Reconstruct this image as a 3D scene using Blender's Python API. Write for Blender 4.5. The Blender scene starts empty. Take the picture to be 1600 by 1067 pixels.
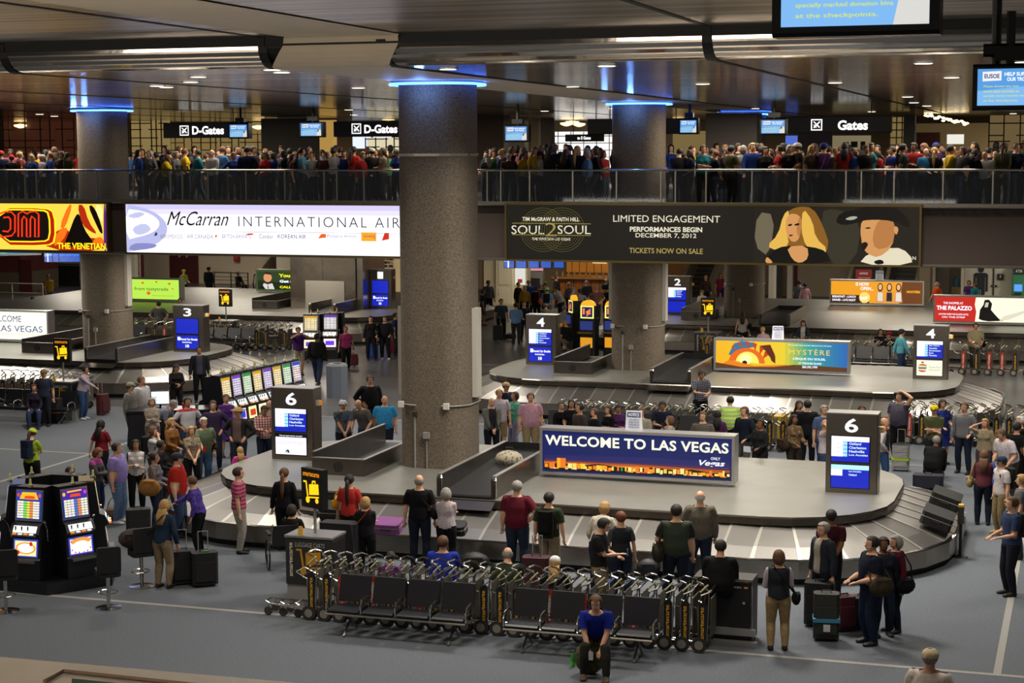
import bpy, bmesh, math, random
import numpy as np
from mathutils import Matrix, Vector, Euler
random.seed(7); np.random.seed(7)
R=math.radians; PI=math.pi
S=bpy.context.scene; COL=S.collection
# ---------------------------------------------------------------- camera
F=2780.; H=8.1; PITCH=math.atan((533.5-235)/F); ROLL=R(0.23)
fwd=Vector((0,math.cos(PITCH),-math.sin(PITCH))); up0=Vector((0,math.sin(PITCH),math.cos(PITCH))); rt0=Vector((1,0,0))
rt=math.cos(ROLL)*rt0-math.sin(ROLL)*up0; up=math.cos(ROLL)*up0+math.sin(ROLL)*rt0
cd=bpy.data.cameras.new('camera'); cd.sensor_width=36; cd.lens=F/1600*36; cd.clip_start=.1; cd.clip_end=400
cam=bpy.data.objects.new('camera',cd); COL.objects.link(cam)
cam.matrix_world=Matrix(((rt.x,up.x,-fwd.x,0),(rt.y,up.y,-fwd.y,0),(rt.z,up.z,-fwd.z,H),(0,0,0,1)))
S.camera=cam
def ray(x,y): return fwd+rt*((x-800)/F)+up*((533.5-y)/F)
def G(x,y,z=0):            # point of the photograph on the horizontal plane z
    d=ray(x,y); return Vector((0,0,H))+d*((z-H)/d.z)
def AT(x,y,D):             # point of the photograph at depth D
    d=ray(x,y); return Vector((0,0,H))+d*(D/d.y)
TH=R(18); U=Vector((math.cos(TH),-math.sin(TH),0)); V=Vector((math.sin(TH),math.cos(TH),0)); O=Vector((-1.63,40,0))
def W(a,b,z=0): return O+U*a+V*b+Vector((0,0,z))     # building axes -> world
def AB(P): q=Vector(P)-O; return q.dot(U),q.dot(V)
RZ=-TH
# ---------------------------------------------------------------- world, light, exposure
def lin(c):
    if isinstance(c,str):
        c=c.lstrip('#'); c=''.join(q*2 for q in c) if len(c)==3 else c; c=[int(c[i:i+2],16)/255 for i in (0,2,4)]
        c=[v/12.92 if v<=.04045 else ((v+.055)/1.055)**2.4 for v in c]
    return (c[0],c[1],c[2],1)
w=bpy.data.worlds.new('world'); S.world=w; w.use_nodes=True
w.node_tree.nodes['Background'].inputs[0].default_value=(.9,.84,.76,1); w.node_tree.nodes['Background'].inputs[1].default_value=.16
S.view_settings.view_transform='Standard'; S.view_settings.look='None'; S.view_settings.gamma=1; S.view_settings.exposure=0.0
def area(P,size,power,col=(1,.93,.82),rot=(0,0,0),sy=None,spread=180):
    l=bpy.data.lights.new('ceiling_or_fill_lamp','AREA'); l.energy=power; l.size=size; l.color=col; l.spread=R(spread)
    if sy: l.shape='RECTANGLE'; l.size_y=sy
    o=bpy.data.objects.new('ceiling_or_fill_lamp',l); COL.objects.link(o); o.location=P; o.rotation_euler=rot
    return o
CEIL=9.65
for a,b,e,s in [(-8,-12,260,2),(3,-13.5,420,2),(12,-12,260,2),(-6,-1.5,520,2),(2.6,-3.0,300,1.2),(6.5,-4.0,950,1.6),(10,0,520,1.6),(-13,6,420,2),(-7,10,520,2),(1,10,420,2),(9,9,600,2),(17,2,380,2)]:
    area(W(a,b,CEIL-.12 if b>-6.8 else 9.95),s,e*.72,rot=(0,0,RZ),spread=130)
# lower concourse ceiling downlights under the upper floor, plus fill added for the left corner
for a,b,e,s in [(-24,22,300,2),(-15,23,260,2),(-19,34,420,2.5),(-4,23,220,2),(6,24,420,2),(13,25,420,2),(-5,38,300,2),(7,39,620,2.5),(15,38,450,2),(-27,44,520,2.5),(-12,48,300,2.5),(3,50,380,2.5),(14,52,520,2.5),(-34,54,420,2),(-38,46,520,2),(22,54,420,2)]:
    area(W(a,b,4.55),s,e*.62,rot=(0,0,RZ),col=(1,.9,.76))
for a,b,e in [(-26,30,170),(-12,30,140),(2,30,140),(14,30,170),(-30,48,420),(-8,48,420),(14,48,420),(-28,18,150),(-22,18,130),(-14,18,130),(-7,18,130),(3.5,18,130),(9,18,130),(16,18,150)]:
    area(W(a,b,9.5),3,e*1.8,rot=(0,0,RZ),col=(1,.88,.7))
for a,b,e in [(-5,17.3,170),(4,17.0,260),(10,17.3,230),(-16,17.5,260),(-23.5,17.5,260),(-27,26,200)]:  # unseen fill lamps added to brighten the carousels below the upper floor
    area(W(a,b,4.5),1.4,e,rot=(0,0,RZ),col=(1,.92,.8))
# unseen uplights added behind the viewer to brighten the ceiling
for a,e in [(-12,900),(4,900)]:
    area(W(a,-27,4.2),6,e,rot=(R(180-22),0,RZ),col=(1,.88,.72),spread=150)
# ---------------------------------------------------------------- materials
MC={}
def mat(c,rough=.6,metal=0,em=None,es=0,bump=0,bs=60,var=0,vs=8,key=None,spec=.5,aniso=0):
    k=(str(c),rough,metal,str(em),es,bump,bs,var,vs,aniso)
    if k in MC: return MC[k]
    m=bpy.data.materials.new('mat'); m.use_nodes=True; nt=m.node_tree; n=nt.nodes; p=n['Principled BSDF']
    col=lin(c); p.inputs['Base Color'].default_value=col; p.inputs['Roughness'].default_value=rough; p.inputs['Metallic'].default_value=metal
    p.inputs['Specular IOR Level'].default_value=spec
    if aniso: p.inputs['Anisotropic'].default_value=aniso
    if em is not None: p.inputs['Emission Color'].default_value=lin(em); p.inputs['Emission Strength'].default_value=es
    if bump or var:
        tc=n.new('ShaderNodeTexCoord')
    if var:
        nz=n.new('ShaderNodeTexNoise'); nz.inputs['Scale'].default_value=vs; nz.inputs['Detail'].default_value=5; nt.links.new(tc.outputs['Object'],nz.inputs['Vector'])
        r=n.new('ShaderNodeMapRange'); r.inputs[1].default_value=.3; r.inputs[2].default_value=.7; r.inputs[3].default_value=1-var; r.inputs[4].default_value=1+var
        nt.links.new(nz.outputs[0],r.inputs[0]); mx=n.new('ShaderNodeVectorMath'); mx.operation='SCALE'; mx.inputs[0].default_value=col[:3]
        nt.links.new(r.outputs[0],mx.inputs['Scale']); nt.links.new(mx.outputs[0],p.inputs['Base Color'])
    if bump:
        nz=n.new('ShaderNodeTexNoise'); nz.inputs['Scale'].default_value=bs; nz.inputs['Detail'].default_value=3; nt.links.new(tc.outputs['Object'],nz.inputs['Vector'])
        b=n.new('ShaderNodeBump'); b.inputs['Strength'].default_value=bump; b.inputs['Distance'].default_value=.01
        nt.links.new(nz.outputs[0],b.inputs['Height']); nt.links.new(b.outputs[0],p.inputs['Normal'])
    MC[k]=m; return m
def em(c,s=1.0): return mat('#101010',.4,0,c,s)
def cloth(c): return mat(c,.85,var=.18,vs=22,spec=.2)
def pattern(kind,c1,c2,s=18,c3=None):
    k=(kind,c1,c2,s,c3)
    if k in MC: return MC[k]
    m=bpy.data.materials.new('pattern'); m.use_nodes=True; nt=m.node_tree; n=nt.nodes; p=n['Principled BSDF']; p.inputs['Roughness'].default_value=.85; L=nt.links.new
    tc=n.new('ShaderNodeTexCoord'); mix=n.new('ShaderNodeMix'); mix.data_type='RGBA'; mix.inputs[6].default_value=lin(c1); mix.inputs[7].default_value=lin(c2)
    def wave(ax,width=.5):
        wv=n.new('ShaderNodeTexWave'); wv.bands_direction=ax; wv.inputs['Scale'].default_value=s; L(tc.outputs['Object'],wv.inputs['Vector'])
        g=n.new('ShaderNodeMath'); g.operation='GREATER_THAN'; g.inputs[1].default_value=width; L(wv.outputs['Fac'],g.inputs[0]); return g.outputs[0]
    if kind=='stripe': L(wave('Z'),mix.inputs[0])
    elif kind=='plaid':
        a=wave('Z',.7); b=wave('X',.7); ad=n.new('ShaderNodeMath'); ad.operation='ADD'; L(a,ad.inputs[0]); L(b,ad.inputs[1])
        ml=n.new('ShaderNodeMath'); ml.operation='MULTIPLY'; ml.inputs[1].default_value=.5; L(ad.outputs[0],ml.inputs[0]); L(ml.outputs[0],mix.inputs[0])
    elif kind=='vor':
        v=n.new('ShaderNodeTexVoronoi'); v.inputs['Scale'].default_value=s; L(tc.outputs['Object'],v.inputs['Vector'])
        g=n.new('ShaderNodeMath'); g.operation='GREATER_THAN'; g.inputs[1].default_value=.38; L(v.outputs['Distance'],g.inputs[0]); L(g.outputs[0],mix.inputs[0])
    elif kind=='two':    # upper part one colour, lower part another (a garment made of two cloths)
        sp=n.new('ShaderNodeSeparateXYZ'); L(tc.outputs['Object'],sp.inputs[0]); g=n.new('ShaderNodeMath'); g.operation='GREATER_THAN'; g.inputs[1].default_value=s; L(sp.outputs[2],g.inputs[0]); L(g.outputs[0],mix.inputs[0])
    elif kind=='vest':   # coloured body, pale sleeves
        sp=n.new('ShaderNodeSeparateXYZ'); L(tc.outputs['Object'],sp.inputs[0]); ab=n.new('ShaderNodeMath'); ab.operation='ABSOLUTE'; L(sp.outputs[0],ab.inputs[0])
        g=n.new('ShaderNodeMath'); g.operation='GREATER_THAN'; g.inputs[1].default_value=s; L(ab.outputs[0],g.inputs[0]); L(g.outputs[0],mix.inputs[0])
    L(mix.outputs[2],p.inputs['Base Color']); MC[k]=m; return m
def paytable(c1,c2,c3,st=1.6,sc=9):
    k=('pay',c1,c2,c3,sc)
    if k in MC: return MC[k]
    m=bpy.data.materials.new('printed_glass'); m.use_nodes=True; nt=m.node_tree; n=nt.nodes; p=n['Principled BSDF']; L=nt.links.new
    tc=n.new('ShaderNodeTexCoord'); mp=n.new('ShaderNodeMapping'); mp.inputs['Rotation'].default_value=(R(90),0,0); L(tc.outputs['Object'],mp.inputs[0])
    b=n.new('ShaderNodeTexBrick'); b.offset=0; b.inputs['Scale'].default_value=sc; b.inputs['Color1'].default_value=lin(c1); b.inputs['Color2'].default_value=lin(c2); b.inputs['Mortar'].default_value=lin(c3)
    b.inputs['Mortar Size'].default_value=.03; b.inputs['Brick Width'].default_value=.55; b.inputs['Row Height'].default_value=.22
    L(mp.outputs[0],b.inputs['Vector']); L(b.outputs['Color'],p.inputs['Emission Color']); p.inputs['Emission Strength'].default_value=st; p.inputs['Base Color'].default_value=(.02,.02,.02,1)
    MC[k]=m; return m
STEEL=mat('#9b958c',.30,.95,var=.06,vs=3); STEELD=mat('#6d6863',.30,.95,var=.08,vs=3); CHROME=mat('#c9c7c2',.15,1); BLACK=mat('#0c0c0d',.45); RUB=mat('#15151a',.6)
BLKV=mat('#14161c',.35); GREYP=mat('#8d8c88',.5); WHITE=mat('#d8d6d0',.5); DKGREY=mat('#2b2a2a',.5); TV=mat('#08080a',.25); ALU=mat('#a9a7a6',.35,.7)
# ---------------------------------------------------------------- mesh helpers
class MB:
    def __init__(s): s.v=[]; s.f=[]; s.m=[]; s.cur=0; s.T=None
    def add(s,vs,fs):
        o=len(s.v)
        if s.T is not None: vs=[s.T@Vector(q) for q in vs]
        s.v+= [tuple(q) for q in vs]; s.f+=[tuple(i+o for i in f) for f in fs]; s.m+=[s.cur]*len(fs); return s
    def box(s,c,d,rz=0,rx=0):
        M=Matrix.Translation(c)@Matrix.Rotation(rz,4,'Z')@Matrix.Rotation(rx,4,'X'); x,y,z=d[0]/2,d[1]/2,d[2]/2
        return s.add([M@Vector(q) for q in [(-x,-y,-z),(x,-y,-z),(x,y,-z),(-x,y,-z),(-x,-y,z),(x,-y,z),(x,y,z),(-x,y,z)]],[(0,3,2,1),(4,5,6,7),(0,1,5,4),(1,2,6,5),(2,3,7,6),(3,0,4,7)])
    def bx(s,x0,x1,y0,y1,z0,z1): return s.box(((x0+x1)/2,(y0+y1)/2,(z0+z1)/2),(x1-x0,y1-y0,z1-z0))
    def bev(s,c,d,r=.02,ax=2):       # box with its four long edges chamfered
        x,y,z=d[0]/2,d[1]/2,d[2]/2
        a,b,h=((x,y,z),(x,z,y),(y,z,x))[{2:0,1:1,0:2}[ax]]
        pl=[(-a+r,-b),(a-r,-b),(a,-b+r),(a,b-r),(a-r,b),(-a+r,b),(-a,b-r),(-a,-b+r)]
        def q(u,v,k): return {2:(c[0]+u,c[1]+v,c[2]+k),1:(c[0]+u,c[1]+k,c[2]+v),0:(c[0]+k,c[1]+u,c[2]+v)}[ax]
        vs=[q(u,v,-h) for u,v in pl]+[q(u,v,h) for u,v in pl]
        return s.add(vs,[tuple(range(8))[::-1],tuple(range(8,16))]+[(i,(i+1)%8,8+(i+1)%8,8+i) for i in range(8)])
    def tube(s,pts,r,n=6,cap=True):
        pts=[Vector(p) for p in pts]; rs=r if isinstance(r,(list,tuple)) else [r]*len(pts); vs=[]; fs=[]
        for i,p in enumerate(pts):
            t=(pts[min(i+1,len(pts)-1)]-pts[max(i-1,0)]).normalized(); ref=Vector((0,0,1)) if abs(t.z)<.9 else Vector((0,1,0))
            x=t.cross(ref).normalized(); y=x.cross(t)
            vs+=[p+(x*math.cos(2*PI*k/n)+y*math.sin(2*PI*k/n))*rs[i] for k in range(n)]
        for i in range(len(pts)-1):
            fs+=[(i*n+k,i*n+(k+1)%n,(i+1)*n+(k+1)%n,(i+1)*n+k) for k in range(n)]
        if cap: fs+=[tuple(range(n))[::-1],tuple(range((len(pts)-1)*n,len(pts)*n))]
        return s.add(vs,fs)
    def lathe(s,prof,n=12,c=(0,0,0)):
        vs=[];fs=[]
        for r,z in prof: vs+=[(c[0]+r*math.cos(2*PI*k/n),c[1]+r*math.sin(2*PI*k/n),c[2]+z) for k in range(n)]
        for i in range(len(prof)-1): fs+=[(i*n+k,i*n+(k+1)%n,(i+1)*n+(k+1)%n,(i+1)*n+k) for k in range(n)]
        fs+=[tuple(range(n))[::-1],tuple(range((len(prof)-1)*n,len(prof)*n))]; return s.add(vs,fs)
    def ell(s,c,r,n=10,m=6,keep=None):
        vs=[];fs=[]
        for j in range(m+1):
            t=PI*j/m
            for k in range(n): vs.append((c[0]+r[0]*math.sin(t)*math.cos(2*PI*k/n),c[1]+r[1]*math.sin(t)*math.sin(2*PI*k/n),c[2]+r[2]*math.cos(t)))
        for j in range(m):
            for k in range(n):
                f=(j*n+k,(j+1)*n+k,(j+1)*n+(k+1)%n,j*n+(k+1)%n)
                if keep:
                    q=[sum(vs[i][d] for i in f)/4-c[d] for d in range(3)]
                    if not keep(q[0]/r[0],q[1]/r[1],q[2]/r[2]): continue
                fs.append(f)
        return s.add(vs,fs)
    def prism(s,poly,z0,z1,cap=True):
        n=len(poly); vs=[(x,y,z0) for x,y in poly]+[(x,y,z1) for x,y in poly]; fs=[(i,(i+1)%n,n+(i+1)%n,n+i) for i in range(n)]
        if cap: fs+=[tuple(range(n))[::-1],tuple(range(n,2*n))]
        return s.add(vs,fs)
    def vprism(s,poly,y0,y1):    # outline in x,z, thickness in y
        n=len(poly); vs=[(x,y0,z) for x,z in poly]+[(x,y1,z) for x,z in poly]
        return s.add(vs,[(i,(i+1)%n,n+(i+1)%n,n+i) for i in range(n)]+[tuple(range(n)),tuple(range(n,2*n))[::-1]])
    def wheel(s,c,r,w,n=10,ax='y'):
        vs=[]
        for sg in (-1,1):
            for k in range(n):
                a=2*PI*k/n; vs.append((c[0]+r*math.cos(a),c[1]+sg*w/2,c[2]+r*math.sin(a)) if ax=='y' else (c[0]+sg*w/2,c[1]+r*math.cos(a),c[2]+r*math.sin(a)))
        return s.add(vs,[(i,(i+1)%n,n+(i+1)%n,n+i) for i in range(n)]+[tuple(range(n))[::-1],tuple(range(n,2*n))])
    def mesh(s,mats=None,smooth=False,name='mesh'):
        me=bpy.data.meshes.new(name); me.from_pydata(s.v,[],s.f); me.update()
        if mats is not None:
            for m in (mats if isinstance(mats,(list,tuple)) else [mats]): me.materials.append(m)
            if any(s.m): me.polygons.foreach_set('material_index',s.m)
        bm=bmesh.new(); bm.from_mesh(me); bmesh.ops.recalc_face_normals(bm,faces=bm.faces); bm.to_mesh(me); bm.free()
        if smooth:
            me.polygons.foreach_set('use_smooth',[True]*len(me.polygons))
            try: me.set_sharp_from_angle(angle=R(40))
            except Exception: pass
        return me
KIDS={}
def obj(name,me,mats=None,parent=None,loc=(0,0,0),rz=0,smooth=False,label=None,M=None,kind=None):
    if isinstance(me,MB): me=me.mesh(mats,smooth,name)
    o=bpy.data.objects.new(name,me); COL.objects.link(o)
    if M is not None: o.matrix_basis=M
    else: o.location=loc; o.rotation_euler=(0,0,rz)
    if parent is not None: o.parent=parent; KIDS.setdefault(parent,[]).append(o)
    if label: o['label']=label
    if kind: o['kind']=kind
    return o
def tag(o,label,cat,group=None):
    o['label']=label; o['category']=cat
    if group: o['group']=group
    return o
def thing(name,label,cat,loc=(0,0,0),rz=RZ,group=None):
    o=bpy.data.objects.new(name,None); COL.objects.link(o); o.empty_display_size=.1; o.location=loc; o.rotation_euler=(0,0,rz)
    return tag(o,label,cat,group)
def dup(o,loc=None,rz=None,label=None,group=None,parent=None):
    c=o.copy(); COL.objects.link(c)
    if parent is not None: c.parent=parent; KIDS.setdefault(parent,[]).append(c)
    if loc is not None: c.location=loc
    if rz is not None: c.rotation_euler=(0,0,rz)
    if label: c['label']=label
    if group: c['group']=group
    for k in KIDS.get(o,[]): dup(k,parent=c)
    return c
def struct(name,me,mats=None,loc=(0,0,0),rz=0): return obj(name,me,mats,None,loc,rz,kind='structure')
TXC={}
def text_mesh(s,bold=0,shear=0,ls=1):
    k=(s,bold,shear,ls)
    if k in TXC: return TXC[k]
    c=bpy.data.curves.new('text','FONT'); c.body=s; c.offset=bold; c.shear=shear; c.resolution_u=3; c.space_character=ls; c.align_x='LEFT'
    o=bpy.data.objects.new('text',c); COL.objects.link(o); dg=bpy.context.evaluated_depsgraph_get(); me=bpy.data.meshes.new_from_object(o.evaluated_get(dg)); bpy.data.objects.remove(o); bpy.data.curves.remove(c)
    v=np.array([q.co[:] for q in me.vertices]); lo=v.min(0); hi=v.max(0); TXC[k]=(me,lo,hi); return TXC[k]
def text(s,m,parent,x0,x1,z0,z1,y=-.02,bold=.02,shear=0,name='lettering',ls=1,keep=False,yaw=0):
    """lettering that fills the rectangle x0..x1, z0..z1 on the face looking along -y"""
    me,lo,hi=text_mesh(s,bold,shear,ls); me=me.copy(); me.materials.clear(); me.materials.append(m)
    sx=(x1-x0)/(hi[0]-lo[0]); sz=(z1-z0)/(hi[1]-lo[1])
    if keep: sx=sz=min(sx,sz)
    cx=(x0+x1)/2; cz=(z0+z1)/2
    v=np.array([q.co[:] for q in me.vertices]); x=(v[:,0]-(lo[0]+hi[0])/2)*sx+cx; z=(v[:,1]-(lo[1]+hi[1])/2)*sz+cz
    me.vertices.foreach_set('co',np.stack([x,np.full_like(x,y),z],1).ravel()); me.update()
    return obj(name,me,None,parent)
def chaikin(p,k=1):
    for _ in range(k):
        q=[]
        for i in range(len(p)):
            a,b=p[i],p[(i+1)%len(p)]; q+=[(a[0]*.75+b[0]*.25,a[1]*.75+b[1]*.25),(a[0]*.25+b[0]*.75,a[1]*.25+b[1]*.75)]
        p=q
    return p
def soft(polys,keep=1): return [pp if i<keep else (pp[0],chaikin(pp[1])) for i,pp in enumerate(polys)]
def art(parent,x0,x1,z0,z1,polys,y=-.012,name='print'):
    """flat print: list of (material, [(u,v)...]) with u,v in 0..1 over the rectangle; painted in order"""
    mb=MB(); ms=[]
    for i,(m,p) in enumerate(polys):
        if m not in ms: ms.append(m)
        mb.cur=ms.index(m); n=len(p); yy=y-i*.0006
        mb.add([(x0+u*(x1-x0),yy,z0+v*(z1-z0)) for u,v in p],[tuple(range(n))])
    me=bpy.data.meshes.new(name); me.from_pydata(mb.v,[],mb.f)
    for m in ms: me.materials.append(m)
    me.polygons.foreach_set('material_index',mb.m); return obj(name,me,None,parent)
def disc(cx,cy,rx,ry=None,n=20,a0=0,a1=360): ry=ry or rx; return [(cx+rx*math.cos(R(a0+(a1-a0)*k/n)),cy+ry*math.sin(R(a0+(a1-a0)*k/n))) for k in range(n)]
def ring(cx,cy,rx,ry,t,n=28): 
    out=[]
    for k in range(n):
        a,b=2*PI*k/n,2*PI*(k+1)/n
        out.append([(cx+rx*math.cos(a),cy+ry*math.sin(a)),(cx+rx*math.cos(b),cy+ry*math.sin(b)),(cx+rx*(1-t)*math.cos(b),cy+ry*(1-t)*math.sin(b)),(cx+rx*(1-t)*math.cos(a),cy+ry*(1-t)*math.sin(a))])
    return out
# ---------------------------------------------------------------- floor
CARPET=mat('#5a6067',.9,bump=.35,bs=90,var=.17,vs=26)
struct('floor',MB().box((0,25,-.05),(130,150,.1)),CARPET,loc=W(0,10,0)-Vector((0,25,0)),rz=0)
POL=mat('#5e5d5e',.3,.0,bump=.04,bs=1.5,var=.22,vs=.35)
struct('floor',MB().bx(-60,45,12.2,60.9,0,.004),POL,loc=O,rz=RZ)
LINE=mat('#93918c',.8)
def line(n,a0,a1,b0,b1): struct('trim_%d'%n,MB().bx(a0,a1,b0,b1,0,.006),LINE,loc=O,rz=RZ)
line(1,-11.4,14,-9.78,-9.66); line(2,-11.62,-11.5,-9.66,12); line(3,12.68,12.8,-9.66,13); line(4,-11.5,-1,12.0,12.1); line(5,-40,-11.6,4.0,4.1); line(6,-8,-3,26,26.1); line(7,-4.0,-3.9,12,34); line(8,3,12.68,8.6,8.68)
# ---------------------------------------------------------------- ceiling: reflective metal strips
def ceil_mat(name,c,rough):
    m=bpy.data.materials.new(name); m.use_nodes=True; nt=m.node_tree; n=nt.nodes; L=nt.links.new; p=n['Principled BSDF']
    p.inputs['Metallic'].default_value=1; p.inputs['Roughness'].default_value=rough
    tc=n.new('ShaderNodeTexCoord'); wv=n.new('ShaderNodeTexWave'); wv.bands_direction='Y'; wv.inputs['Scale'].default_value=2.1; L(tc.outputs['Object'],wv.inputs['Vector'])
    mp=n.new('ShaderNodeMapping'); mp.inputs['Scale'].default_value=(.07,2.6,1); L(tc.outputs['Object'],mp.inputs[0])
    nz=n.new('ShaderNodeTexNoise'); nz.inputs['Scale'].default_value=1.0; nz.inputs['Detail'].default_value=8; nz.inputs['Roughness'].default_value=.75; L(mp.outputs[0],nz.inputs['Vector'])
    r=n.new('ShaderNodeValToRGB'); r.color_ramp.elements[0].position=.42; r.color_ramp.elements[0].color=tuple(v*.35 for v in lin(c)[:3])+(1,); r.color_ramp.elements[1].position=.58; r.color_ramp.elements[1].color=lin(c)
    L(nz.outputs[0],r.inputs[0]); L(r.outputs[0],p.inputs['Base Color'])
    ad=n.new('ShaderNodeMath'); ad.operation='ADD'; ad.inputs[0].default_value=0; L(nz.outputs[0],ad.inputs[1])
    b=n.new('ShaderNodeBump'); b.inputs['Strength'].default_value=.6; b.inputs['Distance'].default_value=.004; L(ad.outputs[0],b.inputs['Height']); L(b.outputs[0],p.inputs['Normal'])
    return m
CM=ceil_mat('strip_metal','#d8ccbc',.17); CM2=ceil_mat('strip_metal_upper','#d0c4b6',.3); MIR=mat('#c8c0b8',.08,1,bump=.25,bs=2.5); BEIGE=mat('#d2c3ab',.55,var=.04,vs=2); JT=mat('#0d0c0b',.6)
ceil=struct('ceiling',MB().bx(-70,60,-6.8,70,CEIL,CEIL+.15),CM,loc=O,rz=RZ)
ZU=10.2
upc=struct('ceiling',MB().bx(-70,60,-34,-7.3,ZU,ZU+.15),CM2,loc=O,rz=RZ)
obj('soffit_band',MB().bx(-70,60,-7.38,-7.3,CEIL+.38,ZU+.1),JT,upc)
# curved slat zone between the two ceiling levels, bay by bay
arc=[(-6.8-.5*math.sin(t),CEIL+.40*(1-math.cos(t))) for t in np.array([0,.42,.72,.99,1.27,PI/2])]
joints=[-38,-31,-24.5,-18.5,-12.5,-6.3,None,1.6,7.6,13.6,19.6,25.6,32]
edges=[-38,-31,-24.5,-18.5,-12.5,-6.3,-.75]; edges2=[1.65,7.6,13.6,19.6,25.6,32]
cache_sl={}
for E_ in (edges,edges2):
    for i in range(len(E_)-1):
        x0,x1=E_[i]+.06,E_[i+1]-.06; wd=round(x1-x0,2)
        for k in range(5):
            (b0,z0),(b1,z1)=arc[k],arc[k+1]; key=(wd,k)
            if key not in cache_sl:
                mb=MB(); e=.3; bb0,zz0=b0+(b1-b0)*e,z0+(z1-z0)*e; mb.add([(0,bb0,zz0),(wd,bb0,zz0),(wd,b1,z1),(0,b1,z1),(0,bb0,zz0+.03),(wd,bb0,zz0+.03),(wd,b1,z1+.03),(0,b1,z1+.03)],[(0,1,2,3),(4,7,6,5),(0,4,5,1),(1,5,6,2),(2,6,7,3),(3,7,4,0)])
                cache_sl[key]=mb.mesh(MIR)
            obj('slat',cache_sl[key],None,ceil,loc=(x0,0,0))
# dark backing behind the slats, joints
mb=MB()
for k in range(5):
    (b0,z0),(b1,z1)=arc[k],arc[k+1]; mb.add([(-70,b0,z0+.06),(60,b0,z0+.06),(60,b1,z1+.06),(-70,b1,z1+.06)],[(0,1,2,3)])
obj('slat_backing',mb,JT,ceil)
for a in edges+edges2:
    if a in(-38,32): continue
    mb=MB(); mb.bx(a-.06,a+.06,-6.8,70,CEIL-.012,CEIL)
    for k in range(5):
        (b0,z0),(b1,z1)=arc[k],arc[k+1]; mb.add([(a-.09,b0,z0-.015),(a+.09,b0,z0-.015),(a+.09,b1,z1-.015),(a-.09,b1,z1-.015)],[(0,1,2,3)])
    mb.bx(a-.06,a+.06,-34,-7.38,ZU-.012,ZU).bx(a-.09,a+.09,-7.4,-7.38,CEIL+.38,ZU); obj('joint',mb,JT,ceil)
# plain beige band that runs through the column line
sec=[(-34,-.1,2.1,ZU-.02),(-17,-.1,2.1,ZU-.02),(-7.5,-.2,2.05,ZU-.02),(-7.43,-.25,2.0,ZU-.04)]+[(b-.06,-.3-.09*i,1.98-.075*i,z-.02) for i,(b,z) in enumerate(reversed(arc[1:6]))]+[(-6.8,-.75,1.62,CEIL-.02),(30,-.75,1.62,CEIL-.02)]
mb=MB(); vs=[]
for b,a0,a1,z in sec: vs+=[(a0,b,z),(a1,b,z)]
mb.add(vs,[(2*i,2*i+1,2*i+3,2*i+2) for i in range(len(sec)-1)]); obj('ceiling_band',mb,BEIGE,ceil)
DL=em('#fff2d8',4)
LAMPG='recessed ceiling downlights'
l0=None
for px,py in [(62,179),(85,182),(105,195),(260,137),(310,121),(298,129),(245,135),(560,138),(545,172),(553,180),(440,114),(425,110),(700,109),(948,104),(895,136),(851,174),(957,170),(1098,132),(1305,130),(1418,152),(1448,166),(1403,199),(1428,161),(1487,122),(1443,100),(1362,175),(1583,178),(1180,170),(1600,98)]:
    P=G(px,py,CEIL-.02)
    if l0 is None:
        l0=thing('recessed_light','small round recessed downlight in the strip metal ceiling','downlight',P,RZ,LAMPG)
        obj('trim_ring',MB().lathe([(.19,.008),(.19,.019)],12),ALU,l0); obj('lens',MB().lathe([(.16,.003),(.16,.008)],12),DL,l0)
    else: dup(l0,P,RZ)
for px in (245,700,1290):
    pass
# ---------------------------------------------------------------- columns
AGG=mat('#6c6154',.85,bump=.9,bs=38,var=.38,vs=26); BLUE=em('#3f74ff',9)
def squircle(w,d,r,n=7):
    out=[]
    for cx,cy,a0 in ((w/2-r,-d/2+r,-90),(w/2-r,d/2-r,0),(-w/2+r,d/2-r,90),(-w/2+r,-d/2+r,180)):
        out+=[(cx+r*math.cos(R(a0+90*k/n)),cy+r*math.sin(R(a0+90*k/n))) for k in range(n+1)]
    return out
def column(a,b,label,band=True,guards=True,z0=1.032):
    t=thing('column',label,'column',W(a,b,0),group=None)
    obj('shaft',MB().prism(squircle(1.64,1.48,.52),z0,CEIL-.02),AGG,t,smooth=True)
    if band: obj('steel_band',MB().prism(squircle(1.68,1.52,.54),7.98,8.04),CHROME,t)
    p=squircle(2.0,1.9,.7); mb=MB(); mb.tube([(x,y,CEIL-.09) for x,y in p+[p[0]]],.028,5,False); obj('blue_light_ring',mb,BLUE,t)
    obj('light_tray',MB().prism(squircle(1.94,1.84,.68),CEIL-.075,CEIL-.02),ALU,t)
    z=2.45
    obj('conduit',MB().tube([(x*1.02,y*1.02,z) for x,y in squircle(1.66,1.5,.53)],.018,5),GREYP,t)
    for x,y in ((-.68,-.68),(.42,-.74)): obj('junction_box',MB().box((x,y-.02,z),(.12,.09,.13)),WHITE,t)
    obj('drop_pipe',MB().tube([(-.33,-.77,z-.2),(-.33,-.77,z0)],.022,5),GREYP,t); obj('socket_box',MB().box((-.33,-.78,z-.2),(.1,.08,.1)),DKGREY,t)
    obj('drop_pipe',MB().tube([(-.05,-.77,1.75),(-.05,-.77,z0)],.015,5),GREYP,t); obj('outlet_box',MB().box((-.05,-.78,1.78),(.14,.08,.14)),GREYP,t)
    if guards:
        for s in (-1,1): obj('corner_guard',MB().bx(s*.89-.06,s*.89+.06,-.18,.12,2.6,4.6),mat('#bdb9b0',.5),t)
    l=bpy.data.lights.new('blue_lamp','POINT'); l.energy=16; l.color=(.15,.35,1); l.shadow_soft_size=.1
    for x,y in ((0,-1.15),(-1.15,0)):
        o=bpy.data.objects.new('blue_lamp',l); COL.objects.link(o); o.parent=t; o.location=(x,y,CEIL-.3)
    return t
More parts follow.
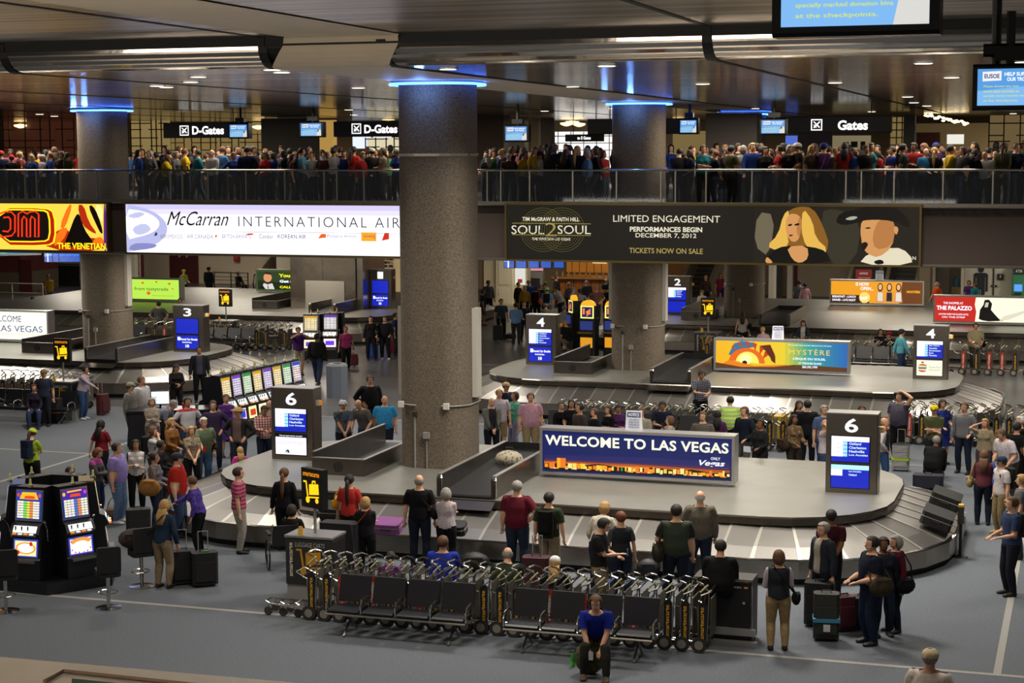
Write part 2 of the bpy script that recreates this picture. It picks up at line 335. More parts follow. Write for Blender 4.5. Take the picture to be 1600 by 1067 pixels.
column(0,0,'nearest and widest speckled stone column, lit blue at its top, on the front carousel')
column(0,18.6,'second speckled column behind the black concert banner, right of the widest column',False)
column(-19.8,18.9,'leftmost speckled column between the orange banner and the white airport banner',False)
column(0,37.3,'farthest speckled column under the black concert banner, beside a baggage chute',False,False)
t=thing('clad_column','wide column clad in wavy mirror-polished steel panels below the white airport banner','column',W(-18.7,37.3,0))
for i in range(2): obj('cladding_panel',MB().bx(-1.75+i*1.6,-.17+i*1.6,-1.5,1.2,1.032,4.6),mat('#a79c8f',.16,.9,bump=1.0,bs=2.2,var=.15,vs=1.5),t)
obj('cladding_panel',MB().bx(1.45,1.75,-1.4,1.2,1.032,4.6),STEEL,t); obj('access_hatch',MB().bx(-1.0,.9,-1.54,-1.5,1.0,2.3),mat('#9a958c',.5,.3),t)
# ---------------------------------------------------------------- upper floor edge (b=15.7), railing, banners
FB=15.7; MZ=6.38
FAS=mat('#6e5f57',.7); CAP=mat('#8d877d',.3,.8)
struct('floor',MB().bx(-60,45,FB,60,MZ-.25,MZ),mat('#3a3836',.8),loc=O,rz=RZ)
struct('ceiling',MB().bx(-60,45,FB+.4,75,4.62,4.72),mat('#c9c2b5',.7),loc=O,rz=RZ)
struct('wall_front',MB().bx(-60,45,FB,FB+.2,4.72,MZ-.02),FAS,loc=O,rz=RZ)
struct('trim_9',MB().bx(-60,45,FB-.12,FB,MZ+.03,MZ+.13),CAP,loc=O,rz=RZ); struct('trim_10',MB().bx(-60,45,FB-.05,FB+.25,4.68,4.74),CAP,loc=O,rz=RZ)
rail=thing('railing','glass railing with steel posts along the upper floor edge','railing',W(0,FB,MZ))
obj('handrail',MB().tube([(-40,0.05,1.1),(40,0.05,1.1)],.035,8),mat('#b5aea4',.2,1),rail)
GL=bpy.data.materials.new('rail_glass'); GL.use_nodes=True; nt=GL.node_tree; n=nt.nodes; tr=n.new('ShaderNodeBsdfTransparent'); tr.inputs[0].default_value=(.8,.82,.85,1); gl=n.new('ShaderNodeBsdfGlossy'); gl.inputs['Roughness'].default_value=.03; gl.inputs[0].default_value=(.8,.85,.9,1)
mx=n.new('ShaderNodeMixShader'); mx.inputs[0].default_value=.035; nt.links.new(tr.outputs[0],mx.inputs[1]); nt.links.new(gl.outputs[0],mx.inputs[2]); nt.links.new(mx.outputs[0],n['Material Output'].inputs[0])
pane=MB().bx(.03,1.37,.06,.075,.1,1.05).mesh(GL); post=MB().bx(-.02,.02,.03,.09,.12,1.08).mesh(mat('#a9a59d',.3,.9))
for i in range(-24,25):
    obj('glass_pane',pane,None,rail,loc=(i*1.4,0,0)); obj('post',post,None,rail,loc=(i*1.4,0,0))
    if i%4==1: obj('post',post,None,rail,loc=(i*1.4+.45,0,0))
def banner(name,label,x0,x1,b,z0,z1,frame,back,depth=.25,cat='banner',fw=.06,loc=None,rz=RZ,backz=None):
    """lit box sign facing -v; local x runs along the face from 0"""
    t=thing(name,label,cat,loc if loc is not None else W(x0,b,z0),rz); w_=x1-x0; h=z1-z0
    obj('frame',MB().bx(0,w_,.0,depth,0,h).bx(0,w_,-.03,0,0,fw).bx(0,w_,-.03,0,h-fw,h).bx(0,fw,-.03,0,fw,h-fw).bx(w_-fw,w_,-.03,0,fw,h-fw),frame,t)
    obj('face_panel',MB().bx(fw,w_-fw,-.008,-.001,fw,h-fw),back,t); t['w']=w_; return t,w_,h
def apx(px,py,b):  # building a-coordinate and height of a pixel on the vertical plane v=b
    d=ray(px,py); s=(b-(Vector((0,0,H))-O).dot(V))/d.dot(V); P=Vector((0,0,H))+d*s; return (P-O).dot(U),P.z
GOLD=mat('#7a6a3a',.3,.6)
xa,za=apx(195,393,FB-.3); xb,zb=apx(640,311,FB-.3)
Z0=4.74
# white airport banner
x0=apx(195,350,FB-.3)[0]; x1=x0+17.0*.62+1.2
t,w_,h=banner('airport_banner','long white lit airport banner with a pale globe, left of the widest column',x0,apx(697,350,FB-.3)[0],FB-.3,Z0-.05,Z0+1.68,GOLD,em('#f6f4ff',1.35))
def pxu(px,py,x0,w_,z0,h,b=FB-.33): a,z=apx(px,py,b); return a-x0,z-z0
def txt(s,t,px0,py0,px1,py1,b,x0,z0,m,**k):
    u0,v1=pxu(px0,py0,x0,0,z0,0,b); u1,v0=pxu(px1,py1,x0,0,z0,0,b); return text(s,m,t,u0,u1,v0,v1,**k)
K=em('#101014',.02); BB=FB-.33; bz=Z0-.05
art(t,.06,w_-.06,.06,h-.06,[(em('#cfc8ff',1.15),[(0,.9),(1,.9),(1,1),(0,1)]),(em('#dcd6ff',1.25),[(0,.8),(1,.8),(1,.9),(0,.9)])],-.014)
art(t,.06,2.0,.06,h-.06,soft([(em('#b9bce8',1.1),[(0,.0)]+disc(-.15,.5,.95,.5,16,-80,80)+[(0,1)]),(em('#f0f2ff',1.2),[(0,.25)]+disc(-.15,.6,.8,.32,14,-60,70)+[(0,.9)]),(em('#8f8fcc',1),[(.02,.02),(.5,.08),(.62,.16),(.4,.2),(.1,.18)]),(em('#c2c6ea',1.1),[(.1,.5),(.35,.62),(.5,.5),(.4,.4),(.2,.35)]),(em('#c2c6ea',1.1),[(.0,.75),(.25,.85),(.4,.8),(.2,.7)])],0),-.018,'globe_print')
txt('McCarran',t,260,330,357,353,BB,x0,bz,K,shear=.45,bold=.0)
txt('INTERNATIONAL AIRPORT',t,372,338,694,357,BB,x0,bz,em('#3a3a44',.1),bold=-.012,ls=1.25)
obj('rule_line',MB().bx(pxu(345,350,x0,0,bz,0)[0],w_-1,-.02,-.019,.78,.79),em('#777780',.6),t)
g=em('#9a9aa6',.8)
for s,a,b_,m in [('AEROMEXICO',250,285,g),('AIR CANADA',292,333,g),('BRITISH AIRWAYS',347,392,g),('Condor',405,427,em('#666670',.5)),('KOREAN AIR',434,478,em('#1b2f80',.6)),('Philippine Airlines',511,557,g),('sunwing',568,586,em('#c43a80',.8))]:
    txt(s,t,a,366,b_,373,BB,x0,bz,m,bold=.0,y=-.026)
def blob(px,py,w,hh,c):
    u,v=pxu(px,py,x0,0,bz,0); art(t,u-w/2,u+w/2,v-hh/2,v+hh/2,[(em(c,1),[(0,0),(1,.2),(1,1),(.4,1)])],-.022)
blob(243,366,.12,.12,'#27406e'); blob(337,369,.08,.08,'#e0401a'); blob(389,366,.3,.06,'#e04a20'); blob(503,369,.28,.15,'#f06a20'); blob(602,370,.25,.25,'#d8301c')
u,v=pxu(576,370,x0,0,bz,0); art(t,u-.26,u+.26,v-.14,v+.14,[(em('#f7a81c',1.1),[(0,0),(1,0),(1,1),(0,1)])],-.02)
# orange banner on the left
xr=apx(169,350,FB-.3)[0]; x0=xr-9
t,w_,h=banner('club_banner','lit orange and yellow banner with a raised crowd of hands, at the far left edge',x0,xr,FB-.3,Z0-.02,Z0+1.68,GOLD,em('#ffb02a',1.1)); bz=Z0-.02
O1,O2,DK,YE,RD=em('#ff7a18',1),em('#c4300c',.9),em('#1c0f0a',.3),em('#ffe21a',1.3),em('#ff3a1a',1.1)
a0=w_-4.3
art(t,a0,w_-.06,.06,h-.06,soft([(em('#ffd24a',1.2),[(0,0),(1,0),(1,1),(0,1)]),(O2,[(.42,0),(.5,.35),(.62,.5),(.7,.3),(1,.25),(1,0)]),(O1,[(.5,.05),(.56,.45),(.66,.5),(.6,.2)]),(O1,[(.57,.5),(.66,.98),(.7,.98),(.62,.45)]),(DK,[(.6,.08),(.66,.4),(.72,.75),(.76,.8),(.8,.45),(.86,.25),(.9,.08)]),(O2,[(.74,.98),(.78,.55),(.86,.4),(.92,.35),(.84,.62),(.8,.98)]),(DK,[(.84,.95),(.9,.6),(.95,.35),(.97,.4),(.93,.75),(.88,.98)]),(O1,[(.86,.15),(.9,.28),(.96,.3),(.98,.12)]),(em('#ffe890',1.2),[(.9,.98),(.93,.7),(.97,.6),(.97,.98)]),(em('#6a2a8a',.8),[(.97,0),(1,0),(1,1),(.98,1)]),(YE,[(0,.08),(.46,.08),(.54,.18),(.54,.82),(.46,.93),(0,.93)]),(em('#d02010',.8),[(0,.1),(.45,.1),(.525,.2),(.525,.8),(.45,.9),(0,.9)]),(YE,[(0,.16),(.42,.16),(.49,.24),(.49,.8),(.43,.88),(0,.88)]),(em('#2e2018',.25),[(0,.19),(.42,.19),(.475,.26),(.475,.78),(.42,.85),(0,.85)])]),-.014)
def neon(pts,m): 
    u=[pxu(p[0],p[1],x0,0,bz,0) for p in pts]; obj('neon_letter',MB().tube([(a,-.05,b) for a,b in u],.028,5),m,t)
neon([(0,334),(8,331),(18,331),(24,337),(24,362),(19,368),(6,370),(0,368)],RD); neon([(6,340),(14,339),(17,343),(17,358),(13,362),(5,361)],RD)
neon([(29,370),(29,334),(36,330),(43,334),(47,331),(56,330),(61,335),(61,370),(55,370),(55,342),(50,338),(48,343),(48,370),(42,370),(42,342),(38,338),(35,343),(35,370)],RD)
txt('THE VENETIAN',t,89,379,165,390,BB,x0,bz,YE,bold=.03)
# black concert banner
x0=apx(789,350,FB-.3)[0]; xr=apx(1440,350,FB-.3)[0]
t,w_,h=banner('concert_banner','wide black concert banner with gold lettering and two portraits, right of the widest column',x0,xr,FB-.3,Z0-.08,Z0+1.74,GOLD,em('#221f19',.45)); bz=Z0-.08
CR,GD=em('#e9e2c8',1),em('#b8a558',.8)
for k in range(6):
    for cx in (848,878):
        u,v=pxu(cx,359,x0,0,bz,0); q=ring(0,0,1,1,.03); r=.34+.08*k*1.0
        art(t,u-r,u+r,v-r*.93,v+r*.93,[(em('#6e6430',.5),[(a*.5+.5,b*.5+.5) for a,b in p]) for p in q],-.012,'ring_print')
txt('TIM McGRAW & FAITH HILL',t,816,339,905,346,BB,x0,bz,CR,bold=.02); txt('SOUL',t,799,352,850,366,BB,x0,bz,CR,bold=.0); txt('2',t,852,348,870,369,BB,x0,bz,GD,bold=-.01); txt('SOUL',t,871,352,923,366,BB,x0,bz,CR,bold=.0)
txt('THE VENETIAN LAS VEGAS',t,831,371,891,376,BB,x0,bz,CR,bold=.02); txt('LIMITED ENGAGEMENT',t,958,336,1125,348,BB,x0,bz,CR,bold=.0); txt('PERFORMANCES BEGIN',t,984,354,1097,363,BB,x0,bz,CR,bold=.03); txt('DECEMBER 7, 2012',t,993,364,1088,373,BB,x0,bz,CR,bold=.01); txt('TICKETS NOW ON SALE',t,983,387,1098,397,BB,x0,bz,GD,bold=.015)
for py in (349,367):
    u,v=pxu(800,py,x0,0,bz,0); obj('rule_line',MB().bx(u,u+2.55,-.02,-.019,v,v+.015),GD,t)
u0,_=pxu(1178,350,x0,0,bz,0); fl=em('#e0a060',.9); fl2=em('#c88448',.85); bl=em('#e8b850',1); bl2=em('#a06c22',.7); bk=em('#0b0908',.1); wh=em('#e6dcc0',1); hat=em('#15110c',.2)
art(t,u0,w_-.06,.06,h-.06,soft([(em('#2a241a',.5),[(0,0),(1,0),(1,1),(0,1)]),(em('#8a8064',.6),[(0,.3),(.1,.1),(.13,.85),(.02,.9)]),(em('#4a4432',.5),[(.45,.0),(.62,0),(.66,.75),(.5,.98),(.4,.9)]),
 (bl2,[(.1,.3),(.17,.6),(.2,.9),(.27,1),(.36,.98),(.42,.7),(.47,.3),(.4,.1),(.2,.1)]),(bl,[(.08,.3),(.15,.5),(.18,.85),(.22,.95),(.2,.6),(.22,.3),(.14,.22)]),(bl,[(.3,.98),(.36,.75),(.38,.45),(.46,.25),(.4,.12),(.32,.3),(.29,.6)]),
 (bk,[(.08,0),(.1,.2),(.2,.32),(.36,.3),(.45,.22),(.48,0)]),(fl,[(.2,.3),(.24,.06),(.29,0),(.34,.1),(.33,.32)]),(fl,[(.07,.0),(.08,.12),(.11,.05),(.12,0)]),(fl,[(.195,.75),(.2,.5),(.24,.36),(.28,.42),(.3,.7),(.28,.85),(.22,.88)]),(fl2,[(.28,.42),(.3,.7),(.28,.85),(.26,.6)]),(em('#241008',.2),[(.21,.68),(.235,.7),(.235,.66),(.21,.65)]),(em('#241008',.2),[(.25,.69),(.28,.71),(.28,.67),(.25,.66)]),(em('#8a2c1c',.6),[(.215,.5),(.24,.51),(.24,.48),(.22,.47)]),
 (wh,[(.64,0),(.7,.2),(.86,.32),(.94,.22),(.97,.0)]),(fl,[(.655,.75),(.65,.55),(.66,.4),(.66,.3),(.7,.18),(.76,.12),(.84,.3),(.86,.62),(.84,.8),(.7,.82)]),(fl2,[(.72,.5),(.74,.25),(.84,.32),(.86,.62),(.84,.8),(.76,.8)]),(fl,[(.845,.62),(.86,.68),(.88,.62),(.865,.5)]),(em('#2a1608',.25),[(.655,.36),(.68,.4),(.7,.36),(.69,.3),(.67,.22),(.66,.28)]),(em('#1c0e06',.2),[(.68,.64),(.71,.65),(.71,.62),(.68,.62)]),
 (hat,[(.5,.75),(.53,.9),(.62,.94),(.66,1),(.85,1),(.92,.85),(.95,.66),(.93,.64),(.84,.76),(.74,.78),(.66,.76),(.58,.68),(.52,.69)]),(em('#c8c8b8',.7),[(.55,.78),(.6,.84),(.64,.82),(.6,.76)]),(bk,[(.73,.06),(.78,.1),(.8,.02),(.75,0)])]),-.014,'portrait_print')
txt('VENETIAN',t,1393,400,1431,406,BB,x0,bz,wh,bold=.01,y=-.035)
# hanging gate signs, screens on the upper floor
def hang_sign(px0,py0,px1,py1,b,label,words,icon=None,wpos=None):
    a0,z1=apx(px0,py0,b); a1,z0=apx(px1,py1,b); t=thing('gate_sign',label,'sign',W(a0,b,z0)); w_=a1-a0; h=z1-z0
    obj('box',MB().bev((w_/2,.12,h/2),(w_,.24,h),.02,0),BLACK,t)
    for x in (w_*.2,w_*.8): obj('hanger_rod',MB().tube([(x,.12,h),(x,.12,CEIL-z0)],.02,5),BLACK,t)
    m=em('#ffffff',1.3)
    for s,a,c,d,e in words:
        u0,v1=apx(a,c,b-.01); u1,v0=apx(d,e,b-.01); text(s,m,t,u0-a0,u1-a0,v0-z0,v1-z0,y=-.01,bold=.035)
    if icon:
        u,v=apx(icon[0],icon[1],b); u-=a0;v-=z0; s=.2
        pl=[(0,0),(1,0),(1,1),(0,1)]; art(t,u-s,u+s,v-s,v+s,[(m,pl),(BLACK,[(.1,.1),(.9,.1),(.9,.9),(.1,.9)]),(m,[(.2,.28),(.3,.2),(.8,.72),(.82,.82),(.72,.8)]),(m,[(.2,.78),(.3,.8),(.55,.55),(.45,.48)]),(m,[(.75,.2),(.8,.3),(.58,.55),(.48,.45)]),(m,[(.2,.5),(.3,.52),(.5,.3),(.48,.2),(.38,.32)])],-.012,'plane_icon')
    return t
hang_sign(255,192,390,215,27,'black hanging sign reading D-Gates, the left one of two',[('D-Gates',300,197,350,210)],(288,204))
hang_sign(521,190,656,213,27,'black hanging sign reading D-Gates, partly hidden by the widest column',[('D-Gates',569,195,621,208)],(557,201))
hang_sign(1233,182,1393,207,27,'black hanging sign reading Gates on the right',[('Gates',1309,188,1356,203)],(1276,195))
hang_sign(918,186,1090,209,27,'plain black hanging box sign crossing the second column',[])
hang_sign(883,210,942,221,38,'small dark hanging sign reading to E Gates, in front of bright glazing',[('to E Gates',902,213,923,218)])
SKY1,SKY2=em('#4aa0e8',1.1),em('#8cc8f4',1.15)
def screen_thing(px0,py0,px1,py1,b,label,kind='troops',rod=True,side=0,tiltx=0):
    a0,z1=apx(px0,py0,b); a1,z0=apx(px1,py1,b); w_=a1-a0; h=z1-z0; P=W(a0,b,z0); rz=RZ
    t=thing('hanging_screen',label,'screen',P,rz); f=.07*min(1,h/.8)+.02
    obj('housing',MB().bev((w_/2,.16,h/2),(w_+2*f,.3,h+2*f),.03,0),TV,t)
    obj('bracket',MB().box((w_/2,.2,h+f+.12),(w_*.5,.2,.16)),TV,t)
    if rod: obj('hanger_rod',MB().tube([(w_/2,.2,h),(w_/2,.2,max(CEIL-z0,h+.2))],.05,6),TV,t)
    B1,B2=em('#5a9fe6',1.0),em('#7fb8f0',1.05); yy=em('#d8e85a',1)
    art(t,0,w_,0,h,[(B1,[(0,0),(1,0),(1,1),(0,1)]),(B2,[(0,0),(1,0),(1,.55),(0,.4)]),(em('#e8e6e0',.9),[(.76,0),(.8,.35),(.86,.5),(.93,.52),(1,.4),(1,0)]),(em('#30302e',.3),[(.8,.3),(.84,.5),(.9,.5),(.87,.36)]),(em('#b8a48c',.8),[(.86,.5),(.88,.62),(.94,.62),(.94,.5)]),(em('#f4f4f8',1),[(.08,.66),(.38,.68),(.38,.94),(.08,.92)])],-.012)
    text('EUSOE',em('#28388c',.8),t,w_*.11,w_*.35,h*.74,h*.86,bold=.03,y=-.025); W1=em('#ffffff',1.2)
    text('HELP SUPPORT',W1,t,w_*.43,w_*.94,h*.8,h*.9,bold=.02,y=-.025); text('OUR TROOPS',W1,t,w_*.47,w_*.88,h*.66,h*.76,bold=.02,y=-.025)
    for i,s in enumerate(['Please donate any new','travel sized amenities at','specially marked donation bins','at the checkpoints.']): text(s,yy,t,w_*.1,w_*(.66 if i!=2 else .76),h*(.48-.13*i),h*(.55-.13*i),bold=.01,y=-.025)
    return t
screen_thing(359,195,386,214,22,'small blue screen hanging over the right end of the left D-Gates sign')
screen_thing(470,193,502,212,22,'small blue screen hanging alone between the two D-Gates signs')
screen_thing(790,198,823,219,22,'small blue screen just right of the widest column, above the crowd')
screen_thing(1063,188,1088,207,22,'small blue screen beside the second column, above the crowd')
screen_thing(1190,188,1226,208,22,'small blue screen just left of the Gates sign')
screen_thing(1528,108,1625,164,-16.5,'blue screen on a pole mount at the right edge')
# nearer screen at the top edge: only its lower part is in view
t=screen_thing(1222,-84,1452,37,-24,'large nearest blue screen cut off by the top edge of the picture',rod=True)
t=thing('camera_mount','dark pole with a boxy camera housing above the right screen','camera',W(apx(1555,80,-16.2)[0],-16.0,8.6)); zc=apx(1555,80,-16)[1]-8.6
obj('pole',MB().tube([(0,0,.05),(0,0,1.45)],.055,8),TV,t); obj('housing',MB().bev((.12,-.12,zc+.0),(.5,.25,.15),.03,0),TV,t)
# ---------------------------------------------------------------- carousels
def rrect(a0,a1,b0,b1,r,nc=6,straight=(17,3)):
    """points along a rounded rectangle; the same counts for any offset of the same centre lines"""
    pts=[]; na,nb=straight
    cs=[(a1-r,b0+r,-90),(a1-r,b1-r,0),(a0+r,b1-r,90),(a0+r,b0+r,180)]
    for i,(cx,cy,s) in enumerate(cs):
        arcp=[(cx+r*math.cos(R(s+90*k/nc)),cy+r*math.sin(R(s+90*k/nc))) for k in range(nc+1)]
        pts+=arcp; nx=cs[(i+1)%4]; q=(nx[0]+r*math.cos(R(s+90)),nx[1]+r*math.sin(R(s+90))); p=arcp[-1]; m=nb if i%2==0 else na
        pts+=[(p[0]+(q[0]-p[0])*k/m,p[1]+(q[1]-p[1])*k/m) for k in range(1,m)]
    return pts
PLATE=[mat(c,.36,.8,var=.06,vs=1.2) for c in ('#8c8985','#7e7b78','#98948f')]
PEDGE=mat('#bdb9b2',.35,.8)
ISL=mat('#87867f',.42,.55,var=.06,vs=1.6); ISK=mat('#6c645c',.25,.95); SKIRT=mat('#948d84',.28,.95,var=.08,vs=2.5)
def strip(p,q,z0,z1): n=len(p); return [(x,y,z0) for x,y in p]+[(x,y,z1) for x,y in q],[(i,(i+1)%n,n+(i+1)%n,n+i) for i in range(n)]
CAR={}
def carousel(a,b,ext,label,sa=(17,3)):
    key=ext
    a0,a1,b0,b1=ext
    t=thing('baggage_carousel',label,'carousel',W(a,b,0))
    if key not in CAR:
        R0=3.6; o=lambda d:rrect(a0+d,a1-d,b0+d,b1-d,R0-d,6,sa); d={}
        mb=MB(); mb.add(*strip(o(0),o(0),.13,.46)); mb.add(*strip(o(0),o(.09),.46,.475)); mb.add(*strip(o(.09),o(.1),.475,.40)); d['outer_skirt']=mb.mesh(SKIRT)
        mb=MB(); mb.add(*strip(o(.1),o(.1),0,.13)); d['kick_base']=mb.mesh(JT)
        mb=MB(); mb.add(*strip(o(.0),o(.08),.478,.482)); d['edge_trim']=mb.mesh(CHROME)
        mb=MB(); mb.add(*strip(o(1.3),o(1.28),.86,1.0)); mb.add(*strip(o(1.28),o(1.3),1.0,1.03)); d['island_skirt']=mb.mesh(ISK)
        mb=MB(); mb.add(*strip(o(1.34),o(1.34),.7,.86)); d['island_gap']=mb.mesh(JT)
        p=o(1.3); me=MB().add([(x,y,1.03) for x,y in p],[tuple(range(len(p)))]); d['island_top']=me.mesh(ISL)
        P,Q=o(.09),o(1.36); n=len(P); pl=[]
        for i in range(n):
            j=(i+1)%n; mm=MB(); (x0,y0),(x1,y1),(u0,v0),(u1,v1)=P[i],P[j],Q[i],Q[j]; e=.012
            # each plate overlaps its neighbour and stands slightly proud on one side
            mid=lambda A,B,s:(A[0]+(B[0]-A[0])*s,A[1]+(B[1]-A[1])*s)
            pts=[]
            for s,z in ((0,.43),(.35,.60),(1,.84)):
                xa,ya=mid(P[i],Q[i],s); xb,yb=mid(P[j],Q[j],s); pts+=[(xa,ya,z+e),(xb,yb,z-.004)]
            pts+=[(q[0],q[1],q[2]-.03) for q in pts]
            for s_ in (0,2,4):
                A_,B_=Vector(pts[s_]),Vector(pts[s_+1]); C_=A_.lerp(B_,.09); C_.z+=.002; pts.append(tuple(C_))
            mm.add(pts,[(0,12,13,2),(2,13,14,4)]); mm.m=[1,1]; nv=0
            mm.f+=[(12,1,3,13),(13,3,5,14)]; mm.m+=[0,0]
            mm.f+=([(0,1,3,2),(2,3,5,4),(6,8,9,7),(8,10,11,9),(0,2,8,6),(2,4,10,8),(1,7,9,3),(3,9,11,5),(0,6,7,1),(4,5,11,10)])[2:]; mm.m+=[0]*8
            pl.append(mm.mesh([PLATE[(i*7)%3],PEDGE],name='belt_plate'))
        d['plates']=pl; CAR[key]=d
    d=CAR[key]
    for k,v in d.items():
        if k=='plates':
            for me in v: obj('belt_plate',me,None,t)
        else: obj(k,v,None,t)
    return t
EA=(-5.8,11.6,-5.1,4.0)
carousel(0,0,EA,'nearest baggage carousel, in front of the Welcome to Las Vegas sign')
carousel(0,18.6,EA,'second baggage carousel, around the blue and yellow show sign')
carousel(-19.8,18.9,(-11.6,5.8,-5.1,4.0),'left baggage carousel around the white Welcome sign and display 3')
carousel(0,37.2,(-6.5,17.5,-5.4,11.0),'far right wide carousel below the orange restaurant sign',(27,14))
carousel(-19.8,37.2,(-17,6.5,-6.4,10.0),'far left wide carousel below the green lawyer sign',(27,14))
# chutes
BELT=mat('#17181b',.5)
def chute_box(a,b,lab):
    t=thing('chute_box',lab,'chute',W(a,b,1.03))
    w,l,h,k=1.25,4.2,.36,.05
    obj('side_wall',MB().bx(0,k,0,l,0,h+.12).add([(0,0,h),(k,0,h),(k,l,h+.12),(0,l,h+.12)],[(0,1,2,3)]),STEELD,t); obj('side_wall',MB().bx(w-k,w,0,l,0,h),STEELD,t)
    obj('front_panel',MB().bx(k,w-k,0,k,0,h),STEELD,t); obj('top_trim',MB().bx(-.01,w+.01,-.01,k+.01,h,h+.02).bx(w-k-.01,w+.01,k,l,h,h+.02).bx(-.01,k+.01,k,l,h+.12,h+.14),ALU,t)
    obj('round_grille',MB().wheel((w/2,-.004,h*.5),.12,.01,16),mat('#4c4945',.4,.8),t); obj('belt',MB().bx(k,w-k,k,l,.02,.05),BELT,t)
def conveyor(a,b,lab):
    t=thing('conveyor_chute',lab,'chute',W(a,b,1.03)); l,h=4.4,.46
    for nm,x in (('left',0),('right',1.18)):
        pr=[(0,0)]+[(.09-.09*math.cos(q)+0,h-.09+.09*math.sin(q)) for q in np.linspace(0,PI/2,5)]+[(l,h),(l,0)]
        mb=MB(); n=len(pr); vs=[(x,y,z) for y,z in pr]+[(x+.07,y,z) for y,z in pr]; mb.add(vs,[(i,(i+1)%n,n+(i+1)%n,n+i) for i in range(n)]+[tuple(range(n)),tuple(range(n,2*n))[::-1]])
        s_=obj('side_wall',mb,STEELD,t); obj('nose_cap',MB().tube([(x-.01,.04,.03),(x-.01,.04,h-.07),(x-.01,.09,h-.01),(x+.08,.09,h-.01),(x+.08,.04,h-.07),(x+.08,.04,.03)],.02,5),CHROME,s_)
        obj('cap_rail',MB().bx(x-.01,x+.08,.09,l,h,h+.015),ALU,t)
    obj('belt',MB().add([(.07,.05,.06),(1.18,.05,.06),(1.18,l,.3),(.07,l,.3),(.07,.05,0),(1.18,.05,0),(1.18,l,0),(.07,l,0)],[(0,1,2,3),(0,4,5,1),(2,6,7,3)]),BELT,t)
    obj('roller',MB().tube([(.07,.03,.05),(1.18,.03,.05)],.045,8),BELT,t); obj('back_curtain',MB().bx(.07,1.18,l-.02,l,.0,h),JT,t)
    obj('lip',MB().add([(-.03,0,.0),(1.28,0,.0),(1.28,-.35,-.16),(-.03,-.35,-.16)],[(0,1,2,3)]),STEELD,t)
for a,b,s in [(0,0,'on the nearest carousel'),(0,18.6,'on the second carousel behind display 4'),(-19.8,18.9,'on the left carousel beside the white sign'),(0,37.2,'on the far right carousel'),(-19.8,37.2,'on the far left carousel below the mirror column')]:
    chute_box(a-2.25,b-2.1,'low steel chute box '+s); conveyor(a+1.3,b-3.75,'open conveyor chute '+s)
t=thing('duffel_bag','pale patterned duffel bag lying at the top of the nearest conveyor chute','bag',W(1.9,-.8,1.25)); obj('body',MB().ell((0,0,.1),(.33,.22,.2),10,6),pattern('vor','#6d675a','#a59c86',14),t,smooth=True); obj('handle',MB().tube([(-.12,0,.27),(-.08,0,.36),(.08,0,.36),(.12,0,.27)],.012,5),BLACK,t)
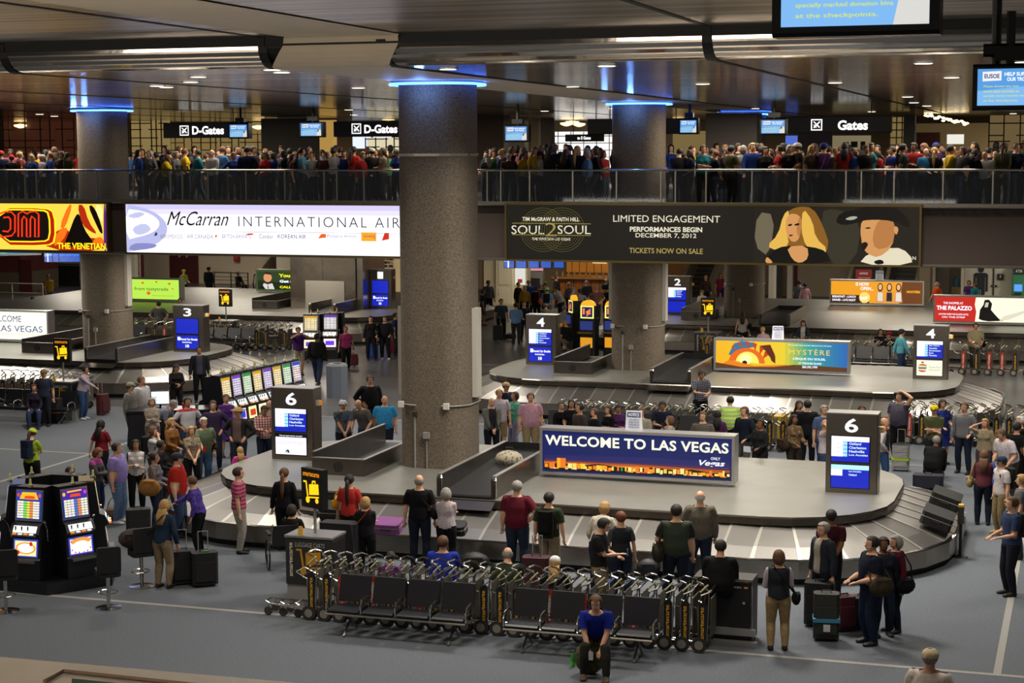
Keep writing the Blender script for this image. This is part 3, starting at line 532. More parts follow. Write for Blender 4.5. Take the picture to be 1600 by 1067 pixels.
# display pillars
PIL=mat('#7a726a',.28,.9,var=.06,vs=2); SB=em('#1428c8',.95); SW=em('#f0f2ff',1.25)
def pillar(a,b,num,label,s1='flights',s2='shuttle',w_=1.06,h=1.65,d=.5,rows=(('Oakland','Charleston','Nashville','Los Angeles')),side=True):
    t=thing('display_pillar',label,'display',W(a,b,1.03))
    obj('cabinet',MB().bev((w_/2,d/2,h/2),(w_,d,h),.02),PIL,t); obj('top_cap',MB().bx(0,w_,0,d,h,h+.02),ALU,t)
    text(num,em('#f4f4f6',1.1),t,w_*.36,w_*.62,h*.77,h*.95,bold=.022,y=-.01)
    def scr(kind,z0,z1):
        x0,x1=w_*.11,w_*.84; hh=z1-z0; s=obj('screen',MB().bx(x0-.015,x1+.015,-.012,0,z0-.015,z1+.015),TV,t)
        full=[(0,0),(1,0),(1,1),(0,1)]
        if kind=='flights':
            n=len(rows); top=.8; rh=min(.15,.7/n); art(s,x0,x1,z0,z1,[(SB,full),(SW,[(0,top),(1,top),(1,1),(0,1)]),(SW,[(0,top-rh*n),(.3,top-rh*n),(.3,top),(0,top)]),(em('#58c8ff',1.1),[(.3,top-rh*n),(.42,top-rh*n),(.42,top),(.3,top)])],-.016)
            for i,r in enumerate(rows):
                zz=z0+hh*(top-rh*(i+1)+.025); text(r,em('#dff6ff',1.2),s,x0+(x1-x0)*.47,x0+(x1-x0)*(.47+.045*len(r)),zz,zz+hh*(rh-.05),bold=.02,y=-.03)
                text('2018',SW,s,x0+(x1-x0)*.3,x0+(x1-x0)*.42,zz,zz+hh*(rh-.05),bold=.02,y=-.03)
                art(s,x0+(x1-x0)*.16,x0+(x1-x0)*.22,zz,zz+hh*.06,[(em('#c890b0',1),[(0,0),(.4,.2),(1,1),(.5,.8)])],-.03)
        elif kind=='shuttle':
            art(s,x0,x1,z0,z1,[(SB,full),(SW,[(.06,.62),(.18,.62),(.18,.88),(.06,.88)])],-.016)
            text('Rental Car Shuttle',SW,s,x0+(x1-x0)*.2,x1-.03,z0+hh*.64,z0+hh*.8,bold=.04,y=-.03); text('Exit/Salidas',SW,s,x0+(x1-x0)*.28,x0+(x1-x0)*.7,z0+hh*.44,z0+hh*.55,bold=.03,y=-.03); text('10',SW,s,x0+(x1-x0)*.42,x0+(x1-x0)*.58,z0+hh*.1,z0+hh*.33,bold=.05,y=-.03)
        elif kind=='blue': art(s,x0,x1,z0,z1,[(SB,full)],-.016)
        elif kind=='burger':
            art(s,x0,x1,z0,z1,[(em('#f4f6dc',1.1),full),(em('#e8602a',.9),disc(.23,.62,.17,.13,14,0,180)),(em('#3f8a3a',.8),[(.06,.5),(.4,.5),(.4,.56),(.06,.56)]),(em('#2e2a1e',.3),[(.08,.42),(.38,.42),(.38,.48),(.08,.48)]),(em('#e8602a',.9),disc(.23,.36,.16,.14,14,180,360)),(em('#d84a3a',.9),disc(.23,.85,.06,.06,8))],-.016)
            text('Across From',em('#b8bc9a',.9),s,x0+(x1-x0)*.48,x1-.05,z0+hh*.5,z0+hh*.62,y=-.03,bold=.01); text('Carousel #1',em('#b8bc9a',.9),s,x0+(x1-x0)*.48,x1-.07,z0+hh*.32,z0+hh*.45,y=-.03,bold=.01)
        elif kind=='liquor':
            art(s,x0,x1,z0,z1,[(em('#10142a',.3),full),(SW,[(0,.02),(1,.02),(1,.86),(0,.86)]),(em('#283048',.4),[(.3,.12),(.34,.12),(.4,.24),(.36,.25)]),(em('#283048',.4),[(.38,.1),(.45,.1),(.43,.24),(.38,.26)])],-.016)
            text('LIQUOR STORE',em('#e8b8d8',1.1),s,x0+.05,x1-.08,z0+hh*.5,z0+hh*.66,y=-.03,bold=.0); text('We are open during remodel',SW,s,x0+.1,x1-.1,z0+hh*.89,z0+hh*.97,y=-.03)
        elif kind=='two':
            art(s,x0,x1,z0,z1,[(SB,full),(em('#b8ecff',1.2),[(0,.8),(1,.8),(1,1),(0,1)]),(SW,[(0,.52),(.3,.52),(.3,.8),(0,.8)])],-.016)
            for i,r in enumerate(('Los Angeles','Oakland')): zz=z0+hh*(.68-.14*i); text(r,em('#dff6ff',1.2),s,x0+(x1-x0)*.47,x0+(x1-x0)*(.47+.03*len(r)),zz,zz+hh*.09,bold=.02,y=-.03)
    scr(s1,h*.40,h*.72); scr(s2,h*.07,h*.36)
    if side:
        bx_=obj('beacon',MB().box((w_+.04,d*.45,h*.8),(.09,.12,.12)),mat('#c9c0a0',.5),t); obj('beacon_lens',MB().box((w_+.1,d*.45,h*.8),(.04,.08,.1)),mat('#e08a20',.4,0,'#e08a20',.3),t)
    return t
pillar(-3.95,-.6,'6','steel display pillar numbered 6 left of the widest column, with a white advert screen','flights','liquor')
pillar(8.84,-.95,'6','steel display pillar numbered 6 right of the Welcome to Las Vegas sign','flights','two')
pillar(-3.8,18.45,'4','steel display pillar numbered 4 with the shuttle screen, left of the second column','flights','shuttle',rows=('Oakland','Seattle','Sacramento','Reno','Phoenix'))
pillar(8.82,18.2,'4','steel display pillar numbered 4 with the burger screen, on the right','flights','burger',rows=('San Diego','Seattle','Sacramento','Reno','Phoenix'))
pillar(-17.0,18.6,'3','steel display pillar numbered 3 with two blue screens, right of the leftmost column','blue','shuttle',w_=1.2)
pillar(-16.95,36.7,'1','steel display pillar numbered 1 beside the mirror-clad column','blue','shuttle',h=1.75)
pillar(-3.4,37.2,'2','steel display pillar numbered 2 half hidden behind the second column','flights','blue',rows=('Seattle','Denver','Chicago','Dallas'))
# lit ad boxes on the islands
def adbox(a0,a1,b,z0,z1,label,back,name='ad_sign'): return banner(name,label,a0,a1,b,z0,z1,ALU,back,.42,'sign',.06)
NAVY=em('#14246a',.7); full=[(0,0),(1,0),(1,1),(0,1)]
def placard(t,x,z,lab=True):
    p=thing('notice_placard','small white placard reading NOTICE on top of the '+t,'placard',x); obj('board',MB().vprism([(-.19,0),(.19,0),(.17,.42),(-.17,.42)],-.01,.01),mat('#c8ccd6',.5),p)
    obj('header_band',MB().vprism([(-.15,.28),(.15,.28),(.145,.39),(-.145,.39)],-.014,-.011),mat('#30407e',.5),p); text('NOTICE',WHITE,p,-.12,.12,.30,.37,bold=.03)
    for i,s in enumerate(['THIS AREA IS','UNDER 24 HOUR','VIDEO','SURVEILLANCE']): text(s,mat('#30407e',.5),p,-.12,.12,.21-.055*i,.245-.055*i,bold=.01)
t,w_,h=adbox(2.67,6.95,-1.0,1.1,2.12,'large lit Welcome to Las Vegas sign with a night skyline, on the nearest carousel',NAVY)
pol=[(em('#14246a',.75),full),(em('#2a2a72',.75),[(0,0),(1,0),(1,.42),(.6,.46),(0,.4)]),(em('#5a3460',.7),[(0,0),(1,0),(1,.3),(0,.3)]),(em('#c05a28',.85),[(0,0),(1,0),(1,.22),(.5,.26),(0,.24)]),(em('#f09030',.95),[(0,.0),(1,0),(1,.15),(.5,.2),(0,.2)]),(em('#151320',.2),[(0,0),(1,0),(1,.17),(.9,.14),(.8,.2),(.72,.16),(.6,.2),(.5,.15),(.4,.17),(.3,.22),(.2,.16),(.1,.2),(0,.17)])]
rr=random.Random(3)
for i in range(46):
    x=i/46+rr.random()*.01; ww=.008+rr.random()*.02; hh=.05+rr.random()*.1
    if i in(3,4): hh=.26;ww=.03
    c=rr.choice(['#ffc83a','#ffab20','#ffe48a','#e87a20','#ff9a18','#ffd860'] if i!=19 else ['#30a040']); pol.append((em(c,1.1),[(x,.07),(min(x+ww,1),.07),(min(x+ww,1),.07+hh),(x,.07+hh)]))
for i in range(50):
    x=rr.random()*.98; pol.append((em(rr.choice(['#ffd880','#ff5a20','#fff0b0','#ff9820']),1),[(x,.05),(x+.015,.05),(x+.012,.085),(x,.08)]))
art(t,.1,w_-.1,.1,h-.1,pol,-.012); text('WELCOME TO LAS VEGAS',em('#f4f2da',1.15),t,.12,w_-.13,h*.63,h*.85,bold=.028,ls=1.05)
text('Vegas',SW,t,w_-.75,w_-.2,h*.33,h*.48,bold=.02,shear=.3,y=-.05); text('ONLY',SW,t,w_-.5,w_-.3,h*.49,h*.55,bold=.01,y=-.05)
placard('Welcome to Las Vegas sign',W(4.72,-.8,2.12),0)
t,w_,h=adbox(2.58,6.88,18.2,1.1,2.12,'lit orange and blue show sign with a painted face, on the second carousel',em('#2a78c8',.8))
def mix(c,d,s): return '#'+''.join('%02x'%int(int(c[i:i+2],16)*(1-s)+int(d[i:i+2],16)*s) for i in (1,3,5))
pol=[]
for i in range(30):
    u=i/30; c=mix('#ffc020','#f8d830',u/.5) if u<.5 else (mix('#f8d830','#3aa8a0',(u-.5)/.2) if u<.7 else mix('#3aa8a0','#2868c0',(u-.7)/.3)); pol.append((em(c,.95),[(u,0),(u+.034,0),(u+.034,1),(u,1)]))
pol+=[(em('#4a80a0',.8),[(.1,.5),(.14,.9),(.2,1),(.3,.95),(.3,.8),(.2,.7),(.16,.4)]),(em('#f06a10',1),disc(.24,.2,.14,.55,20,0,180)),(em('#ffe060',1.2),disc(.245,.2,.09,.42,18,0,180)),(em('#fff0a0',1.2),disc(.23,.35,.05,.2,14)),(em('#302010',.3),disc(.225,.22,.02,.08,8)),(em('#f08418',1),[(.0,.0),(.1,.3),(.3,.12),(.55,.2),(.55,0)]),(em('#7a4a1c',.6),[(0,0),(1,0),(1,.15),(.8,.18),(.6,.2),(.45,.1),(.2,.06),(0,.2)])]
for k in range(6): a=R(20+20*k); pol.append((em('#d83a10',.9),[(.24+.13*math.cos(a),.2+.5*math.sin(a)),(.24+.19*math.cos(a+.1),.2+.78*math.sin(a+.1)),(.24+.17*math.cos(a+.25),.2+.8*math.sin(a+.25))]))
for k in range(5): pol.append((em('#7a2a10',.6),[(.34+.02*k,.85-.1*k),(.42+.01*k,.9-.1*k),(.46,.5-.07*k),(.43,.6-.07*k)]))
art(t,.07,w_-.07,.07,h-.07,pol,-.012); text('MYSTÈRE',em('#f6c860',1.15),t,w_*.56,w_*.86,h*.56,h*.76,bold=.0,ls=1.2,y=-.05); text('CIRQUE DU SOLEIL',SW,t,w_*.59,w_*.83,h*.39,h*.47,bold=.02,y=-.05); text('AT TREASURE ISLAND',SW,t,w_*.63,w_*.8,h*.27,h*.33,y=-.05); text('800.392.1999',SW,t,w_*.66,w_*.77,h*.15,h*.22,bold=.02,y=-.05); text('Powerful Spectacular Mysterious Dream',SW,t,w_*.56,w_*.87,h*.83,h*.87,y=-.05)
placard('orange and blue show sign',W(4.6,18.4,2.12),0)
t,w_,h=adbox(-27.1,-22.72,19.6,1.1,2.25,'white lit Welcome to Las Vegas sign with blue letters, at the left edge',em('#f2f2e0',1.3))
text('WELCOME',em('#1c3c9c',.7),t,w_-2.6,w_-1.15,h*.62,h*.82,bold=.0); text('TO LAS VEGAS',em('#1c3c9c',.7),t,w_-2.95,w_-.25,h*.3,h*.5,bold=.0); text('fabulous food, drinks and shopping throughout the terminal',em('#e0a878',.8),t,w_-3.2,w_-.4,h*.2,h*.25,bold=0)
t,w_,h=adbox(2.7,6.9,43.9,1.1,2.2,'lit orange restaurant sign with three women, in front of the escalators',em('#f09a1c',1.0))
pol=[(em('#f0a020',1.05),full),(em('#5a3008',.4),[(0,0),(.42,0),(.42,.36),(0,.36)]),(em('#8a4a10',.6),[(.75,0),(1,0),(1,1),(.78,1)]),(em('#ffd870',1.1),disc(.37,.25,.06,.26,16))]
for cx,c in ((.54,'#f4e8d0'),(.64,'#2a2018'),(.74,'#f4ece0')): pol+=[(em('#4a2410',.4),disc(cx,.74,.03,.2,12)),(em('#f0b888',1),disc(cx,.75,.02,.14,10)),(em('#d89868',.9),[(cx-.045,.05),(cx-.03,.55),(cx+.03,.55),(cx+.045,.05)]),(em(c,.9),[(cx-.03,.1),(cx-.028,.5),(cx+.028,.5),(cx+.03,.1)])]
art(t,.06,w_-.06,.06,h-.06,pol,-.012); text('IS NOW',SW,t,w_*.28,w_*.42,h*.76,h*.9,bold=.02,y=-.05); text('OPEN...',SW,t,w_*.33,w_*.47,h*.58,h*.72,bold=.02,y=-.05); text('BREAKFAST - LUNCH',SW,t,w_*.03,w_*.28,h*.26,h*.35,bold=.03,y=-.05); text('DINNER - LATE NIGHT',SW,t,w_*.03,w_*.28,h*.12,h*.21,bold=.03,y=-.05); text('24/7',SW,t,w_*.33,w_*.41,h*.18,h*.32,bold=.03,y=-.05); text('HOOTERS',em('#ffb020',1.2),t,w_*.82,w_*.96,h*.5,h*.6,y=-.05,bold=.03)
t,w_,h=adbox(7.95,12.3,36.2,1.1,2.2,'lit red and white shopping sign with a reclining woman, at the right edge',em('#f0f0d4',1.2))
art(t,.06,w_-.06,.06,h-.06,[(em('#d0281c',.95),[(0,0),(.375,0),(.385,.4),(.37,.7),(.38,1),(0,1)]),(em('#20201c',.1),[(.41,.12),(.42,.5),(.45,.7),(.46,.9),(.5,.92),(.53,.75),(.52,.5),(.56,.3),(.6,.12),(.64,.06),(.5,.02),(.44,.06)]),(em('#d8cdb8',.9),[(.46,.6),(.47,.8),(.5,.8),(.49,.6)]),(em('#e8e0c8',1),[(.6,.06),(.64,.25),(.9,.6),(.91,.55),(.68,.1)]),(em('#20201c',.1),[(.9,.6),(.91,.85),(.93,.9),(.92,.7),(.96,.55),(.91,.52)])],-.012)
text('THE SHOPPES AT',SW,t,w_*.09,w_*.27,h*.68,h*.76,y=-.05,bold=.02); text('THE PALAZZO',SW,t,w_*.03,w_*.35,h*.46,h*.62,y=-.05,bold=.04); text('LOCATED INSIDE THE PALAZZO HOTEL',SW,t,w_*.05,w_*.32,h*.28,h*.34,y=-.05); text('ON THE STRIP',SW,t,w_*.08,w_*.29,h*.17,h*.23,y=-.05)
t,w_,h=adbox(-31.2,-26.8,37.2,1.1,2.15,'lime green lit sign with orange dots, behind the leftmost column',em('#b8e850',1.1))
art(t,.06,w_-.06,.06,h-.06,[(em('#f07020',1),disc(x,z,.014*r_,.05*r_,10)) for x,z,r_ in ((.55,.82,1.2),(.72,.88,1),(.88,.8,1.2),(.92,.55,.8),(.62,.3,1.8))],-.012); text('from tastytrade',em('#2e4a10',.3),t,w_*.45,w_*.86,h*.4,h*.6,y=-.05,bold=.0); text('a better way to invest your money today',em('#6a8a30',.6),t,w_*.66,w_*.93,h*.2,h*.24,y=-.05)
t,w_,h=adbox(-26.0,-21.6,43.6,1.1,2.2,'green lit lawyer sign with a small portrait, left of the mirror-clad column',em('#3a6a24',.8))
art(t,.1,w_-.1,.1,h-.1,[(em('#26391e',.5),full),(em('#3e5530',.6),[(0,.5),(.25,.4),(1,.6),(1,1),(0,1)]),(em('#e8a070',.95),disc(.13,.66,.055,.26,14)),(em('#5a3418',.4),disc(.13,.82,.055,.14,10,0,180)),(em('#e8e8e4',.9),[(.04,.02),(.08,.35),(.13,.28),(.19,.35),(.22,.02)]),(em('#20242c',.2),[(.02,.02),(.05,.3),(.1,.02)]),(em('#b02020',.8),[(.125,.05),(.13,.3),(.145,.05)])],-.012)
YL=em('#f6ee20',1.15); text('You Have Less Credit',YL,t,w_*.29,w_*1.05,h*.66,h*.82,bold=.04,y=-.05,keep=False); text('Get any winning pick :',SW,t,w_*.3,w_*.95,h*.38,h*.54,bold=.04,y=-.05); text('CALL NOW FREE 24 HRS',YL,t,w_*.3,w_*.98,h*.16,h*.27,bold=.04,y=-.05)
# ---------------------------------------------------------------- walls, lower concourse
WB=61.0
CRM=mat('#c3b49a',.7,var=.05,vs=1); RED=mat('#4c1614',.6); OLV=mat('#5c5342',.8); WHT=mat('#cfc8b8',.6); WOOD=mat('#a8652a',.4,var=.25,vs=3); WOODL=mat('#d89a48',.45,var=.2,vs=4)
struct('wall_back',MB().bx(-70,60,WB,WB+.3,0,4.62),CRM,loc=O,rz=RZ)
def wbox(name,label,px0,px1,b,z0,z1,m,cat='panel',d=.1,kind='structure'):
    a0=apx(px0,450,b)[0]; a1=apx(px1,450,b)[0]; o=struct(name,MB().bx(a0,a1,b-d,b,z0,z1),m,loc=O,rz=RZ); return o,a0,a1
wn=[11]
def trim(px0,px1,b,z0,z1,m,d=.1):
    o,_,_=wbox('trim_%d'%wn[0],None,px0,px1,b,z0,z1,m,d=d); wn[0]+=1; return o
# left corner: dark red wall over an olive dado
wbox('wall_left',None,-80,92,56,1.15,4.62,mat('#5a2018',.75,var=.12,vs=2),d=4); wbox('wall_left',None,-80,92,55.95,0,1.15,OLV,d=3.98)
o,a0,a1=wbox('door_1',None,33,51,52-.1,0,1.9,RED,d=.06)
trim(92,125,57,1.5,4.6,mat('#b59ac4',.6,0,'#b59ac4',.5)); trim(92,125,56.9,0,1.25,mat('#0a0a0c',.7)); trim(92,125,56.8,1.3,1.36,JT)
o,a0,a1=wbox('door_2',None,267,311,WB-.02,0,4.2,RED,d=.08)
for k in (.36,.62): obj('vision_strip',MB().bx(a0+(a1-a0)*k-.06,a0+(a1-a0)*k+.06,WB-.13,WB-.1,1.6,4.1),mat('#b8a890',.5),o)
trim(205,222,57,0,4.6,WHT,.8); trim(222,226,56.6,0,2.2,RED); trim(443,474,56,0,4.6,mat('#d6cdb6',.6),.9); trim(205,268,WB-.05,3.0,3.1,WHT)
# maroon strips, pilasters on the right half
trim(1205,1213,53,0,4.6,WHT,.8); trim(1213,1222,54,0,4.6,DKGREY); trim(1222,1245,WB-.05,0,4.6,mat('#8f7d62',.7)); trim(1232,1240,58,0,4.6,WHT,.5); trim(1240,1246,58,0,4.6,RED)
trim(1440,1457,56,0,4.6,mat('#7b6c55',.7),1.5); trim(1457,1461,55,0,4.6,WHT); trim(1483,1503,WB-.04,0,4.6,mat('#9c907a',.7))
o,a0,a1=wbox('door_3',None,1456,1484,WB-.02,0,3.9,mat('#cfc9b8',.5),d=.05); obj('door_handle',MB().box((a0+.15,WB-.12,1.05),(.1,.08,.05)),CHROME,o)
o,a0,a1=wbox('wall_right',None,1504,1640,57,0,4.6,mat('#d8d2c0',.6),d=.3); trim(1502,1506,56.6,0,4.6,WHT,.4); trim(1551,1553,56.66,0,4.6,JT,.02); trim(1484,1527,56.2,4.0,4.3,JT,.3); trim(755,762,56,0,4.6,mat('#a0543a',.7))
t=thing('restroom_sign','very tall dark figure of a man painted on the white wall, restroom sign','sign',W(apx(1532,450,56.65)[0],56.66,0)); dk=mat('#262c33',.6)
s=1.85/1.75
art(t,-.45,.45,-.05,2.2,[(dk,disc(.5,.88,.17,.075,16)),(dk,[(.1,.76),(.2,.8),(.8,.8),(.9,.76),(.9,.38),(.78,.38),(.78,.7),(.73,.7),(.73,.0),(.53,.0),(.53,.42),(.47,.42),(.47,.0),(.27,0),(.27,.7),(.22,.7),(.22,.38),(.1,.38)])],0)
for px,py in ((1563,433),(1553,447)):
    a,z=apx(px,py,56.6); t=thing('wall_plaque','small dark plaque on the white wall '+('with a pale symbol' if px>1560 else 'near the painted figure'),'sign',W(a,56.64,z)); obj('plate',MB().bx(-.16,.16,-.02,0,-.16 if px>1560 else -.05,.16 if px>1560 else .05),DKGREY,t); obj('symbol',MB().bx(-.03,.03,-.03,-.02,-.03,.1 if px>1560 else .0),WHITE,t)
a,z=apx(1591,450,56); t=thing('cash_machine','green cash machine with a small blue screen, against the white wall','cash machine',W(a-.3,55.9,0)); gm=mat('#3c8a5e',.5)
obj('cabinet',MB().bev((.3,.3,1.1),(.62,.6,2.2),.04),gm,t); obj('screen',MB().bx(.1,.5,-.02,0,.9,1.25),em('#5a9cf0',1.1),t); obj('top_sign',MB().bx(.06,.56,-.02,0,1.75,2.1),DKGREY,t); text('ATM',WHITE,t,.15,.47,1.85,2.0,y=-.03); obj('keypad',MB().bx(.12,.48,-.08,0,.75,.83),DKGREY,t)
a,z=apx(1492,440,56); t=thing('water_dispenser','water dispenser with a blue bottle in the niche beside the white wall','water dispenser',W(a,57,0)); obj('cabinet',MB().bev((0,0,.5),(.5,.4,1.0),.03),mat('#a8935c',.6),t); obj('bottle',MB().lathe([(.12,1.0),(.16,1.1),(.16,1.4),(.05,1.5)],10),mat('#4a88b8',.2),t,smooth=True)
a,z=apx(370,420,WB-.2); t=thing('fire_cabinet','small red fire box on the beige wall beside the left escalator','fire box',W(a,WB-.2,1.55)); obj('box',MB().bev((0,0,.2),(.34,.2,.7),.02),mat('#8a1c18',.5),t); obj('panel',MB().bx(-.1,.1,-.12,-.1,0,.3),mat('#b83028',.4),t)
# escalators
STEP=mat('#3b3a38',.5,.5); ER=mat('#0e0e0e',.5); EP=mat('#c9bfa8',.35,.7)
def escalator(a,b,label,w_=1.25):
    t=thing('escalator',label,'escalator',W(a,b,0)); n=15; st=MB().bx(0,w_,0,.42,0,.2).mesh(STEP)
    for i in range(n): obj('step',st,None,t,loc=(0,i*.4,i*.21))
    for x in (-.22,w_+.04):
        obj('balustrade',MB().add([(x,-.7,0),(x+.18,-.7,0),(x+.18,0,.0),(x,0,0),(x,-.7,.9),(x+.18,-.7,.9),(x+.18,n*.4,n*.21+.9),(x,n*.4,n*.21+.9),(x+.18,n*.4,n*.21),(x,n*.4,n*.21)],[(0,1,5,4),(1,2,8,6,5),(0,4,7,9,3),(4,5,6,7)]),EP,t)
        obj('handrail',MB().tube([(x+.09,-.75,.1),(x+.09,-.85,.5),(x+.09,-.7,.95),(x+.09,0,1.0),(x+.09,n*.4,n*.21+.97)],.045,6),ER,t)
escalator(apx(1327,445,54)[0],54.5,'left one of the two escalators behind the orange restaurant sign'); escalator(apx(1386,445,54)[0],54.5,'right one of the two escalators behind the orange restaurant sign')
escalator(apx(1066,445,54)[0],54.5,'escalator just right of the second column, beyond display 2'); escalator(apx(397,445,56)[0],57,'escalator with black handrails behind the green lawyer sign')
a,_=apx(1340,425,54); t=thing('warning_board','dark red warning board between the two escalators','sign',W(a,53.3,0)); obj('board',MB().bx(-.0,.8,-.03,0,1.15,2.05),mat('#7a1c1c',.5),t); obj('stand',MB().tube([(.4,0,0),(.4,0,1.2)],.03),GREYP,t); text('NOTICE',WHITE,t,.2,.6,1.8,1.9,y=-.04)
for i in range(3): text('strollers not allowed',WHITE,t,.12,.7,1.6-.14*i,1.66-.14*i,y=-.04,bold=0)
placard('orange restaurant sign',W(4.9,44.1,2.2),0)
mbr=thing('wall_railing','black metal railing in front of the beige wall by the left escalator','railing',W(apx(335,445,57)[0],57,0))
obj('rail_bars',MB().tube([(0,0,1.0),(2.2,0,1.0)],.04).tube([(0,0,.55),(2.2,0,.55)],.02).tube([(0,0,.75),(2.2,0,.75)],.02).tube([(0,0,.3),(2.2,0,.3)],.02),BLACK,mbr)
for x in (0,1.1,2.2): obj('post',MB().tube([(x,0,0),(x,0,1.05)],.04),BLACK,mbr)
t=thing('ramp_railing','pale two-bar handrail at the far left in front of the red wall','railing',W(apx(-30,480,45)[0],45,0))
for x in (0,2.0,3.9): obj('post',MB().tube([(x,0,0),(x,0,1.1)],.04),mat('#b8ae9c',.4,.5),t)
for z in (.6,1.1): obj('bar',MB().tube([(0,0,z),(3.9,0,z)],.035),mat('#b8ae9c',.4,.5),t)
# blue flight screens hung under the floor edge
sg='blue flight screens hanging under the concert banner'
f0=None
for grp,xs,py0,py1,lab in ((sg,[(788,803),(807,822),(827,842),(846,861),(866,881)],399,418,'blue flight screen hanging under the black concert banner'),('blue flight screens hanging under the orange banner',[(70,82),(83,92),(93,104),(104,115),(115,125)],390,409,'blue flight screen hanging under the orange banner')):
    for i,(p0,p1) in enumerate(xs):
        b=19.5; a0,z0=apx(p0,py1,b); a1,_=apx(p1,py1,b); w_=a1-a0
        t=thing('flight_screen',lab+(', the one with white columns' if i==0 else ''),'screen',W(a0,b,z0),group=grp); obj('housing',MB().bx(-.02,w_+.02,0,.15,-.02,.5),TV,t); obj('hanger',MB().tube([(w_/2,.08,.5),(w_/2,.08,4.62-z0)],.02,5),TV,t)
        art(t,0,w_,0,.48,[(em('#3f78e8' if i else '#8ab0f4',1.0),full),(em('#2c5cc8',.9),[(0,0),(1,0),(1,.5),(0,.4)])]+([(em('#e8f0ff',1.1),[(.35,0),(.5,0),(.5,1),(.35,1)])] if i==0 else []),-.01)
# side banner of the left hall, seen under the orange banner
t=thing('side_banner','slanting lit multicolour banner below the orange banner at the left edge','banner',W(-31.5,21.5,3.95),RZ+R(38)); obj('frame',MB().bx(0,6.2,0,.2,0,1.5),ALU,t)
art(t,.05,6.15,.07,1.45,[(em('#3f9cc4',.9),full),(em('#e6e8e4',1.05),[(.55,0),(.7,0),(1,.5),(1,1),(.62,1)]),(em('#7ac89a',.9),[(.62,.1),(.72,.7),(.82,.3),(.78,0)]),(em('#5a78d8',.9),[(.88,.3),(1,.2),(1,.9),(.9,.9)]),(em('#e85030',.9),[(.6,.2),(.61,.25),(.74,.8),(.73,.8)])],-.01); text('LAS VEGAS',SW,t,1.2,3.5,.25,.75,y=-.03,bold=.03)
# bar with wooden counter
B0=54.0; a0=apx(850,450,B0)[0]; a1=apx(962,450,B0)[0]
bar=thing('bar_counter','long wooden bar counter glowing amber under the concert banner','counter',W(a0,B0,0)); wd=a1-a0
obj('counter_front',MB().bx(.6,wd+.6,0,.4,.0,1.25),WOOD,bar); obj('counter_top',MB().bx(.5,wd+.7,-.25,.7,1.25,1.36),mat('#c98a4a',.3),bar); obj('step',MB().bx(.4,wd+.6,-1.2,0,0,.12),WOODL,bar)
obj('ledge',MB().bx(.5,wd+.7,-.3,0,1.2,1.25),JT,bar)
for i in range(8): obj('panel_groove',MB().bx(.7+i*.48,.73+i*.48,-.01,0,.1,1.2),JT,bar)
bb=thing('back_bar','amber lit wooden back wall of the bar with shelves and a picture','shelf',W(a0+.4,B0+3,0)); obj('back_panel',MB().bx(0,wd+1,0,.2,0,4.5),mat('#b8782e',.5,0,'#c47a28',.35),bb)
for x in np.arange(.3,wd+.8,.42): obj('board_joint',MB().bx(x,x+.03,-.02,0,0,4.5),mat('#6a3c14',.6),bb)
obj('picture',MB().bx(1.5,2.3,-.06,-.02,1.9,2.8),em('#ffd890',.9),bb); obj('shelf',MB().bx(0,wd+1,-.5,0,1.3,1.4),WOOD,bb); obj('menu_screen',MB().bx(3.2,3.9,-.1,-.02,1.95,2.15),em('#e8eef4',1),bb)
rr=random.Random(5)
b0_=None
for i in range(11):
    x=.6+i*.32+rr.random()*.1; lab='small bottle or jar standing on the bar top'
    if b0_ is None:
        b0_=thing('bottle',lab,'bottle',W(a0+x,B0+.2,1.36),group='bottles and jars on the bar top'); obj('body',MB().lathe([(.06,0),(.06,.18),(.025,.25),(.025,.32)],8),mat('#b8a070',.2),b0_)
    else: dup(b0_,W(a0+x,B0+.2,1.36),RZ)
t=thing('info_kiosk','grey information kiosk with a pink poster beside the bar','kiosk',W(apx(841,450,53)[0],52.5,0)); obj('cabinet',MB().bev((0,.2,.85),(.8,.4,1.7),.04),GREYP,t); obj('screen',MB().bx(-.25,.25,-.01,0,.8,1.35),DKGREY,t); obj('poster',MB().bx(-.42,.42,.02,.05,1.75,2.3),em('#e8a0a8',.8),t); obj('poster_stripe',MB().bx(-.42,.42,-.0,.02,1.95,2.08),em('#d83840',.8),t)
t=thing('vending_unit','grey vending unit with a tall dark side, left of the bar','kiosk',W(apx(826,450,54)[0],54.5,0)); obj('cabinet',MB().bev((0,.2,1.1),(.9,.6,2.2),.04),DKGREY,t); obj('panel',MB().bx(-.35,.35,-.12,-.1,.4,2.0),mat('#8f9a98',.4),t)
# cream shop front left of the bar
t=thing('storefront','cream panelled shop front with a white poster, left of the bar','shop front',W(apx(755,450,51)[0],51,0)); cm=mat('#d8cba8',.6)
obj('wall',MB().bx(0,2.4,.1,.7,0,4.6),cm,t); obj('pilaster',MB().bx(.75,1.65,-.1,.15,0,4.6),mat('#e0d4b4',.6),t)
for z0,z1 in ((.15,.9),(1.1,2.8),(3.0,4.3)): obj('raised_panel',MB().bev((1.2,-.11,(z0+z1)/2),(.6,.05,z1-z0),.02,1),mat('#e6dabc',.6),t)
obj('plinth',MB().bx(-.1,2.5,-.2,.1,0,.12),cm,t); obj('poster',MB().bx(1.75,2.3,.05,.09,1.1,2.6),em('#e8e8e0',.9),t); obj('poster_mark',MB().bx(1.9,2.15,.03,.05,1.2,1.4),em('#c03828',.6),t)
t=thing('shop_display','bright shop display with orange and white goods right of the mirror-clad column','shelf',W(apx(592,450,56)[0],56,0)); obj('backboard',MB().bx(-.3,1.6,0,.2,0,4),mat('#d8c8a0',.6,0,'#e8c890',.3),t)
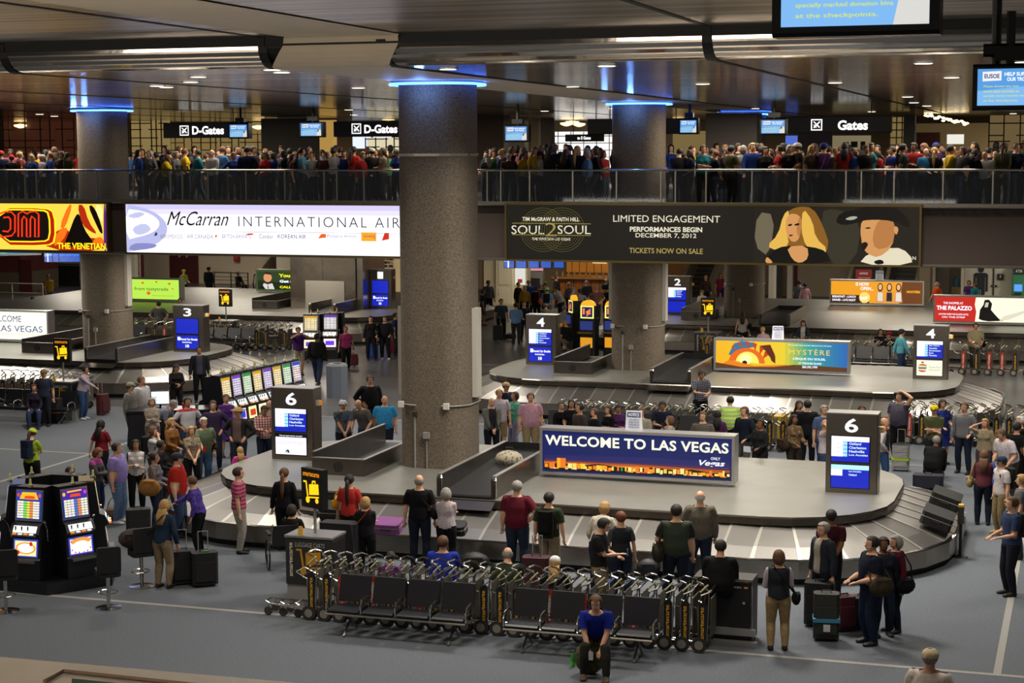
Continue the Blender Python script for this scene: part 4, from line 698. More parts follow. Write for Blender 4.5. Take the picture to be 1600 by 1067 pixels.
for i in range(5):
    obj('shelf',MB().bx(-.2,1.0,-.3,0,1.55+i*.2,1.57+i*.2),WHT,t)
    for j in range(6): obj('packet',MB().bx(-.15+j*.19,-.02+j*.19,-.28,-.1,1.57+i*.2,1.7+i*.2),mat(['#e8702a','#f0f0e0','#f0c020','#6a3040','#d8d8d8','#3a4a80'][(i*2+j)%6],.5),t)
# ---------------------------------------------------------------- upper floor back: lattice wall, glazing, lamps
UB=52.0
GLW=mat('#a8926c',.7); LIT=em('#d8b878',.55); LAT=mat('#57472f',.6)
struct('wall_back',MB().bx(-70,60,UB+6,UB+6.3,MZ,CEIL),mat('#7a684c',.8),loc=O,rz=RZ)
def upbox(px0,px1,py0,py1,b,m,name='trim',d=.1):
    a0,z1=apx(px0,py0,b); a1,z0=apx(px1,py1,b); o=struct('trim_%d'%wn[0],MB().bx(a0,a1,b-d,b,z0,z1),m,loc=O,rz=RZ); wn[0]+=1; return o,a0,a1,z0,z1
def lattice(px0,px1,py0,py1,b,lab,cell=.55,bars=LAT,back=LIT,seed=1):
    rr=random.Random(seed); a0,z1=apx(px0,py0,b); a1,z0=apx(px1,py1,b); z0=MZ; t=thing('lattice_screen',lab,'screen wall',W(a0,b,z0)); w_=a1-a0; h=z1-z0
    if back: obj('backlit_panel',MB().bx(0,w_,.3,.35,0,h),back,t)
    mb=MB(); x=0
    while x<w_: mb.bx(x,x+.05,0,.05,0,h); x+=cell*(.5+rr.random()*.8)
    z=.2
    while z<h:
        x=0
        while x<w_: l=cell*(1+3*rr.random()); mb.bx(x,min(x+l,w_),0,.05,z,z+.05); x+=l+cell*rr.random()
        z+=cell*(.35+rr.random()*.5)
    o=obj('lattice_bars',mb,bars,t); o['kind']='stuff'; return t
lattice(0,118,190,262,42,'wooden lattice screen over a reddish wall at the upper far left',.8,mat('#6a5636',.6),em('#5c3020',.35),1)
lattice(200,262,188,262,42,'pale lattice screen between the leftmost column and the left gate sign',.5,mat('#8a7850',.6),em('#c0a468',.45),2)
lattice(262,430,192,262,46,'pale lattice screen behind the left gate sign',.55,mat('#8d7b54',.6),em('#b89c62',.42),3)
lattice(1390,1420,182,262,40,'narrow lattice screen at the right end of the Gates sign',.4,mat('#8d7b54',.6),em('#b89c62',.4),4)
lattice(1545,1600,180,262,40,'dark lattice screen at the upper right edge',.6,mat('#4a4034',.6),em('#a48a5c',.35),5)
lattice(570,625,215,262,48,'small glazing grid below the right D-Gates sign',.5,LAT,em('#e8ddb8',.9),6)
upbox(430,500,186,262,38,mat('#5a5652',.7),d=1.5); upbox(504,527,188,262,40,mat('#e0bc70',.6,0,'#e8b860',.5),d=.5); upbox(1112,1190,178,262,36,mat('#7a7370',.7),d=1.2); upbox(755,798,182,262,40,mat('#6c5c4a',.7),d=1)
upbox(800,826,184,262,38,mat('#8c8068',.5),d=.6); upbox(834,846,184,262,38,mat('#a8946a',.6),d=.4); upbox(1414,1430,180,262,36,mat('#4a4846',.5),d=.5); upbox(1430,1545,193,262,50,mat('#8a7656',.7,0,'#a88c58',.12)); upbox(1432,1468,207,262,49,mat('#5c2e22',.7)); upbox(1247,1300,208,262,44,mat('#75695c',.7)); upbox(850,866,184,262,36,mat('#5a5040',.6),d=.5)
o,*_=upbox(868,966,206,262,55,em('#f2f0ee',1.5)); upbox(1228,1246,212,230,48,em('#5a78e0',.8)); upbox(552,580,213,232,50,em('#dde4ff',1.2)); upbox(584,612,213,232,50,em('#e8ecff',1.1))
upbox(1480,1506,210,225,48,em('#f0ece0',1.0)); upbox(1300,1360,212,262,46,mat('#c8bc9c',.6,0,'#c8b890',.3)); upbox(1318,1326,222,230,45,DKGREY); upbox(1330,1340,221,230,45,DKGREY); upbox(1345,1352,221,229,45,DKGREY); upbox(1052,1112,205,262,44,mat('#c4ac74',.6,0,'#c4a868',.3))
for k in range(5): upbox(872+k*20,873+k*20,206,262,54.8,mat('#a8a4a0',.5))
for i in range(5): upbox(868,966,212+i*11,213+i*11,54.7,mat('#b8b0ac',.5))
g0=None
for px,py in [(85,197),(216,196),(232,201),(32,197),(404,199),(665,187),(607,187),(894,184),(885,194),(905,195),(1060,181)]:
    P=AT(px,py,92); P.z=min(P.z,9.5)
    if g0 is None:
        g0=thing('pendant_lamp','warm glowing dish lamp under the upper ceiling','lamp',P,RZ,'warm dish lamps on the upper floor'); obj('bowl',MB().lathe([(.08,-.1),(.3,-.02),(.34,.06),(.1,.1)],12),em('#ffd48a',3.5),g0); obj('stem',MB().tube([(0,0,.1),(0,0,.2)],.03),ALU,g0)
    else: dup(g0,P,RZ)
mb=thing('star_chandelier','long sparkling ceiling light strip at the upper right','lamp',AT(1450,180,80)); 
for i in range(22):
    q=AT(1446+i*3.0+rr.random()*4,178+i*.62+rr.random()*5,80)-mb.location; q.rotate(Euler((0,0,-RZ))); obj('bulb',MB().ell((0,0,0),(.09,.09,.05),6,4),em('#ffe2a8',5),mb,loc=q)
# ---------------------------------------------------------------- near ledge at the lower left
t=thing('foreground_counter','pale counter top edge at the lower left corner, nearest to the viewer','counter',W(0,0,0)); 
p=[G(0,1026,3.2),G(400,1061,3.2),G(900,1105,3.2),G(500,1180,3.2),G(-100,1180,3.2),G(-100,1018,3.2)]
t.rotation_euler=(0,0,0); t.location=(0,0,3.2)
obj('top',MB().prism([(q.x,q.y) for q in p],-.12,0),mat('#dcd8d2',.45,0,var=.05,vs=3),t)
q0=G(100,1050,3.22); q1=G(330,1074,3.22); q2=G(70,1066,3.22)
fr=mat('#8a7668',.4,.4); obj('recess_frame',MB().tube([(q2.x,q2.y,.03),(q0.x,q0.y,.03),(q1.x,q1.y,.03)],.022,5),fr,t); q3=G(112,1060,3.21);q4=G(290,1078,3.21);q5=G(112,1090,3.21)
obj('green_panel',MB().prism([(q3.x,q3.y),(q4.x,q4.y),(q5.x,q5.y)],.0,.012),mat('#1c5a50',.4),t)
# body of the counter below its top
mb=MB(); mb.prism([(q.x,q.y) for q in p],-3.2,-.12); obj('body',mb,mat('#6a655f',.6),t)
# ---------------------------------------------------------------- slot machines, stools
PT=[paytable('#f4eede','#f0c088','#2a48a0',1.15,3.5),paytable('#f4eee4','#d8e4d0','#9080a8',1.0,3.5),paytable('#eef4e2','#cfe4c0','#709868',1.0,3.5),paytable('#f8f0cc','#f0dc98','#b89060',1.0,3.5),paytable('#ece8f8','#e4cce0','#706898',1.0,3.5)]
def slot(parent,top,style=0,lever=True,hat='#15151a'):
    """cabinet facing -y, base centre at the origin of parent"""
    k=PT[style%5]; w_=.62
    pr=[(.28,0),(.28,1.75),(-.02,1.75),(-.10,1.12),(-.2,1.08),(-.28,.92),(-.2,.86),(-.24,.45),(-.28,.42),(-.28,0)]
    mb=MB(); n=len(pr); vs=[(-w_/2,y,z) for y,z in pr]+[(w_/2,y,z) for y,z in pr]; mb.add(vs,[(i,(i+1)%n,n+(i+1)%n,n+i) for i in range(n)]+[tuple(range(n)),tuple(range(n,2*n))[::-1]])
    c=obj('cabinet',mb,BLKV,parent)
    def slab(name,y0,z0,y1,z1,m,e=.05,out=.012,th=.01):
        d=Vector((0,y1-y0,z1-z0)).normalized(); nr=Vector((0,-d.z,d.y)); nr=nr if nr.y<0 else -nr
        a=Vector((0,y0,z0))+nr*out; b=Vector((0,y1,z1))+nr*out; x=w_/2-e
        return obj(name,MB().add([(-x,a.y,a.z),(x,a.y,a.z),(x,b.y,b.z),(-x,b.y,b.z)],[(0,1,2,3)]),m,parent)
    f=slab('glass_frame',-.10,1.14,-.02,1.73,CHROME,.02,.006); slab('top_glass',-.095,1.17,-.025,1.70,k,.075,.014)
    slab('header_glass',-.0325,1.62,-.025,1.70,em(['#2848e0','#7030c8','#30a040','#f0b010','#8040d0'][style%5],.85),.06,.02)
    slab('belly_glass',-.245,.48,-.205,.80,em(['#f4b860','#f6e8f0','#f8e8a0','#fff0c0','#f0c0f0'][style%5],1.3),.07,.012); slab('belly_print',-.235,.55,-.215,.72,em(['#e02818','#7838e8','#d84020','#8030c0','#2040c0'][style%5],1.0),.14,.02)
    slab('reel_window',-.27,.94,-.20,1.06,em('#eef4f0',1.3),.06,.012)
    for x in (-.13,0,.13): obj('reel_divider',MB().box((x-.065,-.25,1.0),(.02,.02,.12)),JT,parent)
    obj('button_deck',MB().box((0,-.27,.90),(.54,.1,.03)),CHROME,parent)
    for i in range(4): obj('button',MB().box((-.2+i*.12,-.3,.925),(.07,.05,.02)),em('#f4f4e8' if i%2 else '#ff8a20',1.2),parent)
    obj('top_panel',MB().bx(-.31,.31,0,.28,1.75,1.78),mat(hat,.4,.3),parent)
    cn=obj('candle',MB().lathe([(.028,1.78),(.028,1.84),(.022,1.87),(.022,1.93),(.0,1.95)],8),mat('#b8b480',.3,0,'#b8b060',.1),parent); obj('candle_base',MB().lathe([(.06,1.78),(.05,1.82)],8),CHROME,cn)
    obj('coin_tray',MB().box((0,-.32,.40),(.5,.1,.05)),STEEL,parent)
    if lever: l=obj('lever',MB().tube([(.34,0,.75),(.36,-.05,1.0),(.36,-.12,1.12)],.014,5).ell((.36,-.13,1.14),(.035,.035,.035),6,4),CHROME,parent)
def sl(name,label,P,rz,style,group=None,hat='#15151a',scale=1):
    t=thing('slot_machine',label,'slot machine',P,rz,group); slot(t,0,style,hat=hat); t.scale=(scale,)*3; return t
hc=G(86,905)
full=[(0,0),(1,0),(1,1),(0,1)]
desc=['with a blue and yellow pay table, left of the two lit front faces','with a purple pay table, right of the two lit front faces','facing right with a gold topper, at the right of the cluster','at the back right of the cluster','at the back left of the cluster, top view only','facing left with a pale blue top, left side of the cluster']
base=thing('pedestal','six-sided black base under the cluster of slot machines at the lower left','pedestal',hc,R(-22)); obj('plinth',MB().prism(disc(0,0,1.3,1.3,6),0,.22),BLKV,base); obj('core',MB().prism(disc(0,0,.4,.4,6),.22,1.6),BLKV,base)
for i in range(6):
    phi=R(-16+60*i if i<5 else -76); d=Vector((math.sin(phi),-math.cos(phi),0)); sl('slot_machine','slot machine '+desc[i],hc+d*.76+Vector((0,0,.2)),phi,[0,1,3,2,0,4][i],'slot machines of the cluster at the lower left',hat=['#15151a','#15151a','#8a7a4a','#15151a','#15151a','#3a5a98'][i],scale=.97)
CL=list(COL.objects)
for t in CL:
    if t.name.startswith('slot_machine') and 'pay table' in t.get('label',''):
        blue='blue and yellow' in t['label']; q=MB(); cream=em('#f4ecd0',1.15); H_=em('#2a40b8' if blue else '#4a28a0',1.0); Yh=em('#ffb820',1.2); Rh=em('#e84a18',1.1); ed=em('#203a98',.8)
        pol=[(ed,full),(H_,[(0,.68),(1,.68),(1,1),(0,1)]),(Yh if blue else H_,[(.12,.72),(.88,.72),(.8,.9),(.5,.96),(.2,.9)]),(Rh,[(.3,.74),(.75,.74),(.7,.84),(.35,.84)]),(Rh if blue else Yh,disc(.08,.86,.06,.07,8)),(Rh if blue else em('#e040e0',1),disc(.92,.86,.06,.07,8)),(Yh,[(.2,.9),(.8,.92),(.78,.97),(.22,.96)])]
        cols=[cream,cream,em('#7ae04a' if blue else '#f4f0e4',1.1),em('#f0e03a' if blue else '#5a78c0',1.1),em('#f09030',1.1),cream,cream]
        for i in range(7):
            for j in range(7): pol.append((cols[i],[(.05+i*.13,.06+j*.088),(.17+i*.13,.06+j*.088),(.17+i*.13,.13+j*.088),(.05+i*.13,.13+j*.088)]))
        pa=art(t,-.27,.27,0,.54,pol,0,'pay_table'); v=np.array([p.co[:] for p in pa.data.vertices]); f=v[:,2]/.54; v2=np.stack([v[:,0],-.115+.07*f+v[:,1],1.165+.54*f],1); pa.data.vertices.foreach_set('co',v2.ravel())
        pol=[(em('#3848c0',1),full),(em('#ffe9a0' if blue else '#fff0d8',1.3),[(.06,.08),(.94,.08),(.94,.9),(.06,.9)]),(em('#f0a040',1.1),disc(.5,.75 if not blue else .5,.42,.2 if not blue else .34,16)),(em('#fff6e0',1.4),disc(.5,.5,.34,.26,16))]
        pol+=[(em('#e03018' if blue else '#c040e0',1.0),disc(x,z,.07 if blue else .03,.13 if blue else .06,8)) for x,z in (((.2,.25),(.72,.75)) if blue else ((.12,.3),(.25,.15),(.4,.12),(.6,.1),(.75,.15),(.88,.3),(.1,.8),(.9,.8)))]
        pb=art(t,-.26,.26,0,.34,pol,0,'belly_art'); v=np.array([p.co[:] for p in pb.data.vertices]); f=v[:,2]/.34; v2=np.stack([v[:,0],-.265+.04*f+v[:,1],.47+.34*f],1); pb.data.vertices.foreach_set('co',v2.ravel())
for i in range(8):
    st=[3,4,2,3,4,3,2,0][i]
    P=W(-9.15+i*.05,7.2+i*.56,.0); sl('','slot machine of the long row left of display 6: '+['first','second','third','fourth','fifth','sixth','seventh','last'][i],P,R(66),st,'slot machines in the long row left of display 6').scale=(.84,1,1.04)
    t=thing('slot_machine','dark back-to-back slot machine behind the '+['first','second','third','fourth','fifth','sixth','seventh','last'][i]+' machine of the long row','slot machine',W(-9.72+i*.07,7.45+i*.56,0),R(66+180),'slot machines of the rear long row'); t.scale=(.84,1,1); slot(t,0,(i+1)%5,False)
for i,(px,py,st,lab) in enumerate([(487,562,3,'left slot machine of the pair beyond the long row, yellow glass'),(517,560,1,'right slot machine of the pair beyond the long row, pink glass')]):
    P=G(px,py); sl('',lab,P,R(-6+i*4),st)
    t=thing('slot_machine','dark slot machine standing back to back with the '+('yellow' if i==0 else 'pink')+' glass machine','slot machine',P+V*.65,R(170)); slot(t,0,2,False)
# penny machines with round tops
def penny(P,rz,lab):
    t=thing('slot_machine',lab,'slot machine',P,rz,'penny slot machines left of the second column'); g=em('#f0b028',1.1)
    obj('cabinet',MB().bev((0,.1,.75),(.66,.6,1.5),.06),BLKV,t); obj('top_box',MB().bev((0,.1,1.75),(.6,.4,.5),.05),BLKV,t); obj('arch_topper',MB().vprism([(.3*math.cos(R(a)),2.0+.22*math.sin(R(a))) for a in range(0,181,20)],-.05,.1),g,t)
    art(t,-.28,.28,1.5,2.0,[(em('#f8f070',1.3),full),(em('#1c2480',.6),[(.1,.1),(.9,.1),(.9,.9),(.1,.9)])],-.12); text('1¢',em('#f08030',1.2),t,-.17,.17,1.6,1.9,y=-.16,bold=.05)
    obj('screen',MB().bx(-.26,.26,-.22,-.2,1.05,1.4),em('#3a4aa0',.5),t); obj('button_deck',MB().box((0,-.3,.95),(.6,.25,.06)),mat('#8a6a20',.4,.5),t); obj('belly_glass',MB().bx(-.25,.25,-.215,-.2,.35,.75),em('#f0a020',.9),t)
for px,py,rz,l in ((919,556,RZ-R(5),'penny slot machine with a lit round top, middle of the three'),(957,556,RZ-R(5),'penny slot machine half hidden by the second column'),(896,545,R(-75),'penny slot machine turned sideways at the left of the three')): penny(G(px,py)+Vector((0,0,0)),rz,l)
def stool(P,rz,label,back=True):
    t=thing('stool',label,'stool',P,rz); obj('seat',MB().bev((0,0,.66),(.42,.42,.12),.05),RUB,t); obj('post',MB().tube([(0,0,.02),(0,0,.6)],.035,8),CHROME,t); obj('base_plate',MB().lathe([(.24,0),(.24,.015),(.05,.03)],14),CHROME,t)
    obj('footrest',MB().tube([(.17*math.cos(R(a)),.17*math.sin(R(a))-.06,.28) for a in range(0,361,30)],.012,5,False),CHROME,t)
    if back: obj('backrest',MB().bev((0,.2,.92),(.42,.07,.46),.03,1),RUB,t)
stool(G(222,916),R(-150),'black stool on a chrome post with a brown bag on its seat'); stool(G(10,955),R(200),'black stool at the left edge in front of the slot cluster'); stool(G(170,950),R(200),'black stool with its back turned, in front of the slot cluster'); stool(G(427,552),R(100),'black stool standing alone before the left end of the pair of slots'); stool(G(521,552),R(190),'black stool in front of the pink glass slot machine'); stool(G(378,680),R(80),'black stool at the long row of slot machines'); stool(G(452,640),R(80),'black stool farther along the long row of slot machines')
# ---------------------------------------------------------------- tandem seats
SEATM=mat('#14161d',.38); 
def bench(P,n,label,rz=RZ,pitch=.62,group=None):
    t=thing('bench_seating',label,'bench',P,rz,group); L_=n*pitch
    obj('beam',MB().box((L_/2,.02,.36),(L_,.07,.05)),mat('#8d8b86',.3,.9),t); obj('front_rail',MB().tube([(.0,-.3,.39),(L_,-.3,.39)],.018,5),CHROME,t)
    for i in range(n):
        x=i*pitch+pitch/2; s=obj('seat',MB().bev((x,-.08,.44),(pitch-.07,.46,.07),.025,0),SEATM,t)
        obj('backrest',MB().add([(x-pitch/2+.03,.17,.50),(x+pitch/2-.03,.17,.50),(x+pitch/2-.03,.22,.50),(x-pitch/2+.03,.22,.50),(x-pitch/2+.03,.30,.93),(x+pitch/2-.03,.30,.93),(x+pitch/2-.03,.35,.93),(x-pitch/2+.03,.35,.93)],[(0,3,2,1),(4,5,6,7),(0,1,5,4),(1,2,6,5),(2,3,7,6),(3,0,4,7)]),SEATM,t)
    for i in range(n+1):
        x=i*pitch; obj('armrest',MB().tube([(x,.15,.42),(x,.12,.60),(x,-.0,.66),(x,-.22,.64),(x,-.27,.56),(x,-.25,.42)],.02,6),CHROME,t)
    for x in (pitch*.5,L_-pitch*.5): obj('leg',MB().tube([(x,.1,.35),(x,-.02,.2),(x,-.28,.02)],.02,5).tube([(x,0,.3),(x,.28,.02)],.02,5),mat('#9c9a96',.3,.9),t)
    return t
bench(W(1.9,-10.45,0),4,'left black four-seat bench in front of the front row of carts'); bench(W(5.05,-10.5,0),4,'right black four-seat bench where the man in the blue shirt sits')
P=G(-25,655); bench(P,5,'black seats at the far left edge where a woman sits with crossed legs')
bench(W(-.3,9.1,0),8,'long black bench behind the Welcome to Las Vegas sign',RZ)
bench(W(-21.9,11.6,0),1,'single black seat beside the left luggage kiosk')
bench(W(3.4,27.6,0),9,'long black bench beyond the orange and blue show sign'); bench(W(-21.4,27.5,0),5,'black seats behind the leftmost column, right part'); bench(W(-26.4,27.5,0),5,'black seats behind the leftmost column, left part'); 
# ---------------------------------------------------------------- luggage carts
FR=mat('#8f8a80',.3,.85); BANY=mat('#17171b',.5); BANR=mat('#a83020',.5); YEL=mat('#d8a020',.5); PALE=mat('#c8c090',.5)
def cart_proto(P,rz,label,group,red=False):
    t=thing('luggage_cart',label,'luggage cart',P,rz,group)
    for s in (-1,1): wm=MB().wheel((.05,s*.27,.13),.13,.045,12); wm.cur=1; wm.wheel((.05,s*.27,.13),.075,.055,10); obj('rear_wheel',wm,[mat('#2e2c2b',.6),mat('#8a857c',.5)],t)
    for s in (-1,1): obj('front_wheel',MB().wheel((-.78,s*.15,.08),.08,.04,10),mat('#3d3a38',.6),t)
    obj('base_frame',MB().tube([(.05,-.24,.16),(-.75,-.18,.22),(-.85,-.1,.24),(-.85,.1,.24),(-.75,.18,.22),(.05,.24,.16)],.016,5).tube([(-.4,-.2,.2),(-.4,.2,.2)],.012,4).tube([(-.65,-.18,.21),(-.65,.18,.21)],.012,4).tube([(-.8,-.15,.1),(-.78,-.15,.22)],.012,4).tube([(-.8,.15,.1),(-.78,.15,.22)],.012,4),CHROME,t)
    obj('upright_frame',MB().tube([(.05,-.25,.15),(.02,-.25,.7),(.08,-.25,.95),(.2,-.24,1.0)],.018,5).tube([(.05,.25,.15),(.02,.25,.7),(.08,.25,.95),(.2,.24,1.0)],.018,5).tube([(.17,-.25,.2),(.2,-.25,.85),(.2,-.24,1.0)],.014,5).tube([(.02,-.25,.7),(.02,.25,.7)],.012,4),FR,t)
    bn=obj('side_banner',MB().vprism([(.04,.2),(.16,.2),(.18,.78),(.13,.88),(.04,.8)],-.275,-.262),BANR if red else BANY,t); 
    me,lo,hi=text_mesh('smartecarte' if not red else 'the Venetian',.02,0,1); key='ct'+str(red)
    if key not in TXC:
        m2=me.copy(); v=np.array([q.co[:] for q in me.vertices]); s=.52/(hi[0]-lo[0]); x=.13-(v[:,1]-lo[1])*s*.9; z=.24+(v[:,0]-lo[0])*s; m2.vertices.foreach_set('co',np.stack([x,np.full_like(x,-.28),z],1).ravel()); m2.materials.clear(); m2.materials.append(WHITE if red else YEL); TXC[key]=m2
    obj('banner_lettering',TXC[key],None,bn)
    obj('back_plate',MB().vprism([(.21,.25),(.225,.25),(.235,.9),(.22,.9)],-.22,.22),mat('#5f5b50',.5,.3),t)
    obj('handle',MB().tube([(.2,-.24,1.0),(.24,-.24,1.04),(.24,.24,1.04),(.2,.24,1.0)],.02,6),CHROME,t)
    obj('brake_bar',MB().tube([(.2,-.2,1.0),(.1,-.2,1.12),(.0,-.17,1.15),(-.05,0,1.15),(.0,.17,1.15),(.1,.2,1.12),(.2,.2,1.0)],.016,5),CHROME,t)
    obj('handle_label',MB().tube([(.06,-.26,1.0),(.19,-.26,1.13)],.016,4),PALE,t)
    obj('child_basket',MB().tube([(.02,-.2,.7),(-.22,-.18,.82),(-.22,.18,.82),(.02,.2,.7)],.012,4).tube([(-.1,-.2,.76),(-.1,.2,.76)],.01,4),CHROME,t)
    return t
CP={}
def cart(P,rz,label,group,red=False):
    if red not in CP: CP[red]=cart_proto(P,rz,label,group,red); return CP[red]
    return dup(CP[red],P,rz,label,group)
ORD=['first','second','third','fourth','fifth','sixth','seventh','eighth','ninth','tenth','eleventh','twelfth','thirteenth','fourteenth','fifteenth','sixteenth','seventeenth','eighteenth','nineteenth','twentieth','twenty-first','twenty-second','twenty-third','twenty-fourth','twenty-fifth']
g1='luggage carts nested in the front row behind the benches'
for i in range(25):
    x=1.15+i*.287; red=i in(2,4,7,15,17,20); 
    lab='luggage cart with %s side banner, %s from the left in the front row'%('red' if red else 'black',ORD[i])
    cart(W(x,-9.62,0),RZ,lab,g1,red)
def cartrow(P,n,step,rz,label,group,reds=()):
    for i in range(n): cart(P+U*step*i,rz,ORD[i]+' '+label,group,i in reds)
cartrow(W(8.9,12.2,0),15,.33,RZ,'cart from the left in the long row right of display 6','luggage carts in the right row',(1,14))
cartrow(W(9.6,28.2,0),6,.45,RZ,'cart from the left behind the burger screen pillar','luggage carts behind the burger screen pillar',(0,2,3))
cartrow(W(.2,28.4,0),20,.42,RZ,'cart from the left in the row beyond the show sign','luggage carts beyond the orange and blue show sign',())
cartrow(W(.0,9.9,0),18,.36,RZ,'cart from the left behind the Welcome to Las Vegas sign','luggage carts behind the Welcome to Las Vegas sign',(6,11))
cartrow(G(-20,640)+V*1.0,9,.36,RZ,'cart from the left behind the far left seats','luggage carts at the far left',(5,))
cartrow(W(-26.3,28.3,0),11,.45,RZ,'cart from the left, row left of the leftmost column','luggage carts behind the leftmost column',(8,)); cartrow(W(-21.0,28.3,0),10,.42,RZ,'cart from the left between leftmost column and display 3','luggage carts left of display 3',(2,))
# ---------------------------------------------------------------- luggage-cart kiosks
def cartlogo(t,x0,z0,s,m,y=-.012):
    art(t,x0,x0+s,z0,z0+s,[(m,[(.0,.93),(.2,.93),(.3,.3),(.22,.3),(.14,.86),(0,.86)]),(m,disc(.26,.15,.12,.14,10)),(m,disc(.82,.15,.1,.11,10)),(m,[(.3,.22),(.95,.28),(.95,.34),(.3,.28)]),(m,[(.36,.36),(.95,.42),(.92,.86),(.36,.8)]),(m,[(.52,.83),(.55,.97),(.75,.99),(.76,.86),(.7,.86),(.7,.92),(.6,.91),(.59,.83)])],y,'cart_emblem')
def kiosk(P,label,rz=RZ,signz=2.05,tall=1.18,srz=0):
    t=thing('cart_kiosk',label,'kiosk',P,rz); w_,d=.92,.62
    obj('cabinet',MB().bev((w_/2,d/2,.72),(w_,d,tall-.36),.02),DKGREY,t); obj('plinth',MB().bx(.02,w_-.02,.02,d-.02,0,.4),GREYP,t); obj('top',MB().bx(-.01,w_+.01,-.01,d+.01,tall-.04,tall),ALU,t)
    text('LUGGAGE CARTS',mat('#b8b8b4',.5),t,.2,.78,tall-.2,tall-.12,y=-.008,bold=.0); cartlogo(t,.22,.48,.52,mat('#c8901c',.5),-.008)
    me,lo,hi=text_mesh('smartecarte',.02,0,1); m2=me.copy(); v=np.array([q.co[:] for q in me.vertices]); s=.62/(hi[0]-lo[0]); m2.vertices.foreach_set('co',np.stack([.15-(v[:,1]-lo[1])*s*.9,np.full(len(v),-.01),.45+(v[:,0]-lo[0])*s],1).ravel()); m2.materials.clear(); m2.materials.append(mat('#d8d0b8',.5)); obj('lettering',m2,None,t)
    obj('side_panel',MB().bx(w_,w_+.008,.05,d-.05,.45,tall-.1),BLACK,t)
    p=obj('sign_pole',MB().tube([(w_*.5,d*.5,tall),(w_*.5,d*.5,signz-.3)],.03,6),ALU,t)
    s=obj('lit_sign',MB().box((0,0,0),(.56,.14,.72)),BLACK,t,loc=(w_*.5,d*.5,signz+.05),rz=srz); y=em('#ffc010',1.5)
    cartlogo(s,-.22,-.28,.44,y,-.075); text('smartecarte',em('#f09010',1.0),s,-.22,.22,.22,.3,y=-.085,bold=.02); obj('side_glow',MB().bx(-.286,-.28,-.05,.05,-.28,.28),em('#ff9a10',1.2),s)
    c=obj('rate_card',MB().vprism([(.2,tall),(.32,tall),(.29,tall+.15),(.23,tall+.15)],.1,.13),mat('#e0b040',.5),t)
    return t
kiosk(G(447,937),'large black luggage cart kiosk with a lit yellow cart sign on a pole, front left',RZ,1.98,1.2,R(-24))
kiosk(G(72,655),'luggage cart kiosk with a lit cart sign beside the seats at the far left'); kiosk(G(333,545),'luggage cart kiosk with a lit cart sign right of display 3'); kiosk(G(1085,566),'luggage cart kiosk with a lit cart sign left of the show sign')
t=thing('return_unit','dark cart return unit with a chrome frame at the right end of the front row','kiosk',G(1083,1000)); obj('door_panel',MB().bx(.05,.93,-.02,.0,.28,1.0),mat('#18171a',.5),t); obj('cabinet',MB().bx(0,.98,0,.5,.05,1.08),mat('#3a3733',.5),t); obj('frame',MB().tube([(0,-.03,.25),(0,-.03,1.06),(.98,-.03,1.06),(.98,-.03,.25)],.022,5),CHROME,t)
obj('bumper_rail',MB().bx(-.15,1.05,-.12,-.04,.17,.28).bx(-.15,1.1,-.22,-.14,.0,.1),ALU,t); obj('lock',MB().wheel((.85,-.03,.7),.025,.02,8),CHROME,t); text('PLACE CART HERE  RETURN',WHITE,t,.2,.8,.94,.97,y=-.03); 
for x in (.12,.88): obj('arrow_mark',MB().bx(x-.03,x+.03,-.026,-.022,.94,.97),YEL,t)
t=thing('dark_case','tall dark equipment case leaning behind the front left kiosk','case',G(519,905)); obj('panel',MB().bev((.15,.1,.55),(.75,.35,1.1),.03),RUB,t); obj('steel_edge',MB().tube([(.55,-.09,0),(.45,-.09,1.1)],.02),CHROME,t)
# ---------------------------------------------------------------- misc stand-alone things
t=thing('trash_bin','tall grey eight-sided litter bin behind display 6','bin',G(527,620)); obj('body',MB().prism(disc(0,0,.38,.38,8),0,1.05),mat('#6f7683',.5),t); obj('lid',MB().lathe([(.38,1.05),(.3,1.12)],8),mat('#8b909a',.4),t); obj('opening',MB().lathe([(.14,1.121),(.14,1.125)],10),JT,t)
t=thing('floor_scrubber','yellow wheeled cleaning bucket left of the right display 6','bucket',G(1222,690)); obj('tub',MB().prism([(-.3,-.3),(.3,-.3),(.34,.3),(-.34,.3)],.12,.75),mat('#b89418',.5),t)
for x in (-.25,.25): obj('wheel',MB().wheel((x,-.2,.07),.07,.04,8),JT,t)
t=thing('work_desk','black counter desk with chairs in front of the long slot row','desk',W(-10.2,5.6,0),R(10)); obj('body',MB().bev((.2,.1,.52),(2.3,.8,1.0),.03),RUB,t); obj('top',MB().bx(-1.0,1.4,-.35,.55,1.02,1.07),mat('#1d1d20',.3),t)
t2=thing('monitor','computer monitor with a white screen on the black desk','monitor',W(-10.4,5.8,1.07),R(8)); obj('bezel',MB().bev((0,0,.28),(.52,.05,.38),.02,1),TV,t2); art(t2,-.24,.24,.11,.45,[(em('#e8f4ff',1.25),full),(em('#b8d4f0',1.1),[(0,0),(.3,0),(.3,.6),(0,.6)])],-.03); obj('stand',MB().tube([(0,.02,0),(0,.02,.12)],.03).lathe([(.12,0),(.12,.015)],10),TV,t2)
for i,(x,c) in enumerate(((.0,'#d8d8dc'),(.35,'#b03030'),(.75,'#3a7a40'))):
    t=thing('cup','small '+['white','red','green'][i]+' cup on the black desk','cup',W(-10.0+x,5.75,1.07)); obj('body',MB().lathe([(.04,0),(.05,.16)],8),mat(c,.4),t)
t=thing('jump_post','small dark control post with a yellow button beside the right bend of the nearest carousel','post',G(1500,870)); obj('post',MB().tube([(0,0,0),(0,0,.7)],.03).lathe([(.16,0),(.14,.02)],10),BLACK,t); obj('head',MB().box((0,0,.85),(.12,.16,.34)),DKGREY,t); obj('yellow_cap',MB().box((0,0,1.04),(.1,.14,.05)),YEL,t)
